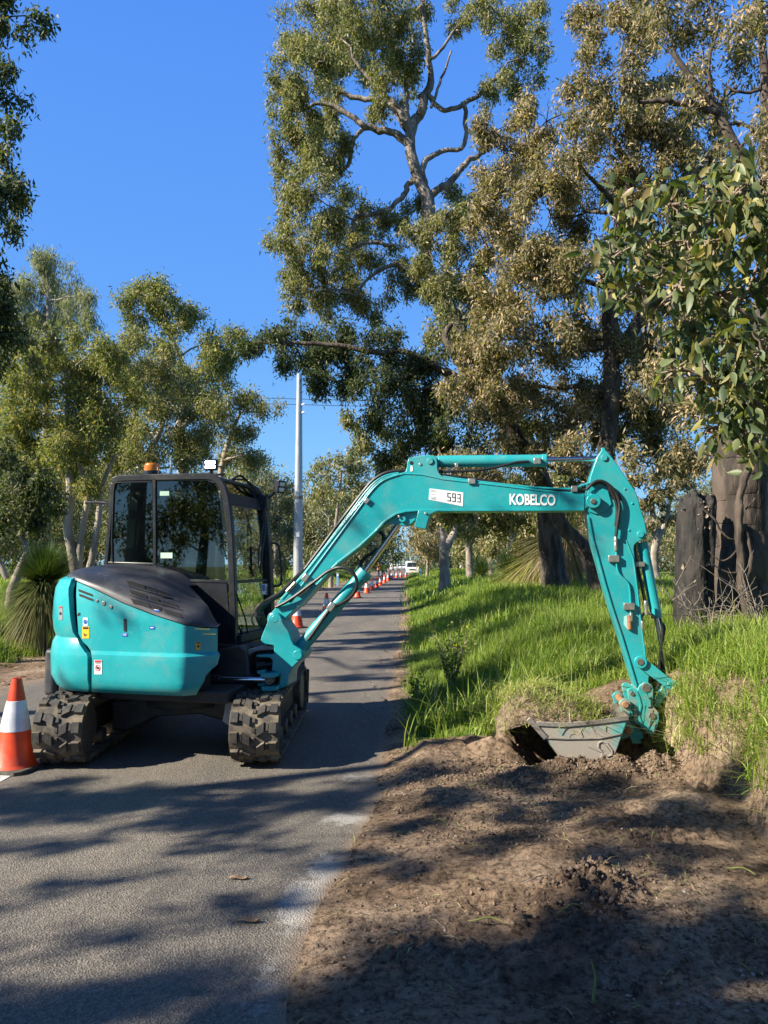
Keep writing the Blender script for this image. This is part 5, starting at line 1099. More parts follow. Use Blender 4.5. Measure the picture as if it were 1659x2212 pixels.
# thin twisting vine trunk in front
tree('vine', 'thin grey twisting stem climbing in front of the big trunk', 'vine', 8.6,
     [[(1628, 1345, 20), (1612, 1300, 16), (1604, 1250, 19), (1600, 1180, 17), (1598, 1110, 19), (1601, 1070, 15), (1612, 1030, 18), (1622, 985, 15), (1620, 955, 16), (1640, 900, 12)], [(1608, 1260, 12), (1622, 1210, 12), (1616, 1160, 9), (1600, 1140, 8)]],
     [], LF_G, BARK_R, seed=15, limbs=[[(1600, 1165, 5), (1570, 1160, 4), (1540, 1120, 4), (1515, 1095, 3)], [(1600, 1180, 5), (1560, 1210, 4), (1530, 1190, 3)], [(1604, 1240, 5), (1570, 1235, 4), (1535, 1215, 3)], [(1612, 1100, 4), (1640, 1060, 4), (1630, 1020, 3)]])
def deadbush(label, px, py, d, n, hh, seed):
    rg = np.random.default_rng(seed); p = at(px, py, d); z = hz(p.x, d); rt = root('dead_shrub', (p.x, d, z), label, 'shrub'); tb = TB()
    for i in range(n):
        a = rg.uniform(0, 6.28); l = hh * rg.uniform(.5, 1.1); e = np.array([math.cos(a) * l * .75, math.sin(a) * l * .5, l * rg.uniform(.5, 1.)]); t = np.linspace(0, 1, 7)[:, None]
        P_ = np.array([p.x, d, z]) + e * t + np.array([0, 0, 1]) * np.sin(t * 1.6) * l * .15 + np.cumsum(rg.normal(size=(7, 3)) * l * .025, 0); tb.tube(P_, np.linspace(.009, .003, 7), 4)
        for k in (2, 3, 4, 5): q = P_[k]; f = rg.normal(size=3) * l * .28; f[2] = abs(f[2]); tt = np.linspace(0, 1, 4)[:, None]; tb.tube(q + f * tt + rg.normal(size=(4, 3)) * .01, np.linspace(.005, .002, 4), 4)
    tb.build('twigs', DEAD, rt)
deadbush('leafless grey shrub at the foot of the charred stump', 1535, 1340, 8.3, 14, .7, 1)
deadbush('bare twiggy shrub at the right edge by the rough trunk', 1650, 1345, 8.0, 12, .75, 2)
# ---- broad leaved branch reaching in from the right, close to the camera
mb_ = [(1350, 480, 42), (1320, 560, 40), (1400, 540, 50), (1380, 620, 45), (1450, 440, 55), (1520, 410, 55), (1590, 420, 55), (1480, 520, 60), (1560, 520, 60), (1640, 500, 60), (1470, 620, 60), (1550, 640, 60), (1640, 620, 60), (1500, 720, 60), (1580, 750, 60), (1650, 760, 60), (1520, 820, 52), (1600, 850, 55), (1660, 880, 55), (1570, 920, 45), (1640, 960, 35), (1300, 600, 24), (1600, 350, 30), (1530, 930, 20), (1460, 800, 30), (1700, 560, 70), (1720, 720, 80), (1720, 880, 60)]
tree('marri_sapling', 'broad leaved gum branch close to the camera, large glossy green leaves', 'tree', 4.9,
     [[(2050, 1500, 60), (2020, 1100, 55), (1960, 800, 50), (1900, 600, 40), (1800, 450, 30)]],
     mb_, LF_M, BARK_L, seed=17, twigs=13, Ln=.112, Wd=.042, lai=1.2, dens=2.1, big=True, spread=.9, clus=.15, droop=1.1,
     limbs=[[(1960, 800, 26), (1800, 740, 20), (1700, 700, 14), (1600, 660, 10), (1500, 610, 7), (1400, 560, 4)], [(1990, 900, 26), (1820, 860, 16), (1700, 850, 12), (1600, 830, 9), (1530, 830, 5)], [(1900, 600, 22), (1780, 520, 16), (1680, 470, 12), (1580, 440, 9), (1480, 440, 5)], [(1700, 700, 9), (1660, 800, 7), (1640, 900, 5)], [(1600, 660, 8), (1640, 560, 6), (1610, 450, 4)]])
# ---- left edge tree, dark against the sky
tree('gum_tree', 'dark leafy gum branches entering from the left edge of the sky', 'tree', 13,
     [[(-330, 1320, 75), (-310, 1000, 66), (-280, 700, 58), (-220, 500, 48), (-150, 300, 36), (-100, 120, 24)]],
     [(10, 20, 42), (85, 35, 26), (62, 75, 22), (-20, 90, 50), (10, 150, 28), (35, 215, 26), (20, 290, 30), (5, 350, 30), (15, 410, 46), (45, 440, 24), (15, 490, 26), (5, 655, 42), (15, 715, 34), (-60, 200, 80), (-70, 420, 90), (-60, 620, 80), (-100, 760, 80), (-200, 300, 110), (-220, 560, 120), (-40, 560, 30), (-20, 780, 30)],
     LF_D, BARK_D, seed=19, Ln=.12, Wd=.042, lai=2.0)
# ---- left group beyond the shoulder
tree('weeping_tree', 'tall pale grey green feathery tree at the far left of the row', 'tree', 40,
     [[(95, 1240, 26), (98, 1000, 22), (105, 800, 16), (105, 650, 9), (100, 580, 5)]], [(95, 575, 38), (75, 625, 50), (140, 615, 42), (180, 635, 26), (50, 690, 50), (120, 690, 55), (170, 680, 36), (195, 700, 20), (60, 770, 60), (140, 760, 55), (30, 640, 40), (0, 720, 60), (10, 640, 30), (30, 850, 60)],
     LF_P, BARK_P, seed=21, Ln=.30, Wd=.04, lai=1.5, droop=1.6, clus=.3)
tree('gum_tree', 'green crowned gum rising clear of the left row above the cab', 'tree', 33,
     [[(385, 1240, 26), (392, 1060, 26), (395, 1000, 24), (385, 940, 22), (392, 900, 16), (405, 840, 12), (385, 760, 9), (350, 700, 6)], [(388, 930, 14), (425, 890, 12), (445, 830, 8)]],
     [(325, 615, 28), (300, 635, 34), (345, 640, 34), (270, 665, 30), (330, 680, 40), (395, 665, 36), (420, 680, 22), (380, 700, 36), (290, 700, 30), (340, 740, 30), (480, 730, 40), (450, 760, 36), (500, 770, 36), (420, 800, 40), (470, 820, 40), (390, 850, 40), (510, 720, 22), (440, 850, 30)],
     LF_Y, BARK_P, seed=23, Ln=.18, Wd=.05, lai=1.7, clus=.28)
tree('gum_tree', 'yellow green gum with several pale stems left of the cab', 'tree', 22,
     [[(160, 1250, 22), (148, 1150, 20), (152, 1060, 18), (140, 960, 14), (145, 880, 10), (150, 800, 7)], [(172, 1250, 18), (178, 1160, 15), (192, 1080, 14), (185, 1040, 11), (160, 980, 9)], [(190, 1250, 17), (205, 1170, 15), (215, 1110, 13), (222, 1050, 10), (250, 980, 7)]],
     [(215, 740, 50), (160, 790, 55), (100, 820, 60), (60, 830, 50), (230, 800, 50), (180, 860, 55), (110, 890, 60), (50, 900, 50), (140, 940, 60), (90, 970, 50), (190, 930, 50), (210, 980, 40), (120, 1010, 44), (250, 900, 50), (280, 840, 50), (60, 1010, 40), (180, 1010, 36), (235, 850, 40), (20, 960, 40), (250, 780, 44), (120, 770, 44), (70, 1080, 44), (140, 1080, 40), (200, 1040, 34), (30, 780, 40)],
     LF_Y, BARK_P, seed=25, Ln=.13, Wd=.036, lai=1.7, clus=.24)
tree('gum_tree', 'olive gum behind the cab roof with dark underside', 'tree', 27,
     [[(300, 1250, 22), (305, 1100, 20), (310, 1000, 17), (290, 920, 12), (300, 850, 8)], [(310, 1000, 14), (345, 930, 11), (360, 880, 8)]],
     [(270, 790, 40), (320, 800, 45), (370, 820, 40), (340, 870, 50), (290, 880, 50), (250, 950, 40), (300, 960, 50), (360, 930, 45), (420, 900, 45), (410, 960, 45), (345, 990, 36), (270, 1010, 32), (460, 890, 32), (230, 1000, 30), (420, 840, 40), (450, 930, 36), (280, 740, 40), (350, 770, 40), (400, 1010, 34), (220, 900, 40), (190, 820, 36)],
     LF_G, BARK_P, seed=27, Ln=.15, Wd=.042, lai=1.8, clus=.26)
tree('gum_tree', 'open crowned gum right of the cab roof, left of the pole', 'tree', 30,
     [[(478, 1240, 18), (476, 1100, 16), (480, 1020, 13), (500, 940, 10), (520, 890, 6)]],
     [(480, 900, 36), (530, 880, 38), (570, 890, 26), (600, 880, 14), (510, 930, 36), (550, 930, 22), (490, 980, 36), (530, 985, 34), (565, 990, 18), (450, 1000, 26), (500, 870, 24)],
     LF_G, BARK_P, seed=29, Ln=.17, Wd=.046, lai=1.4, clus=.28)
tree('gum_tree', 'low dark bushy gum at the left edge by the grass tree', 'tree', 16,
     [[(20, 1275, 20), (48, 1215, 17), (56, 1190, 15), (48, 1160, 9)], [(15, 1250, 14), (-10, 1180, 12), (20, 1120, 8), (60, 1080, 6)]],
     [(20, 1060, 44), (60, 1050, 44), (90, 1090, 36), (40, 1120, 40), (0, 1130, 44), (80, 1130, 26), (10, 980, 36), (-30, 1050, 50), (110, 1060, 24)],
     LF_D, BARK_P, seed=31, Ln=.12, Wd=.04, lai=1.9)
# background trees: (label, depth, trunk px, base, blobs, leaf)
def fartree(label, d, x, blobs, lf=LF_F, seed=1, w_=10, top=None, **kw):
    ys_ = [b[1] for b in blobs]; xm = sum(b[0] * b[2] for b in blobs) / sum(b[2] for b in blobs); yt = min(ys_) + 10
    g = 1218 + 1.2 * F / d
    return tree('gum_tree', label, 'tree', d, [[(x, g, w_), (x * .7 + xm * .3, (g + max(ys_)) / 2, w_ * .85), (xm, (max(ys_) + yt) / 2, w_ * .6), (xm, yt, w_ * .3)]], blobs, lf, BARK_P, seed=seed, Ln=max(.12, d * .0055), Wd=max(.04, d * .0018), lai=1.1, twigs=2, clus=.12 + d * .004, **kw)
fartree('far gum between the cab door and the steel pole', 48, 600, [(590, 1035, 28), (560, 1060, 26), (615, 1050, 24), (600, 1085, 34), (570, 1110, 34), (620, 1120, 36), (590, 1150, 40), (630, 1170, 36), (600, 1200, 36), (560, 1180, 36)], seed=41)
fartree('round crowned far gum between the pole and the boom', 52, 715, [(705, 1005, 26), (735, 1000, 30), (760, 1020, 34), (690, 1030, 24), (720, 1045, 34), (700, 1075, 32), (745, 1070, 34), (780, 1050, 30), (770, 1000, 24)], LF_G, seed=42)
fartree('dense far scrubby gum right beside the steel pole', 58, 690, [(680, 1110, 34), (670, 1150, 34), (700, 1160, 36), (735, 1140, 36), (720, 1185, 36), (760, 1170, 34), (680, 1195, 32), (745, 1200, 26)], seed=43)
fartree('distant gum left of the road behind the guide post', 80, 790, [(790, 1130, 28), (810, 1150, 26), (780, 1170, 26), (815, 1180, 24), (800, 1205, 20), (770, 1200, 20)], seed=44, w_=6)
fartree('distant dark gum at the far bend of the road', 120, 850, [(838, 1160, 18), (850, 1175, 18), (835, 1190, 18), (858, 1195, 14), (845, 1208, 12)], LF_D, seed=45, w_=4)
fartree('small distant gum straight above the white truck', 170, 880, [(872, 1195, 11), (884, 1200, 10), (862, 1202, 10), (894, 1196, 10), (905, 1190, 12)], LF_F, seed=46, w_=3)
fartree('far gum leaning over the right side of the road by the truck', 62, 925, [(900, 1130, 24), (925, 1115, 30), (950, 1100, 30), (930, 1150, 30), (905, 1165, 22), (940, 1180, 28), (925, 1205, 20), (955, 1205, 20), (910, 1095, 26), (885, 1090, 22)], LF_B, seed=47, w_=8)
for k, (x, y, w_, d, lab, bl) in enumerate([
    (960, 1256, 25, 33, 'straight grey trunked gum on the verge nearest the white truck', [(930, 1110, 30), (965, 1100, 34), (1000, 1120, 30), (980, 1070, 34), (940, 1070, 34)]),
    (1016, 1246, 18, 41, 'leaning pale trunked gum, second from the road on the right verge', [(985, 1140, 26), (1010, 1130, 28), (1035, 1150, 26)]),
    (1063, 1250, 12, 44, 'slim trunked gum, third from the road on the right verge', [(1050, 1150, 26), (1080, 1140, 28), (1065, 1175, 20)]),
    (1108, 1235, 24, 40, 'forked pale gum just left of the thick dark trunk', [(1090, 1120, 28), (1120, 1130, 28), (1140, 1150, 24)]),
    (1420, 1240, 20, 30, 'forked gum standing alone in the paddock beyond the dipper arm', [(1385, 1030, 36), (1425, 1050, 36), (1450, 1010, 36), (1370, 1090, 26), (1440, 1110, 24), (1400, 1130, 18), (1480, 1040, 26)]),
    (1672, 1260, 26, 17, 'pale trunk showing past the right edge behind the rough trunk', [(1650, 1000, 40), (1690, 1080, 50), (1680, 1150, 40), (1560, 990, 30)])]):
    fk = [(x, y - 75, w_ * .8), (x + 18, y - 110, w_ * .5), (x + 26, y - 150, w_ * .4)]
    tree('gum_tree', lab, 'tree', d, [[(x, y, w_), (x - 2, y - 40, w_ * .85), (x - 3, y - 80, w_ * .82), (x - 10, y - 130, w_ * .6), (x - 8, y - 170, w_ * .4)], fk], bl, LF_G if k % 2 else LF_B, BARK_P, seed=60 + k, Ln=.2, Wd=.07, lai=2.0)
# woodland behind everything so the horizon is closed
for k, (x, d, lab) in enumerate([(30, 60, 'leftmost tree of the distant line behind the grass tree'), (250, 70, 'distant tree filling the gap left of the cab window'), (470, 85, 'distant tree seen over the hood behind the cab'), (530, 75, 'distant tree seen through the windscreen')]):
    h = 13 * F / d; fartree(lab, d, x, [(x - h * .3, 1218 - h * .42, h * .24), (x + h * .3, 1218 - h * .42, h * .24), (x, 1218 - h * .62, h * .26), (x, 1218 - h * .3, h * .26), (x - h * .3, 1218 - h * .15, h * .16), (x + h * .3, 1218 - h * .15, h * .16)], [LF_F, LF_G][k % 2], seed=80 + k)
for k, (x, d, lab) in enumerate([(1350, 130, 'distant paddock tree seen past the dipper arm'), (1480, 150, 'distant paddock tree right of the dipper arm'), (1150, 90, 'distant tree behind the forked pale gum'), (1250, 110, 'distant tree behind the dark leaning trunk'), (1010, 95, 'distant tree between the right verge trunks')]):
    h = 11 * F / d; fartree(lab, d, x, [(x - h * .35, 1214 - h * .36, h * .25), (x + h * .35, 1214 - h * .36, h * .25), (x, 1214 - h * .6, h * .28), (x, 1214 - h * .25, h * .25)], LF_F, seed=90 + k)
for k, (x, d, h0, lab) in enumerate([(-60, 34, 8, 'bushy tree filling the left edge behind the grass tree'), (70, 48, 9, 'bushy backdrop tree just right of the grass tree'), (170, 55, 9, 'bushy backdrop tree behind the pale stems'), (240, 44, 6, 'low bushy tree against the cab back post'), (1075, 70, 9, 'bushy tree closing the gap left of the thick dark trunk'), (1190, 60, 8, 'bushy tree directly behind the thick dark trunk'), (1290, 75, 8, 'bushy tree behind the boom tip trunks'),
    (1400, 100, 7, 'low bushy tree on the paddock edge near the dipper arm'), (1455, 120, 9, 'low bushy tree on the paddock edge by the charred stump'), (1530, 60, 9, 'bushy tree behind the charred stump'), (1640, 50, 9, 'bushy tree filling the right edge behind the rough trunk'), (970, 110, 10, 'far bushy tree right of the truck'), (760, 100, 11, 'far bushy tree left of the road bend'), (660, 75, 9, 'far bushy tree at the foot of the steel pole')]):
    h = h0 * F / d; fartree(lab, d, x, [(x - h * .42, 1222 - h * .3, h * .26), (x + h * .42, 1222 - h * .3, h * .26), (x, 1222 - h * .62, h * .3), (x, 1222 - h * .25, h * .28), (x - h * .3, 1222 - h * .08, h * .16), (x + h * .3, 1222 - h * .08, h * .16), (x + h * .2, 1222 - h * .5, h * .26)], [LF_F, LF_G, LF_B][k % 3], seed=130 + k)
# trees outside the frame on the left whose shade falls on the road and the dug strip
def shade(label, x, y, h, targets, seed, lai=1.6, leaf=LF_G, z0=6.8, tw=3):
    """crown blobs placed so that their shade falls on the given ground spots (gx, gy, radius)"""
    rg = random.Random(seed); z = hz(x, y); bl = []
    for q in targets:
        zb = q[3] if len(q) > 3 else z0 + rg.uniform(-1.2, 1.5); k = math.cos(SUN_EL) / math.sin(SUN_EL); bl.append((q[0] - .927 * k * zb, q[1] - .375 * k * zb, zb, q[2]))
    tree3('gum_tree', label, 'tree', [[(x, y, z - .1, .24), (x + .2, y + .1, z + h * .3, .19), (x + .1, y - .3, z + h * .6, .13), (x + .4, y, z + h * .9, .06)]], bl, leaf, BARK_G, seed=seed, lai=lai, Ln=.14, Wd=.045, twigs=tw, dens=1.0, clus=.12)
shade('gum tree out of view behind the camera on the left', -10.2, -1.6, 9, [(-2.6, 2.6, .6), (-1.9, 2.3, .95), (-.8, 2.45, .9), (.2, 2.5, 1.0), (1.3, 2.7, .9), (2.3, 2.7, 1.0), (-2.9, 1.9, .8), (-.4, 1.8, .9), (1.4, 1.8, .9), (-1.5, 1.9, .8), (-1.2, 1.3, .9), (.6, 1.2, .9), (2.2, 1.2, .9), (-.2, 2.7, .45), (3.1, 2.6, .6), (1.0, 2.9, .3), (-1.6, 2.8, .3), (0, .2, 1), (-2, .3, 1)], 101, 5.2)
shade('gum tree out of view, left of the road beside the camera', -12, 1.6, 9, [(-2.9, 5.4, .40), (-2.0, 5.3, .36), (-1.2, 5.15, .38), (-.4, 5.25, .34), (.4, 5.1, .3), (1.2, 5.35, .28), (-2.7, 4.7, .26), (-1.7, 4.55, .2), (-.7, 4.6, .24), (-.1, 4.3, .2), (.8, 4.5, .22), (1.6, 4.7, .26), (2.3, 4.9, .22), (-2.7, 3.85, .18), (-1.5, 4.0, .16), (-.5, 3.75, .2), (1.9, 4.15, .22), (2.4, 3.7, .18), (.5, 5.9, .26), (1.1, 3.6, .14), (-1.1, 3.45, .14), (-2.3, 5.6, .3), (-1.6, 5.5, .3), (-.8, 5.5, .3), (0, 5.6, .3), (.9, 5.6, .3), (1.7, 5.4, .3), (-2.2, 5.0, .24), (-1.0, 4.9, .2), (.1, 4.8, .2), (1.2, 4.95, .24), (-2.3, 4.4, .16), (.3, 4.1, .16), (1.4, 4.2, .2), (2.1, 4.5, .24), (-1.9, 3.65, .14), (.2, 3.5, .14), (1.7, 3.55, .18), (2.3, 3.3, .2), (2.7, 5.3, .3)], 102, 3.2)
shade('slender gum tree out of view, left of the excavator', -14, 4.6, 11, [(-1.3, 7.3, .22), (-2.4, 6.5, .26), (-1.7, 6.7, .10), (2.5, 7.7, .13), (4.6, 7.6, .16), (1.3, 7.0, .10), (-.4, 6.9, .09), (.3, 7.4, .10), (3.4, 8.6, .3), (1.7, 9.4, .5), (3.0, 10.4, .5)], 103, 1.5, z0=8)
shade('gum tree out of view, left of the road beyond the shoulder', -14, 9.5, 11, [(-.5, 11, .5), (.4, 12.5, .6), (1.6, 11.8, .6), (2.8, 13.2, .7), (-1, 14.5, .5), (.6, 15, .7), (2.2, 15.6, .8), (0, 18, .6), (1.6, 18.6, .6), (.9, 13, .6, 9), (.8, 15, .6, 9.5), (1.6, 16, .7, 9.5), (2.5, 15, .8, 9), (3.5, 16, .9, 10), (4.5, 15.3, .9, 10), (3, 17.5, .8, 9.5), (3.4, 10.4, .35, 9), (4.0, 10.2, .35, 9.5), (5.6, 13, .7, 11), (2.2, 12, .5, 9)], 104, 2.6)
for i, (x, y, lab) in enumerate([(-12, -9, 'dark gum tree behind the camera, mirrored in the cab glass'), (-17, -13, 'bushy gum tree behind the camera on the far left'), (-6.5, -13, 'bushy gum tree straight behind the camera'), (-15, -5, 'bushy gum tree behind the camera by the left bank'), (5.5, -5, 'added unseen gum tree behind the camera on the right bank, blocking sky light'), (1.5, -9, 'added unseen gum tree behind the camera right of the road, blocking sky light'), (8.5, 0, 'added unseen gum tree right of the camera on the bank, blocking sky light'), (10, 5, 'added gum tree out of view on the right bank, blocking sky light'), (11, -6, 'added unseen gum tree far behind the camera on the right, blocking sky light')]):  # left ones reflect in the cab glass; right ones added unseen to cut sky fill
    z = hz(x, y); rr = random.Random(i); tree3('gum_tree', lab, 'tree', [[(x, y, z - .1, .22), (x + .2, y, z + 2.5, .17), (x - .2, y + .2, z + 5, .12), (x, y, z + 7.5, .05)]], [(x + rr.uniform(-2.2, 2.2), y + rr.uniform(-2, 2), z + 1.5 + (5.5 if x < 0 else 8) * rr.random(), rr.uniform(.9, 1.5)) for _ in range(14 if x < 0 else 22)], LF_D, BARK_D, seed=110 + i, Ln=.2, Wd=.07, lai=1.3, dens=1, twigs=2)
# ---- grass trees
def grasstree(label, px, py, d, r_, cols, seed, n=900, skirt=.5):
    rg = np.random.default_rng(seed); p = at(px, py, d); z = hz(p.x, d); c = np.array([p.x, d, p.z]); rt = root('grass_tree', (p.x, d, z), label, 'grass tree')
    tb = TB(); tb.tube([(p.x, d, z - .1), (p.x, d, (z + p.z) / 2), (p.x, d, p.z)], [.10, .10, .10], 8); tb.build('trunk', BARK_B, rt)
    a = rg.uniform(0, 6.283, n); el = np.where(rg.random(n) < skirt, rg.uniform(-1.3, .15, n), np.arcsin(rg.uniform(.0, .98, n))); l = r_ * rg.uniform(.75, 1.1, n) * np.where(el < 0, 1.35, 1)
    dr = np.stack([np.cos(a) * np.cos(el), np.sin(a) * np.cos(el), np.sin(el)], 1); sd_ = nrm(np.cross(dr, [0, 0, 1.])); V = []
    for k, (t, w_) in enumerate([(0, 1), (.35, 1), (.7, .8), (1, .15)]):
        q = c + dr * (l * t)[:, None] + np.array([0, 0, -1]) * ((t ** 2) * l * .16 * np.cos(np.clip(el, 0, 2)))[:, None]
        for s in (-1, 1): V.append(q + sd_ * s * w_ * .0032 * max(1, d / 9))
    V = np.stack(V, 1); Q = (np.arange(n) * 8)[:, None, None] + np.array([[0, 1, 3, 2], [2, 3, 5, 4], [4, 5, 7, 6]])[None]
    npmesh('crown', V.reshape(-1, 3), Q.reshape(-1, 4), leafmat('grass_tree_blade', cols, trans=.2), rt, rnd=np.repeat(np.clip(.5 - el * .35 + rg.normal(size=n) * .12, 0, 1), 8))
GC = [(.05, .085, .03), (.07, .11, .035), (.14, .15, .05), (.26, .21, .10)]
grasstree('large dark green grass tree with drooping skirt, left of the hood', 94, 1258, 13.5, .80, GC, 1, 5600, .42)
grasstree('yellow green skirted grass tree left of the thick dark trunk', 1160, 1205, 23, 1.25, [(.12, .17, .04), (.2, .24, .06), (.3, .28, .09), (.36, .28, .12)], 2, 1700, .75)
grasstree('straw skirted grass tree just behind the thick dark trunk', 1225, 1150, 22, 1.5, [(.10, .13, .05), (.2, .2, .1), (.36, .30, .18), (.42, .32, .2)], 3, 1500, .85)
grasstree('low spreading grass tree between the verge trunks', 1100, 1240, 27, 1.2, GC, 4, 1200, .3)
grasstree('small grass tree on the verge near the leaning pale trunk', 1040, 1240, 36, 1.1, GC, 5, 700, .3)
# ---- grass
GRM = leafmat('grass_blade', [(.065, .11, .016), (.14, .215, .028), (.225, .31, .05), (.34, .395, .09), (.50, .45, .21)], rough=.5, trans=.35, spec=.35)
def grass(name, label, P, h, w_, per, seed, lean=.45, dry=.0, sp=.05):
    rg = np.random.default_rng(seed); n = len(P) * per; c = np.repeat(P, per, 0) + np.c_[rg.normal(size=(n, 2)) * sp, np.zeros(n)]
    hh = np.repeat(h if np.ndim(h) else np.full(len(P), h), per) * rg.uniform(.45, 1.15, n); ww = np.repeat(w_ if np.ndim(w_) else np.full(len(P), w_), per)
    a = rg.uniform(0, 6.283, n); ln = np.abs(rg.normal(size=n)) * lean + .08; d = np.stack([np.cos(a), np.sin(a), 0 * a], 1); s = np.stack([-np.sin(a), np.cos(a), 0 * a], 1)
    tw = rg.uniform(-.8, .8, n); s = s * np.cos(tw)[:, None] + d * np.sin(tw)[:, None]; V = []
    for t, w1 in ((0, .8), (.4, 1), (.75, .65), (1, .08)):
        q = c + d * (hh * ln * t ** 1.8)[:, None] + np.array([0, 0, 1]) * (hh * t * (1 - .38 * np.minimum(ln, 1.6) * t))[:, None]
        for g in (-1, 1): V.append(q + s * (g * w1 * ww / 2)[:, None])
    V = np.stack(V, 1); Q = (np.arange(n) * 8)[:, None, None] + np.array([[0, 1, 3, 2], [2, 3, 5, 4], [4, 5, 7, 6]])[None]
    patch = fbm(c[:, 0], c[:, 1], .8, 3, 90.) * .7; tone = np.clip(rg.normal(size=n) * .17 + .38 + patch + (rg.random(n) < dry) * .45, 0, 1)
    return tag(npmesh(name, V.reshape(-1, 3), Q.reshape(-1, 4), GRM, rnd=np.repeat(tone, 8)), label, 'grass', kind='stuff')
def scatter(x0, x1, y0, y1, dens, seed, ok):
    rg = np.random.default_rng(seed); n = int((x1 - x0) * (y1 - y0) * dens); x = rg.uniform(x0, x1, n); y = rg.uniform(y0, y1, n)
    k = ok(x, y); x, y = x[k], y[k]; return np.stack([x, y, height(x, y) - .01], 1)
def okR(x, y):
    E_, a, b_ = masks(x, y); xr = x - edge_r(y); return (E_ < .35) & ~((x > 1.0) & (x < 2.14) & (y < 6.95)) & (xr > .10 + .25 * _rng.random(len(x))) & (np.abs(x) < .56 * y + 2.6) & (fbm(x, y, 1.6, 2, 33.) > -.33)
P = scatter(-.2, 6.5, 4.0, 13, 150, 1, okR); hR = .10 + .10 * sst(.2, 1.6, P[:, 0] - edge_r(P[:, 1])) + fbm(P[:, 0], P[:, 1], 1.3, 3, 15.) * .30 + .12 * (_rng.random(len(P)) < .06)
grass('grass', 'tall fresh green grass on the right verge around the bucket', P, np.maximum(hR, .06), .0072, 16, 1, lean=.95, dry=.04, sp=.035)
P = scatter(.1, 12, 13, 28, 55, 2, okR); hR = .16 + .16 * sst(.2, 1.6, P[:, 0] - edge_r(P[:, 1])) + fbm(P[:, 0], P[:, 1], .7, 3, 15.) * .2
grass('grass', 'green grass on the right verge under the roadside trees', P, np.maximum(hR, .07), .013, 9, 2, sp=.06, lean=.8, dry=.03)
P = scatter(.5, 40, 28, 90, 6, 3, lambda x, y: (x - edge_r(y) > .15) & (x < .5 * y))
grass('grass', 'bright green grass on the far right verge and paddock', P, .30, .035, 9, 3, sp=.2)
def okL(x, y): return (edge_l(y) - x > 1.0 + .6 * _rng.random(len(x))) & (np.abs(x) < .56 * y + .8)
P = scatter(-12, -5.6, 9.5, 24, 75, 4, okL)
grass('grass', 'grass on the left roadside bank below the gum trees', P, .30, .012, 9, 4, sp=.07, dry=.12)
P = scatter(-40, -3, 24, 90, 6, 5, lambda x, y: (edge_l(y) - x > .6) & (x > -.5 * y))
grass('grass', 'dry tinged grass on the far left verge', P, .32, .035, 8, 5, sp=.2, dry=.3)
P = scatter(-.1, 1.5, 6.65, 8.6, 26, 16, okR); grass('grass', 'clumps of taller pale broad bladed grass along the edge of the dug strip', P, .40, .013, 7, 16, lean=.6, dry=.25, sp=.05)
P = scatter(0, 6, 6.7, 14, 3, 17, okR); grass('grass', 'thin straw coloured seed stalks standing in the green verge', P, .50, .004, 5, 17, lean=.5, dry=1., sp=.08)
# grass hanging over the cut face of the bank
def okB(x, y):
    E_, a, b_ = masks(x, y); return (E_ > .05) & (E_ < .72) & (x > 1.7) & ~((x < 2.16) & (y > 5.6)) & (y < 6.6)
P = scatter(1.7, 3.4, 3.2, 6.9, 900, 6, okB); grass('grass', 'long pale grass drooping over the dug face of the right bank', P, .21, .0075, 8, 6, lean=1.4, dry=.25)
# load of soil and grass in the bucket
rg = np.random.default_rng(8); n1, n2 = 70, 40; V = []
sa, za_ = B(1100, 1545, O0); sb, zb2 = B(1318, 1562, O0); top_s, top_z = B(1180, 1476, .05)
for i in range(n1):
    for j in range(n2):
        u, v = i / (n1 - 1), j / (n2 - 1); s = sa - .10 + (sb - sa + .04) * u; o = O0 + .03 + (O1 - O0 - .06) * v
        e = (math.sin(math.pi * min(max(u, 0), 1)) ** .6) * (math.sin(math.pi * v) ** .5)
        V.append(BW(s, za_ - .09 + (top_z - za_ + .07) * e * (1.05 - .25 * u) - .10 * max(0., (.12 - u) / .12) + float(fbm(s * 1., o, 9, 4, 3.)) * .10, o))
V = np.array([list(p) for p in V]); idx = np.arange(n1 * n2).reshape(n1, n2); Q = np.stack([idx[:-1, :-1], idx[1:, :-1], idx[1:, 1:], idx[:-1, 1:]], -1).reshape(-1, 4)
SOILM = mat('loose_soil', (.09, .062, .042), (.23, .165, .115), rough=.95, scale=25, bump=.8, bscale=60, bdist=.02)
hp = root('soil_heap', (float(V[:, 0].mean()), float(V[:, 1].mean()), float(V[:, 2].min())), 'heap of dark soil and torn grass filling the bucket', 'soil')
npmesh('soil', V, Q, SOILM, hp, smooth=True)
P = V[rg.choice(len(V), 420)] + rg.normal(size=(420, 3)) * .01; g = grass('torn_grass', None, P, .12, .006, 4, 9, lean=1.9, dry=.6); 
for k in ('label', 'category', 'kind'):
    if k in g: del g[k]
M_ = WMI[hp.name]; g.data.transform(M_); g.parent = hp
# undug sod left of the bucket: torn clods with grass
def lump(c, r_, seed, n=14):
    rg = np.random.default_rng(seed); a, b_ = np.meshgrid(np.linspace(0, 2 * np.pi, n, endpoint=False), np.linspace(-1.5, 1.5, n // 2), indexing='ij'); x, y, z = np.cos(a) * np.cos(b_), np.sin(a) * np.cos(b_), np.sin(b_)
    r2 = 1 + .5 * fbm(a * 1.5 + seed, b_ * 1.5, 1.3, 3, seed); V = np.stack([x * r2 * r_[0] + c[0], y * r2 * r_[1] + c[1], z * r2 * r_[2] + c[2]], -1).reshape(-1, 3); m = n // 2; i, j = np.meshgrid(np.arange(n), np.arange(m - 1), indexing='ij')
    return V, np.stack([i * m + j, ((i + 1) % n) * m + j, ((i + 1) % n) * m + j + 1, i * m + j + 1], -1).reshape(-1, 4)
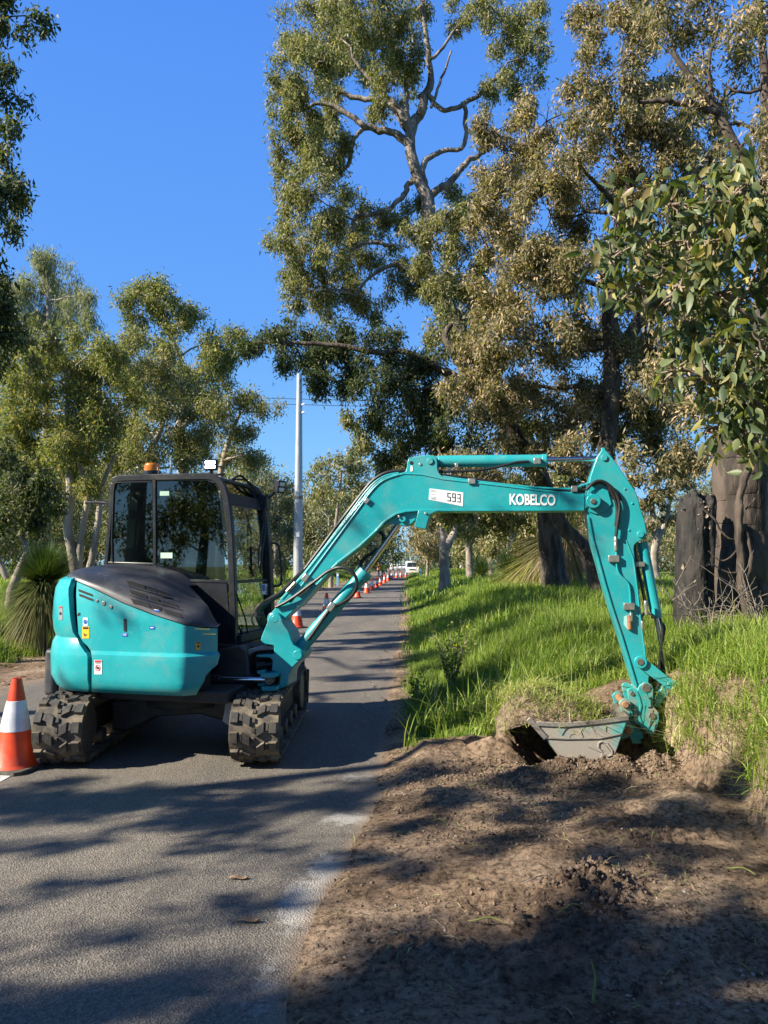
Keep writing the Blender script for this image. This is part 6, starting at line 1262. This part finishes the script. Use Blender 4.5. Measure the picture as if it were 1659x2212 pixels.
# clods and pebbles
def clods(name, label, m, n, fn, rmin, rmax, seed):
    rg = np.random.default_rng(seed); X_, Y_ = fn(rg, n); n = len(X_); Zc = height(X_, Y_); r_ = rmin * (rmax / rmin) ** (rg.random(n) ** 2.2)
    base = np.array([[1, 0, 0], [-1, 0, 0], [0, 1, 0], [0, -1, 0], [0, 0, 1], [0, 0, -1]], float); fq = np.array([[0, 2, 4], [2, 1, 4], [1, 3, 4], [3, 0, 4], [2, 0, 5], [1, 2, 5], [3, 1, 5], [0, 3, 5]])
    bm = bmesh.new(); bmesh.ops.create_icosphere(bm, subdivisions=1, radius=1); bv = np.array([v.co[:] for v in bm.verts]); bf = np.array([[v.index for v in f.verts] for f in bm.faces]); bm.free()
    nv = len(bv); S = rg.uniform(.7, 1.3, (n, 1, 3)) * r_[:, None, None] * [1, 1, .75]; V = bv[None] * (1 + rg.uniform(-.38, .38, (n, nv, 1))) * S
    V[..., 0] += X_[:, None]; V[..., 1] += Y_[:, None]; V[..., 2] += (Zc + r_ * .25)[:, None]; Q = (np.arange(n) * nv)[:, None, None] + bf[None]
    return tag(npmesh(name, V.reshape(-1, 3), Q.reshape(-1, 3), m, smooth=False), label, 'soil clods', kind='stuff')
def dugpts(rg, n):
    x = rg.uniform(-.6, 3., n); y = 1.9 + 4.6 * rg.random(n) ** .8; E_, a, b_ = masks(x, y); w = fbm(x, y, 2.2, 3, 70.) + .25; k = (E_ > .4) & (x > edge_r(y) - .02) & (rg.random(n) < np.clip(w * 2.2, .03, 1)) & (x < .56 * y + .2); return x[k], y[k]
clods('soil_clods', 'loose dark clods scattered over the dug strip', SOILM, 30000, dugpts, .003, .012, 1)
PEB = mat('pale_pebble', (.30, .24, .19), (.42, .36, .30), rough=.8, scale=12)
clods('pebbles', 'small pale stones mixed in the dug soil', PEB, 1100, dugpts, .004, .011, 2)
clods('soil_clods', 'pile of crumbled clods in the middle of the dug strip', SOILM, 900, lambda rg, n: (.98 + rg.normal(size=n) * .11, 3.66 + rg.normal(size=n) * .13), .004, .017, 3)
clods('soil_clods', 'crumbled lip of soil in front of the bucket', SOILM, 3600, lambda rg, n: (1.5 + rg.normal(size=n) * .6, 5.78 + rg.normal(size=n) * .16), .004, .017, 4)
def litter(name, label, m, P, l, w_, seed):
    rg = np.random.default_rng(seed); n = len(P); a = rg.uniform(0, 6.283, n); d = np.stack([np.cos(a), np.sin(a), rg.uniform(-.05, .35, n)], 1); s = np.stack([-np.sin(a), np.cos(a), rg.uniform(-.3, .3, n)], 1); L_ = l * rg.uniform(.4, 1.4, (n, 1)); W_ = w_ * rg.uniform(.6, 1.3, (n, 1)); c = P + [0, 0, .012]
    up = np.array([0, 0, 1.]) * L_ * .12; V = np.stack([c, c + d * L_ * .5 + s * W_ / 2 + up, c + d * L_, c + d * L_ * .5 - s * W_ / 2 + up], 1).reshape(-1, 3)
    return tag(npmesh(name, V, np.arange(4 * n).reshape(-1, 4), m, rnd=np.repeat(rg.random(n), 4)), label, 'litter', kind='stuff')
STRAW = leafmat('straw', [(.16, .24, .05), (.30, .32, .10), (.42, .34, .18), (.5, .42, .26)], trans=.1)
rg = np.random.default_rng(12); x, y = dugpts(rg, 1700); litter('grass_clippings', 'scattered green and straw coloured grass clippings on the dug soil', STRAW, np.stack([x, y, height(x, y)], 1), .09, .006, 1)
BRL = leafmat('dead_leaf', [(.14, .08, .045), (.24, .15, .09), (.36, .26, .17)], trans=.1)
x = rg.uniform(-11, -4.2, 1500); y = rg.uniform(8, 24, 1500); k = edge_l(y) - x > -.15; x, y = x[k], y[k]; litter('bark_litter', 'fallen leaves and bark strips on the left shoulder', BRL, np.stack([x, y, height(x, y)], 1), .14, .03, 2)
x = rg.uniform(-.3, .25, 400); y = rg.uniform(7, 30, 400); x = edge_r(y) + x; litter('leaf_litter', 'fallen leaves along the right edge of the seal', BRL, np.stack([x, y, np.maximum(height(x, y), 0)], 1), .08, .02, 3)
for i, (px, py, L_, lab) in enumerate([(515, 1900, .10, 'upper of two curled brown leaves lying on the asphalt'), (536, 1994, .10, 'lower of two curled brown leaves lying on the asphalt')]):
    p = on_plane(px, py, Vector((0, 0, 0)), UP); rows = []
    for t in np.linspace(0, 1, 9):
        w_ = .018 * math.sin(math.pi * min(t * .95 + .03, 1)) ** .7
        for g in (-1, 0, 1): rows.append((p.x + (t - .5) * L_, p.y + g * w_, .003 + .006 * math.sin(t * 6.1) + abs(g) * (.006 + .008 * t) + .004 * i))
    V = np.array(rows); Q = np.array([[3 * r + g, 3 * r + g + 1, 3 * r + g + 4, 3 * r + g + 3] for r in range(8) for g in range(2)]); o = npmesh('fallen_leaf', V, Q, BRL, smooth=True, rnd=np.full(len(V), .7)); s_ = o.modifiers.new('t', 'SOLIDIFY'); s_.thickness = .001; tag(o, lab, 'leaf')
# sticks
for (px0, py0, px1, py1, d, r_, lab) in [(1330, 2150, 1325, 2060, None, .006, 'green weed stalk standing up from the shaded soil'), ]:
    p = on_plane(1287, 2175, Vector((0, 0, .04)), UP); tb = TB(); q = np.array([[p.x, p.y, -.02], [p.x - .008, p.y, .07], [p.x + .002, p.y, .14], [p.x - .012, p.y + .005, .20]]); tb.tube(q, [.006, .0055, .005, .002], 6); o = npmesh('weed_stalk', np.concatenate(tb.V), np.concatenate(tb.Q), leafmat('stalk', [(.2, .28, .08), (.3, .34, .12)], trans=.1), smooth=True, rnd=np.full(24, .5)); tag(o, lab, 'weed')
for i, (px, py, ln, ang, lab) in enumerate([(1050, 2005, .16, -.4, 'pale green grass stem lying on the soil left of the clod pile'), (1230, 1990, .12, .2, 'short green grass stem right beside the clod pile'), (1600, 1905, .16, -.9, 'bent green grass stem on the sunlit soil at the right'), (1160, 1925, .16, .1, 'thin dry twig on the soil above the clod pile')]):
    p = on_plane(px, py, Vector((0, 0, .05)), UP); z = hz(p.x, p.y) + .02; t = np.linspace(-.5, .5, 7)[:, None]; q = np.array([p.x, p.y, z]) + t * ln * np.array([math.cos(ang), math.sin(ang), .05]) + np.array([0, 0, .02]) * np.cos(t * 3) + np.array([0, .02, 0]) * np.sin(t * 5); tb = TB(); tb.tube(q, [.002, .003, .0035, .0035, .003, .0025, .001], 5)
    o = npmesh('grass_straw', np.concatenate(tb.V), np.concatenate(tb.Q), DEAD if i == 3 else STRAW, smooth=True, rnd=np.full(35, .2)); tag(o, lab, 'straw')
# yellow flowering weed on the verge
def weed(label, px, py, d, seed, n=22, h=.55):
    rg = np.random.default_rng(seed); p = at(px, py, d); z = hz(p.x, d); rt = root('flowering_weed', (p.x, d, z), label, 'weed'); tb = TB(); C = []; Fl = []
    for i in range(n):
        a = rg.uniform(0, 6.28); l = h * rg.uniform(.6, 1.15); t = np.linspace(0, 1, 6)[:, None]; e = np.array([math.cos(a) * .3 * l, math.sin(a) * .3 * l, l]); P_ = np.array([p.x, d, z]) + e * t + rg.normal(size=(6, 3)) * .01; tb.tube(P_, np.linspace(.006, .003, 6), 4); Fl.append(P_[-1])
        for q in P_[2:]: C += [q + rg.normal(size=3) * .03 for _ in range(4)]
    tb.build('stems', leafmat('weed_stem', [(.1, .16, .05), (.16, .22, .07)]), rt) if False else npmesh('stems', np.concatenate(tb.V), np.concatenate(tb.Q), DEAD, rt, smooth=True)
    leaves('leaves', np.array(C), .055, .028, GRM, rg, rt, .1); Fl = np.array(Fl)[:max(2, n // 5)]; Cf = np.repeat(Fl, 14, 0) + rg.normal(size=(len(Fl) * 14, 3)) * .008; leaves('flowers', Cf, .02, .014, YELF, rg, rt, -.2)
YELF = leafmat('yellow_petal', [(.75, .6, .03), (.85, .72, .05)])
weed('leafy yellow flowered weed in the shaded verge left of the bucket', 975, 1395, 9.2, 1, 24, .75)
weed('small yellow flowered weed by the road edge grass', 905, 1480, 8.6, 2, 8, .35)
# ================================================================== ROAD FURNITURE, VEHICLES, PEOPLE
CONE_O = mat('cone_orange', (.78, .072, .012), (.66, .055, .012), rough=.42, scale=9, bump=.05, dust=.3)
CONE_W = mat('cone_reflective_white', (.70, .72, .76), (.55, .57, .61), rough=.35, scale=9, dust=.35)
CONE_B = mat('cone_black_base', (.025, .024, .022), (.09, .08, .065), rough=.75, scale=14)
def lathe(mb, prof_, n=32):
    V = [Vector((r_ * math.cos(2 * math.pi * k / n), r_ * math.sin(2 * math.pi * k / n), z)) for r_, z in prof_ for k in range(n)]
    mb.add(V, [(i * n + k, i * n + (k + 1) % n, (i + 1) * n + (k + 1) % n, (i + 1) * n + k) for i in range(len(prof_) - 1) for k in range(n)])
def make_cone():
    c = root('traffic_cone', (0, 0, 0), '', 'traffic cone', group='orange traffic cones along the closed lane')
    r_ = lambda z: .165 - (.165 - .036) * (z - .03) / .67
    b = MB(); lathe(b, [(.185, .028), (.175, .04), (r_(.06), .06), (r_(.30), .30), (r_(.53), .53), (r_(.70), .70), (.030, .70), (.026, .60)]); b.build1('cone_body', CONE_O, c, smooth=50)
    b = MB(); lathe(b, [(r_(.30) + .0, .30), (r_(.30) + .003, .302), (r_(.53) + .003, .528), (r_(.53), .53)]); b.build1('reflective_band', CONE_W, c)
    b = MB(); s = .20; b.prism([(-s, -s + .04, 0), (-s + .04, -s, 0), (s - .04, -s, 0), (s, -s + .04, 0), (s, s - .04, 0), (s - .04, s, 0), (-s + .04, s, 0), (-s, s - .04, 0)], [(-s, -s + .04, .03), (-s + .04, -s, .03), (s - .04, -s, .03), (s, -s + .04, .03), (s, s - .04, .03), (s - .04, s, .03), (-s + .04, s, .03), (-s, s - .04, .03)]); b.build1('cone_base', CONE_B, c, bevel=.006)
    return c
CN = make_cone()
def copy_thing(o, label):
    r_ = o.copy(); col.objects.link(r_); r_['label'] = label
    for ch in list(o.children):
        c = ch.copy(); col.objects.link(c); c.parent = r_
        for g in list(ch.children): d = g.copy(); col.objects.link(d); d.parent = c
    return r_
spots = [(42, 6.14, 'nearest orange cone with white band at the left edge beside the excavator track'), (641.5, 19.4, 'orange cone standing on the road just right of the excavator cab front'), (705.6, 24, 'orange cone half hidden behind the boom cylinder, upper part showing'), (772, 36.5, 'orange cone whose base shows just right of the boom cylinder end'),
         (791.8, 42, 'first full orange cone right of the boom cylinder rod'), (802.8, 46.5, 'second full orange cone right of the boom cylinder rod'), (813.4, 51.5, 'third full orange cone right of the boom cylinder rod'), (821.4, 56.5, 'fourth full orange cone right of the boom cylinder rod'), (830.4, 64, 'orange cone standing just in front of the yellow vested worker'),
         (838, 72, 'orange cone just past the yellow vested worker'), (842.2, 80, 'far orange cone, second past the yellow vested worker'), (846, 86, 'last cone of the long row before it turns across the road'), (856.4, 88, 'left one of the three far cones set across the road'), (865.4, 89, 'middle one of the three far cones set across the road'), (876.6, 92, 'far cone at the front wheel of the white truck')]
for i, (px, d, lab) in enumerate(spots):
    o = CN if i == 0 else copy_thing(CN, lab); o['label'] = lab; p = at(px, 1300, d); o.location = (p.x, d, .0); o.rotation_euler = (0, 0, R((i * 37) % 90 + 12) if i else R(-14))
# steel pole and wires
POLEM = mat('galvanised_steel', (.33, .35, .37), (.43, .45, .47), rough=.45, metal=.35, scale=2, stretch=(3, 3, .5))
px0 = at(643, 1300, 42); pz = hz(px0.x, 42)
pr = root('steel_pole', (px0.x, 42, pz), 'tall tapered grey steel power pole behind the boom', 'pole')
b = MB(); zt_ = 12.1; b.tube([(px0.x, 42, pz - .2), (px0.x, 42, 5.2), (px0.x, 42, 5.21), (px0.x, 42, zt_)], [.27, .235, .225, .15], 16); b.build1('pole_shaft', POLEM, pr)
b = MB()
for z_ in (9.9, 10.35): b.tube([(px0.x + .12, 41.9, z_), (px0.x + .3, 41.9, z_ + .05)], [.03, .07], 8)
b.build('insulator', WHITE, pr)
b = MB(); b.tube([(px0.x, 42, 5.15), (px0.x, 42, 5.3)], .25, 16); b.build1('pole_joint', CAST, pr)
b = MB(); b.box((px0.x, 41.74, 3.2), (.18, .02, .26)); b.build1('pole_plate', WHITE, pr)
WIRE = mat('wire', (.05, .05, .055), rough=.5)
for zz, lab in ((862, 'upper thin power line crossing the sky at the pole'), (874, 'lower thin power line crossing the sky at the pole')):
    p = at(643, zz, 42.3); tb = TB(); t = np.linspace(-1, 1, 41); q = np.stack([p.x + t * 60, 42.3 + t * 8, p.z + 3.2 * (t ** 2) + t * .0], 1); q[:, 2] = p.z + 2.0 * t ** 2 - .0; tb.tube(q, np.full(41, .016), 5); tag(npmesh('power_line', np.concatenate(tb.V), np.concatenate(tb.Q), WIRE), lab, 'wire')
# guide posts
POSTB = mat('post_blue_white', (.16, .35, .62), rough=.5)
for px, py, d, lab in ((729.5, 1264, 56, 'pale blue marker post on the left verge'), (908, 1253, 76, 'pale blue marker post on the right verge by the truck')):
    p = at(px, py, d); z = hz(p.x, d); rt = root('marker_post', (p.x, d, z), lab, 'post'); b = MB(); b.box((p.x, d, z + .45), (.16, .08, .95)); b.build1('post', POSTB, rt, bevel=.02); b = MB(); b.box((p.x, d - .05, z + .78), (.12, .012, .14)); b.build1('reflector', WHITE, rt)
# white truck
TRW = mat('white_vehicle_paint', (.74, .74, .73), (.68, .68, .66), rough=.3, scale=2, coat=.4); TIN = mat('vehicle_glass', (.02, .03, .035), rough=.06); GRI = mat('dark_grille', (.03, .03, .03), rough=.6); TYR = mat('tyre', (.02, .02, .02), rough=.85)
def truck(cx, Y, lab):
    rt = root('tipper_truck', (cx, Y, 0), lab, 'truck'); w2 = .92
    def sec(y0, y1, q, name, m, bev=.04):
        b = MB(); b.prism([(cx - w2, y, z) for y, z in q], [(cx + w2, y, z) for y, z in q]); return b.build1(name, m, rt, bevel=bev)
    cab = sec(0, 0, [(Y, .35), (Y - .02, .95), (Y + .12, 1.08), (Y + .38, 1.85), (Y + .55, 1.96), (Y + 1.6, 1.98), (Y + 1.7, .45), (Y + .9, .35)], 'cab_body', TRW, .06)
    b = MB(); b.prism([(cx - .80, Y + .135, 1.14), (cx + .80, Y + .135, 1.14), (cx + .72, Y + .355, 1.80), (cx - .72, Y + .355, 1.80)], [(cx - .80, Y + .165, 1.14), (cx + .80, Y + .165, 1.14), (cx + .72, Y + .385, 1.80), (cx - .72, Y + .385, 1.80)]); b.build1('windscreen', TIN, cab, bevel=.01)
    b = MB(); b.box((cx, Y - .02, .78), (.8, .05, .16)); b.build1('grille', GRI, cab, bevel=.01)
    for s in (-1, 1):
        b = MB(); b.box((cx + s * .68, Y - .01, .78), (.34, .06, .20)); b.build1('headlight', mat('lamp_glass', (.8, .8, .78), rough=.1) if s < 0 else bpy.data.materials['lamp_glass'], cab, bevel=.02)
        b = MB(); b.box((cx + s * 1.05, Y + .35, 1.45), (.16, .08, .34)); b.tube([(cx + s * .9, Y + .4, 1.62), (cx + s * 1.05, Y + .36, 1.6)], .015, 6); b.build1('wing_mirror', GRI, cab, bevel=.01)
        for yy in (Y + .75, Y + 3.6):
            b = MB(); b.cyl((cx + s * .70, yy, .36), (cx + s * .93, yy, .36), .36, 24); t_ = b.build1('wheel', TYR, rt, bevel=.03); b = MB(); b.cyl((cx + s * .90, yy, .36), (cx + s * .945, yy, .36), .19, 16); b.build1('hub', ZINC, t_)
    b = MB(); b.box((cx, Y - .06, .45), (1.8, .14, .22)); b.build1('bumper', TRW, rt, bevel=.04); b = MB(); b.box((cx, Y - .14, .47), (.36, .012, .11)); b.build1('number_plate', YEL, rt)
    b = MB(); b.box((cx, Y + 3.1, .95), (1.86, 2.7, .12)); [b.box((cx + s * .91, Y + 3.1, 1.2), (.05, 2.7, .5)) for s in (-1, 1)]; b.box((cx, Y + 1.8, 1.45), (1.86, .06, 1.0)); b.build1('tray', TRW, rt, bevel=.01)
    b = MB(); [b.box((cx + s * .45, Y + 2.4, .55), (.1, 4.4, .2)) for s in (-1, 1)]; b.build1('chassis_rail', GRI, rt)
    b = MB(); [b.box((cx + s * .85, Y + 1.9, 1.75), (.06, .06, .8)) for s in (-1, 1)]; b.box((cx, Y + 1.9, 2.12), (1.8, .06, .06)); b.build1('ladder_rack', ZINC, rt)
p = at(891, 1242, 110); truck(p.x, 110, 'white tray truck facing the camera on the road behind the cones')
def car(px, d, lab, w2=.9, h=1.5):
    p = at(px, 1240, d); cx, Y = p.x, d; z0 = max(0, hz(cx, d)); rt = root('parked_car', (cx, Y, z0), lab, 'car')
    q = [(Y, .3), (Y - .05, .75), (Y + .9, .95), (Y + 1.5, h), (Y + 3.2, h), (Y + 4., .95), (Y + 4.3, .85), (Y + 4.3, .3)]
    b = MB(); b.prism([(cx - w2, y, z + z0) for y, z in q], [(cx + w2, y, z + z0) for y, z in q]); b.build1('car_body', TRW, rt, bevel=.08, seg=3)
    b = MB(); b.prism([(cx - .7, Y + .93, z0 + 1.), (cx + .7, Y + .93, z0 + 1.), (cx + .62, Y + 1.42, z0 + h - .1), (cx - .62, Y + 1.42, z0 + h - .1)], [(cx - .7, Y + .90, z0 + 1.), (cx + .7, Y + .90, z0 + 1.), (cx + .62, Y + 1.39, z0 + h - .1), (cx - .62, Y + 1.39, z0 + h - .1)]); b.build1('windscreen', TIN, rt)
    for s in (-1, 1):
        for yy in (Y + .8, Y + 3.4): b = MB(); b.cyl((cx + s * .72, yy, z0 + .33), (cx + s * .92, yy, z0 + .33), .33, 20); b.build1('wheel', TYR, rt)
car(851, 172, 'larger white vehicle parked far away left of the road end'); car(868, 215, 'tiny white vehicle furthest away beside the road end')
# white farm building beyond the paddock
p = at(1031, 1216, 150); rt = root('farm_building', (p.x, 150, hz(p.x, 150)), 'small white farmhouse far beyond the right verge trunks', 'house'); x_, z_ = p.x, 0.2
WALLM = mat('white_render', (.66, .65, .62), (.6, .59, .56), rough=.7, scale=3); ROOFM = mat('pale_roof', (.4, .38, .36), rough=.6)
b = MB(); b.box((x_, 152, z_ + 1.3), (6, 5, 2.6)); b.build1('wall', WALLM, rt); b = MB(); b.prism([(x_ - 3.3, 149.2, z_ + 2.6), (x_ - 3.3, 154.8, z_ + 2.6), (x_ - 3.3, 152, z_ + 3.9)], [(x_ + 3.3, 149.2, z_ + 2.6), (x_ + 3.3, 154.8, z_ + 2.6), (x_ + 3.3, 152, z_ + 3.9)]); b.build1('roof', ROOFM, rt)
for dx in (-1.7, 1.5): b = MB(); b.box((x_ + dx, 149.48, z_ + 1.4), (1., .08, 1.1)); b.build1('window', TIN, rt)
b = MB(); b.box((x_, 149.48, z_ + 1.05), (.9, .08, 2.05)); b.build1('door', GRI, rt)
# two road workers
SKIN = mat('skin', (.45, .26, .18), rough=.6); HIVY = mat('hi_vis_yellow', (.72, .72, .03), rough=.7); HIVO = mat('hi_vis_orange', (.85, .25, .02), rough=.7); NAVY = mat('navy_cloth', (.02, .03, .08), rough=.85); HATM = mat('hat_cloth', (.5, .5, .4), rough=.8); BOOT = mat('boots', (.08, .05, .03), rough=.8); SILV = mat('reflective_tape', (.7, .7, .72), rough=.3)
def person(label, X0, Y0, z0, pose, vest, turn=0.):
    rt = root('person', (X0, Y0, z0), label, 'person', rz=turn)
    J = dict(pelvis=(0, 0, .95), belly=(0, .0, 1.12), chest=(0, 0, 1.33), neck=(0, 0, 1.50), head0=(0, -.01, 1.58), head1=(0, -.01, 1.70), head2=(0, 0, 1.76))
    for s, n_ in ((-1, 'l'), (1, 'r')):
        J.update({n_ + 'hip': (s * .10, 0, .90), n_ + 'knee': (s * .12, pose[n_][0], .50), n_ + 'ank': (s * .13, pose[n_][1], .08), n_ + 'toe': (s * .14, pose[n_][1] - .17, .04), n_ + 'sho': (s * .19, 0, 1.43), n_ + 'elb': pose[n_ + 'e'], n_ + 'wri': pose[n_ + 'w'], n_ + 'pal': pose[n_ + 'p']})
    rad = dict(pelvis=.14, belly=.135, chest=.15, neck=.055, head0=.075, head1=.095, head2=.06, hip=.095, knee=.06, ank=.045, toe=.04, sho=.065, elb=.045, wri=.03, pal=.038)
    names = list(J); E_ = [('pelvis', 'belly'), ('belly', 'chest'), ('chest', 'neck'), ('neck', 'head0'), ('head0', 'head1'), ('head1', 'head2')]
    for n_ in 'lr': E_ += [('pelvis', n_ + 'hip'), (n_ + 'hip', n_ + 'knee'), (n_ + 'knee', n_ + 'ank'), (n_ + 'ank', n_ + 'toe'), ('chest', n_ + 'sho'), (n_ + 'sho', n_ + 'elb'), (n_ + 'elb', n_ + 'wri'), (n_ + 'wri', n_ + 'pal')]
    V = [Vector(J[k]) for k in names]; RR = [rad[k] if k in rad else rad[k[1:]] for k in names]
    for n_, s in (('l', -1), ('r', 1)):       # five fingers each
        w0, p0 = Vector(J[n_ + 'wri']), Vector(J[n_ + 'pal']); d = (p0 - w0).normalized(); sd_ = d.orthogonal().normalized()
        for k in range(5):
            o = sd_ * (k - 1.5) * .02 if k < 4 else sd_ * -.045 + d * -.02; i0 = names.index(n_ + 'pal'); a = len(V)
            V += [p0 + o + d * .02, p0 + o * 1.1 + d * (.05 if k < 4 else .03), p0 + o * 1.1 + d * ((.085, .095, .09, .07, .05)[k]) + Vector((0, -.01, 0))]; RR += [.009, .0085, .007]; names += [f'f{a}', f'f{a+1}', f'f{a+2}']; E_ += [(n_ + 'pal', f'f{a}'), (f'f{a}', f'f{a+1}'), (f'f{a+1}', f'f{a+2}')]
    me = bpy.data.meshes.new('body'); me.from_pydata([tuple(v) for v in V], [(names.index(a), names.index(c)) for a, c in E_], []); o = bpy.data.objects.new('body', me); col.objects.link(o); o.parent = rt; WMI[o.name] = WMI[rt.name]; me.materials.append(NAVY if True else SKIN); me.materials.append(SKIN); me.materials.append(BOOT)
    sk = o.modifiers.new('skin', 'SKIN'); sv = me.skin_vertices[0].data
    for i, r_ in enumerate(RR): sv[i].radius = (r_, r_)
    sv[0].use_root = True; ss = o.modifiers.new('sub', 'SUBSURF'); ss.levels = ss.render_levels = 2
    dg = bpy.context.evaluated_depsgraph_get(); m2 = bpy.data.meshes.new_from_object(o.evaluated_get(dg)); o.modifiers.clear(); o.data = m2
    if len(m2.materials) < 3:
        m2.materials.clear(); [m2.materials.append(q) for q in (NAVY, SKIN, BOOT)]
    for p_ in m2.polygons:
        c = p_.center; p_.material_index = 1 if (c.z > 1.47 or abs(c.x) > .22 or (c.y < -.2 and c.z > .6)) else (2 if c.z < .14 else 0); p_.use_smooth = True
    M = WMI[rt.name].inverted(); G = lambda x, y, z: M @ Vector((x, y, z))
    b = MB(); n = 16; pr_ = [(.150, .92), (.158, 1.05), (.165, 1.2), (.175, 1.34), (.165, 1.44), (.09, 1.50)]; b.add([G(r_ * 1.12 * math.cos(2 * math.pi * k / n), r_ * .95 * math.sin(2 * math.pi * k / n), z) for r_, z in pr_ for k in range(n)], [(i * n + k, i * n + (k + 1) % n, (i + 1) * n + (k + 1) % n, (i + 1) * n + k) for i in range(len(pr_) - 1) for k in range(n)])
    for s, n_ in ((-1, 'l'), (1, 'r')): b.tube([G(*J[n_ + 'sho']), G(*J[n_ + 'elb'])], [.078, .062], 10)
    vs = b.build1('hi_vis_shirt', vest, rt, smooth=60)
    b = MB(); pr_ = [(.160, 1.10), (.166, 1.15)]; b.add([G((r_ + .012) * 1.12 * math.cos(2 * math.pi * k / n), (r_ + .012) * .95 * math.sin(2 * math.pi * k / n), z) for r_, z in pr_ for k in range(n)], [(k, (k + 1) % n, n + (k + 1) % n, n + k) for k in range(n)]); b.build1('reflective_stripe', SILV, vs)
    b = MB(); pr_ = [(.19, 1.70), (.11, 1.715), (.105, 1.78), (.06, 1.82), (.001, 1.825)]; b.add([G(r_ * math.cos(2 * math.pi * k / n), r_ * math.sin(2 * math.pi * k / n), z) for r_, z in pr_ for k in range(n)], [(i * n + k, i * n + (k + 1) % n, (i + 1) * n + (k + 1) % n, (i + 1) * n + k) for i in range(len(pr_) - 1) for k in range(n)]); b.build1('sun_hat', HATM, rt, smooth=60)
    for s in (-1, 1): b = MB(); b.tube([G(s * .035, -.095, 1.665), G(s * .035, -.102, 1.665)], .011, 8); b.build1('eye', INK, rt)
    b = MB(); b.tube([G(0, -.09, 1.65), G(0, -.122, 1.625)], [.008, .014], 6); b.build1('nose', SKIN, rt); b = MB(); b.box(G(0, -.094, 1.59), (.05, .012, .01)); b.build1('mouth', RED, rt)
    for s in (-1, 1): b = MB(); b.tube([G(s * .09, 0, 1.67), G(s * .105, .005, 1.64), G(s * .09, .0, 1.62)], .012, 6); b.build1('ear', SKIN, rt)
    return rt
walk = dict(l=(-.08, -.18), r=(.02, .22), le=(-.27, .06, 1.15), lw=(-.27, -.08, .93), lp=(-.27, -.11, .86), re=(.27, .06, 1.16), rw=(.26, -.14, .98), rp=(.25, -.2, .93))
stand = dict(l=(-.03, -.02), r=(-.02, .02), le=(-.26, .05, 1.15), lw=(-.18, -.2, 1.12), lp=(-.14, -.26, 1.12), re=(.26, .05, 1.15), rw=(.18, -.2, 1.1), rp=(.14, -.26, 1.1))
p = at(827.5, 1250, 80); person('worker in yellow shirt and navy trousers walking along the cone row', p.x, 80, 0, walk, HIVY, .3)
p = at(817.5, 1250, 88); person('worker in orange shirt standing left of the yellow shirted one', p.x, 88, max(0, hz(p.x, 88)), stand, HIVO, 1.0)
for o in list(bpy.data.objects):
    if o.type == 'FONT' or o.name.startswith('tmp'): bpy.data.objects.remove(o)
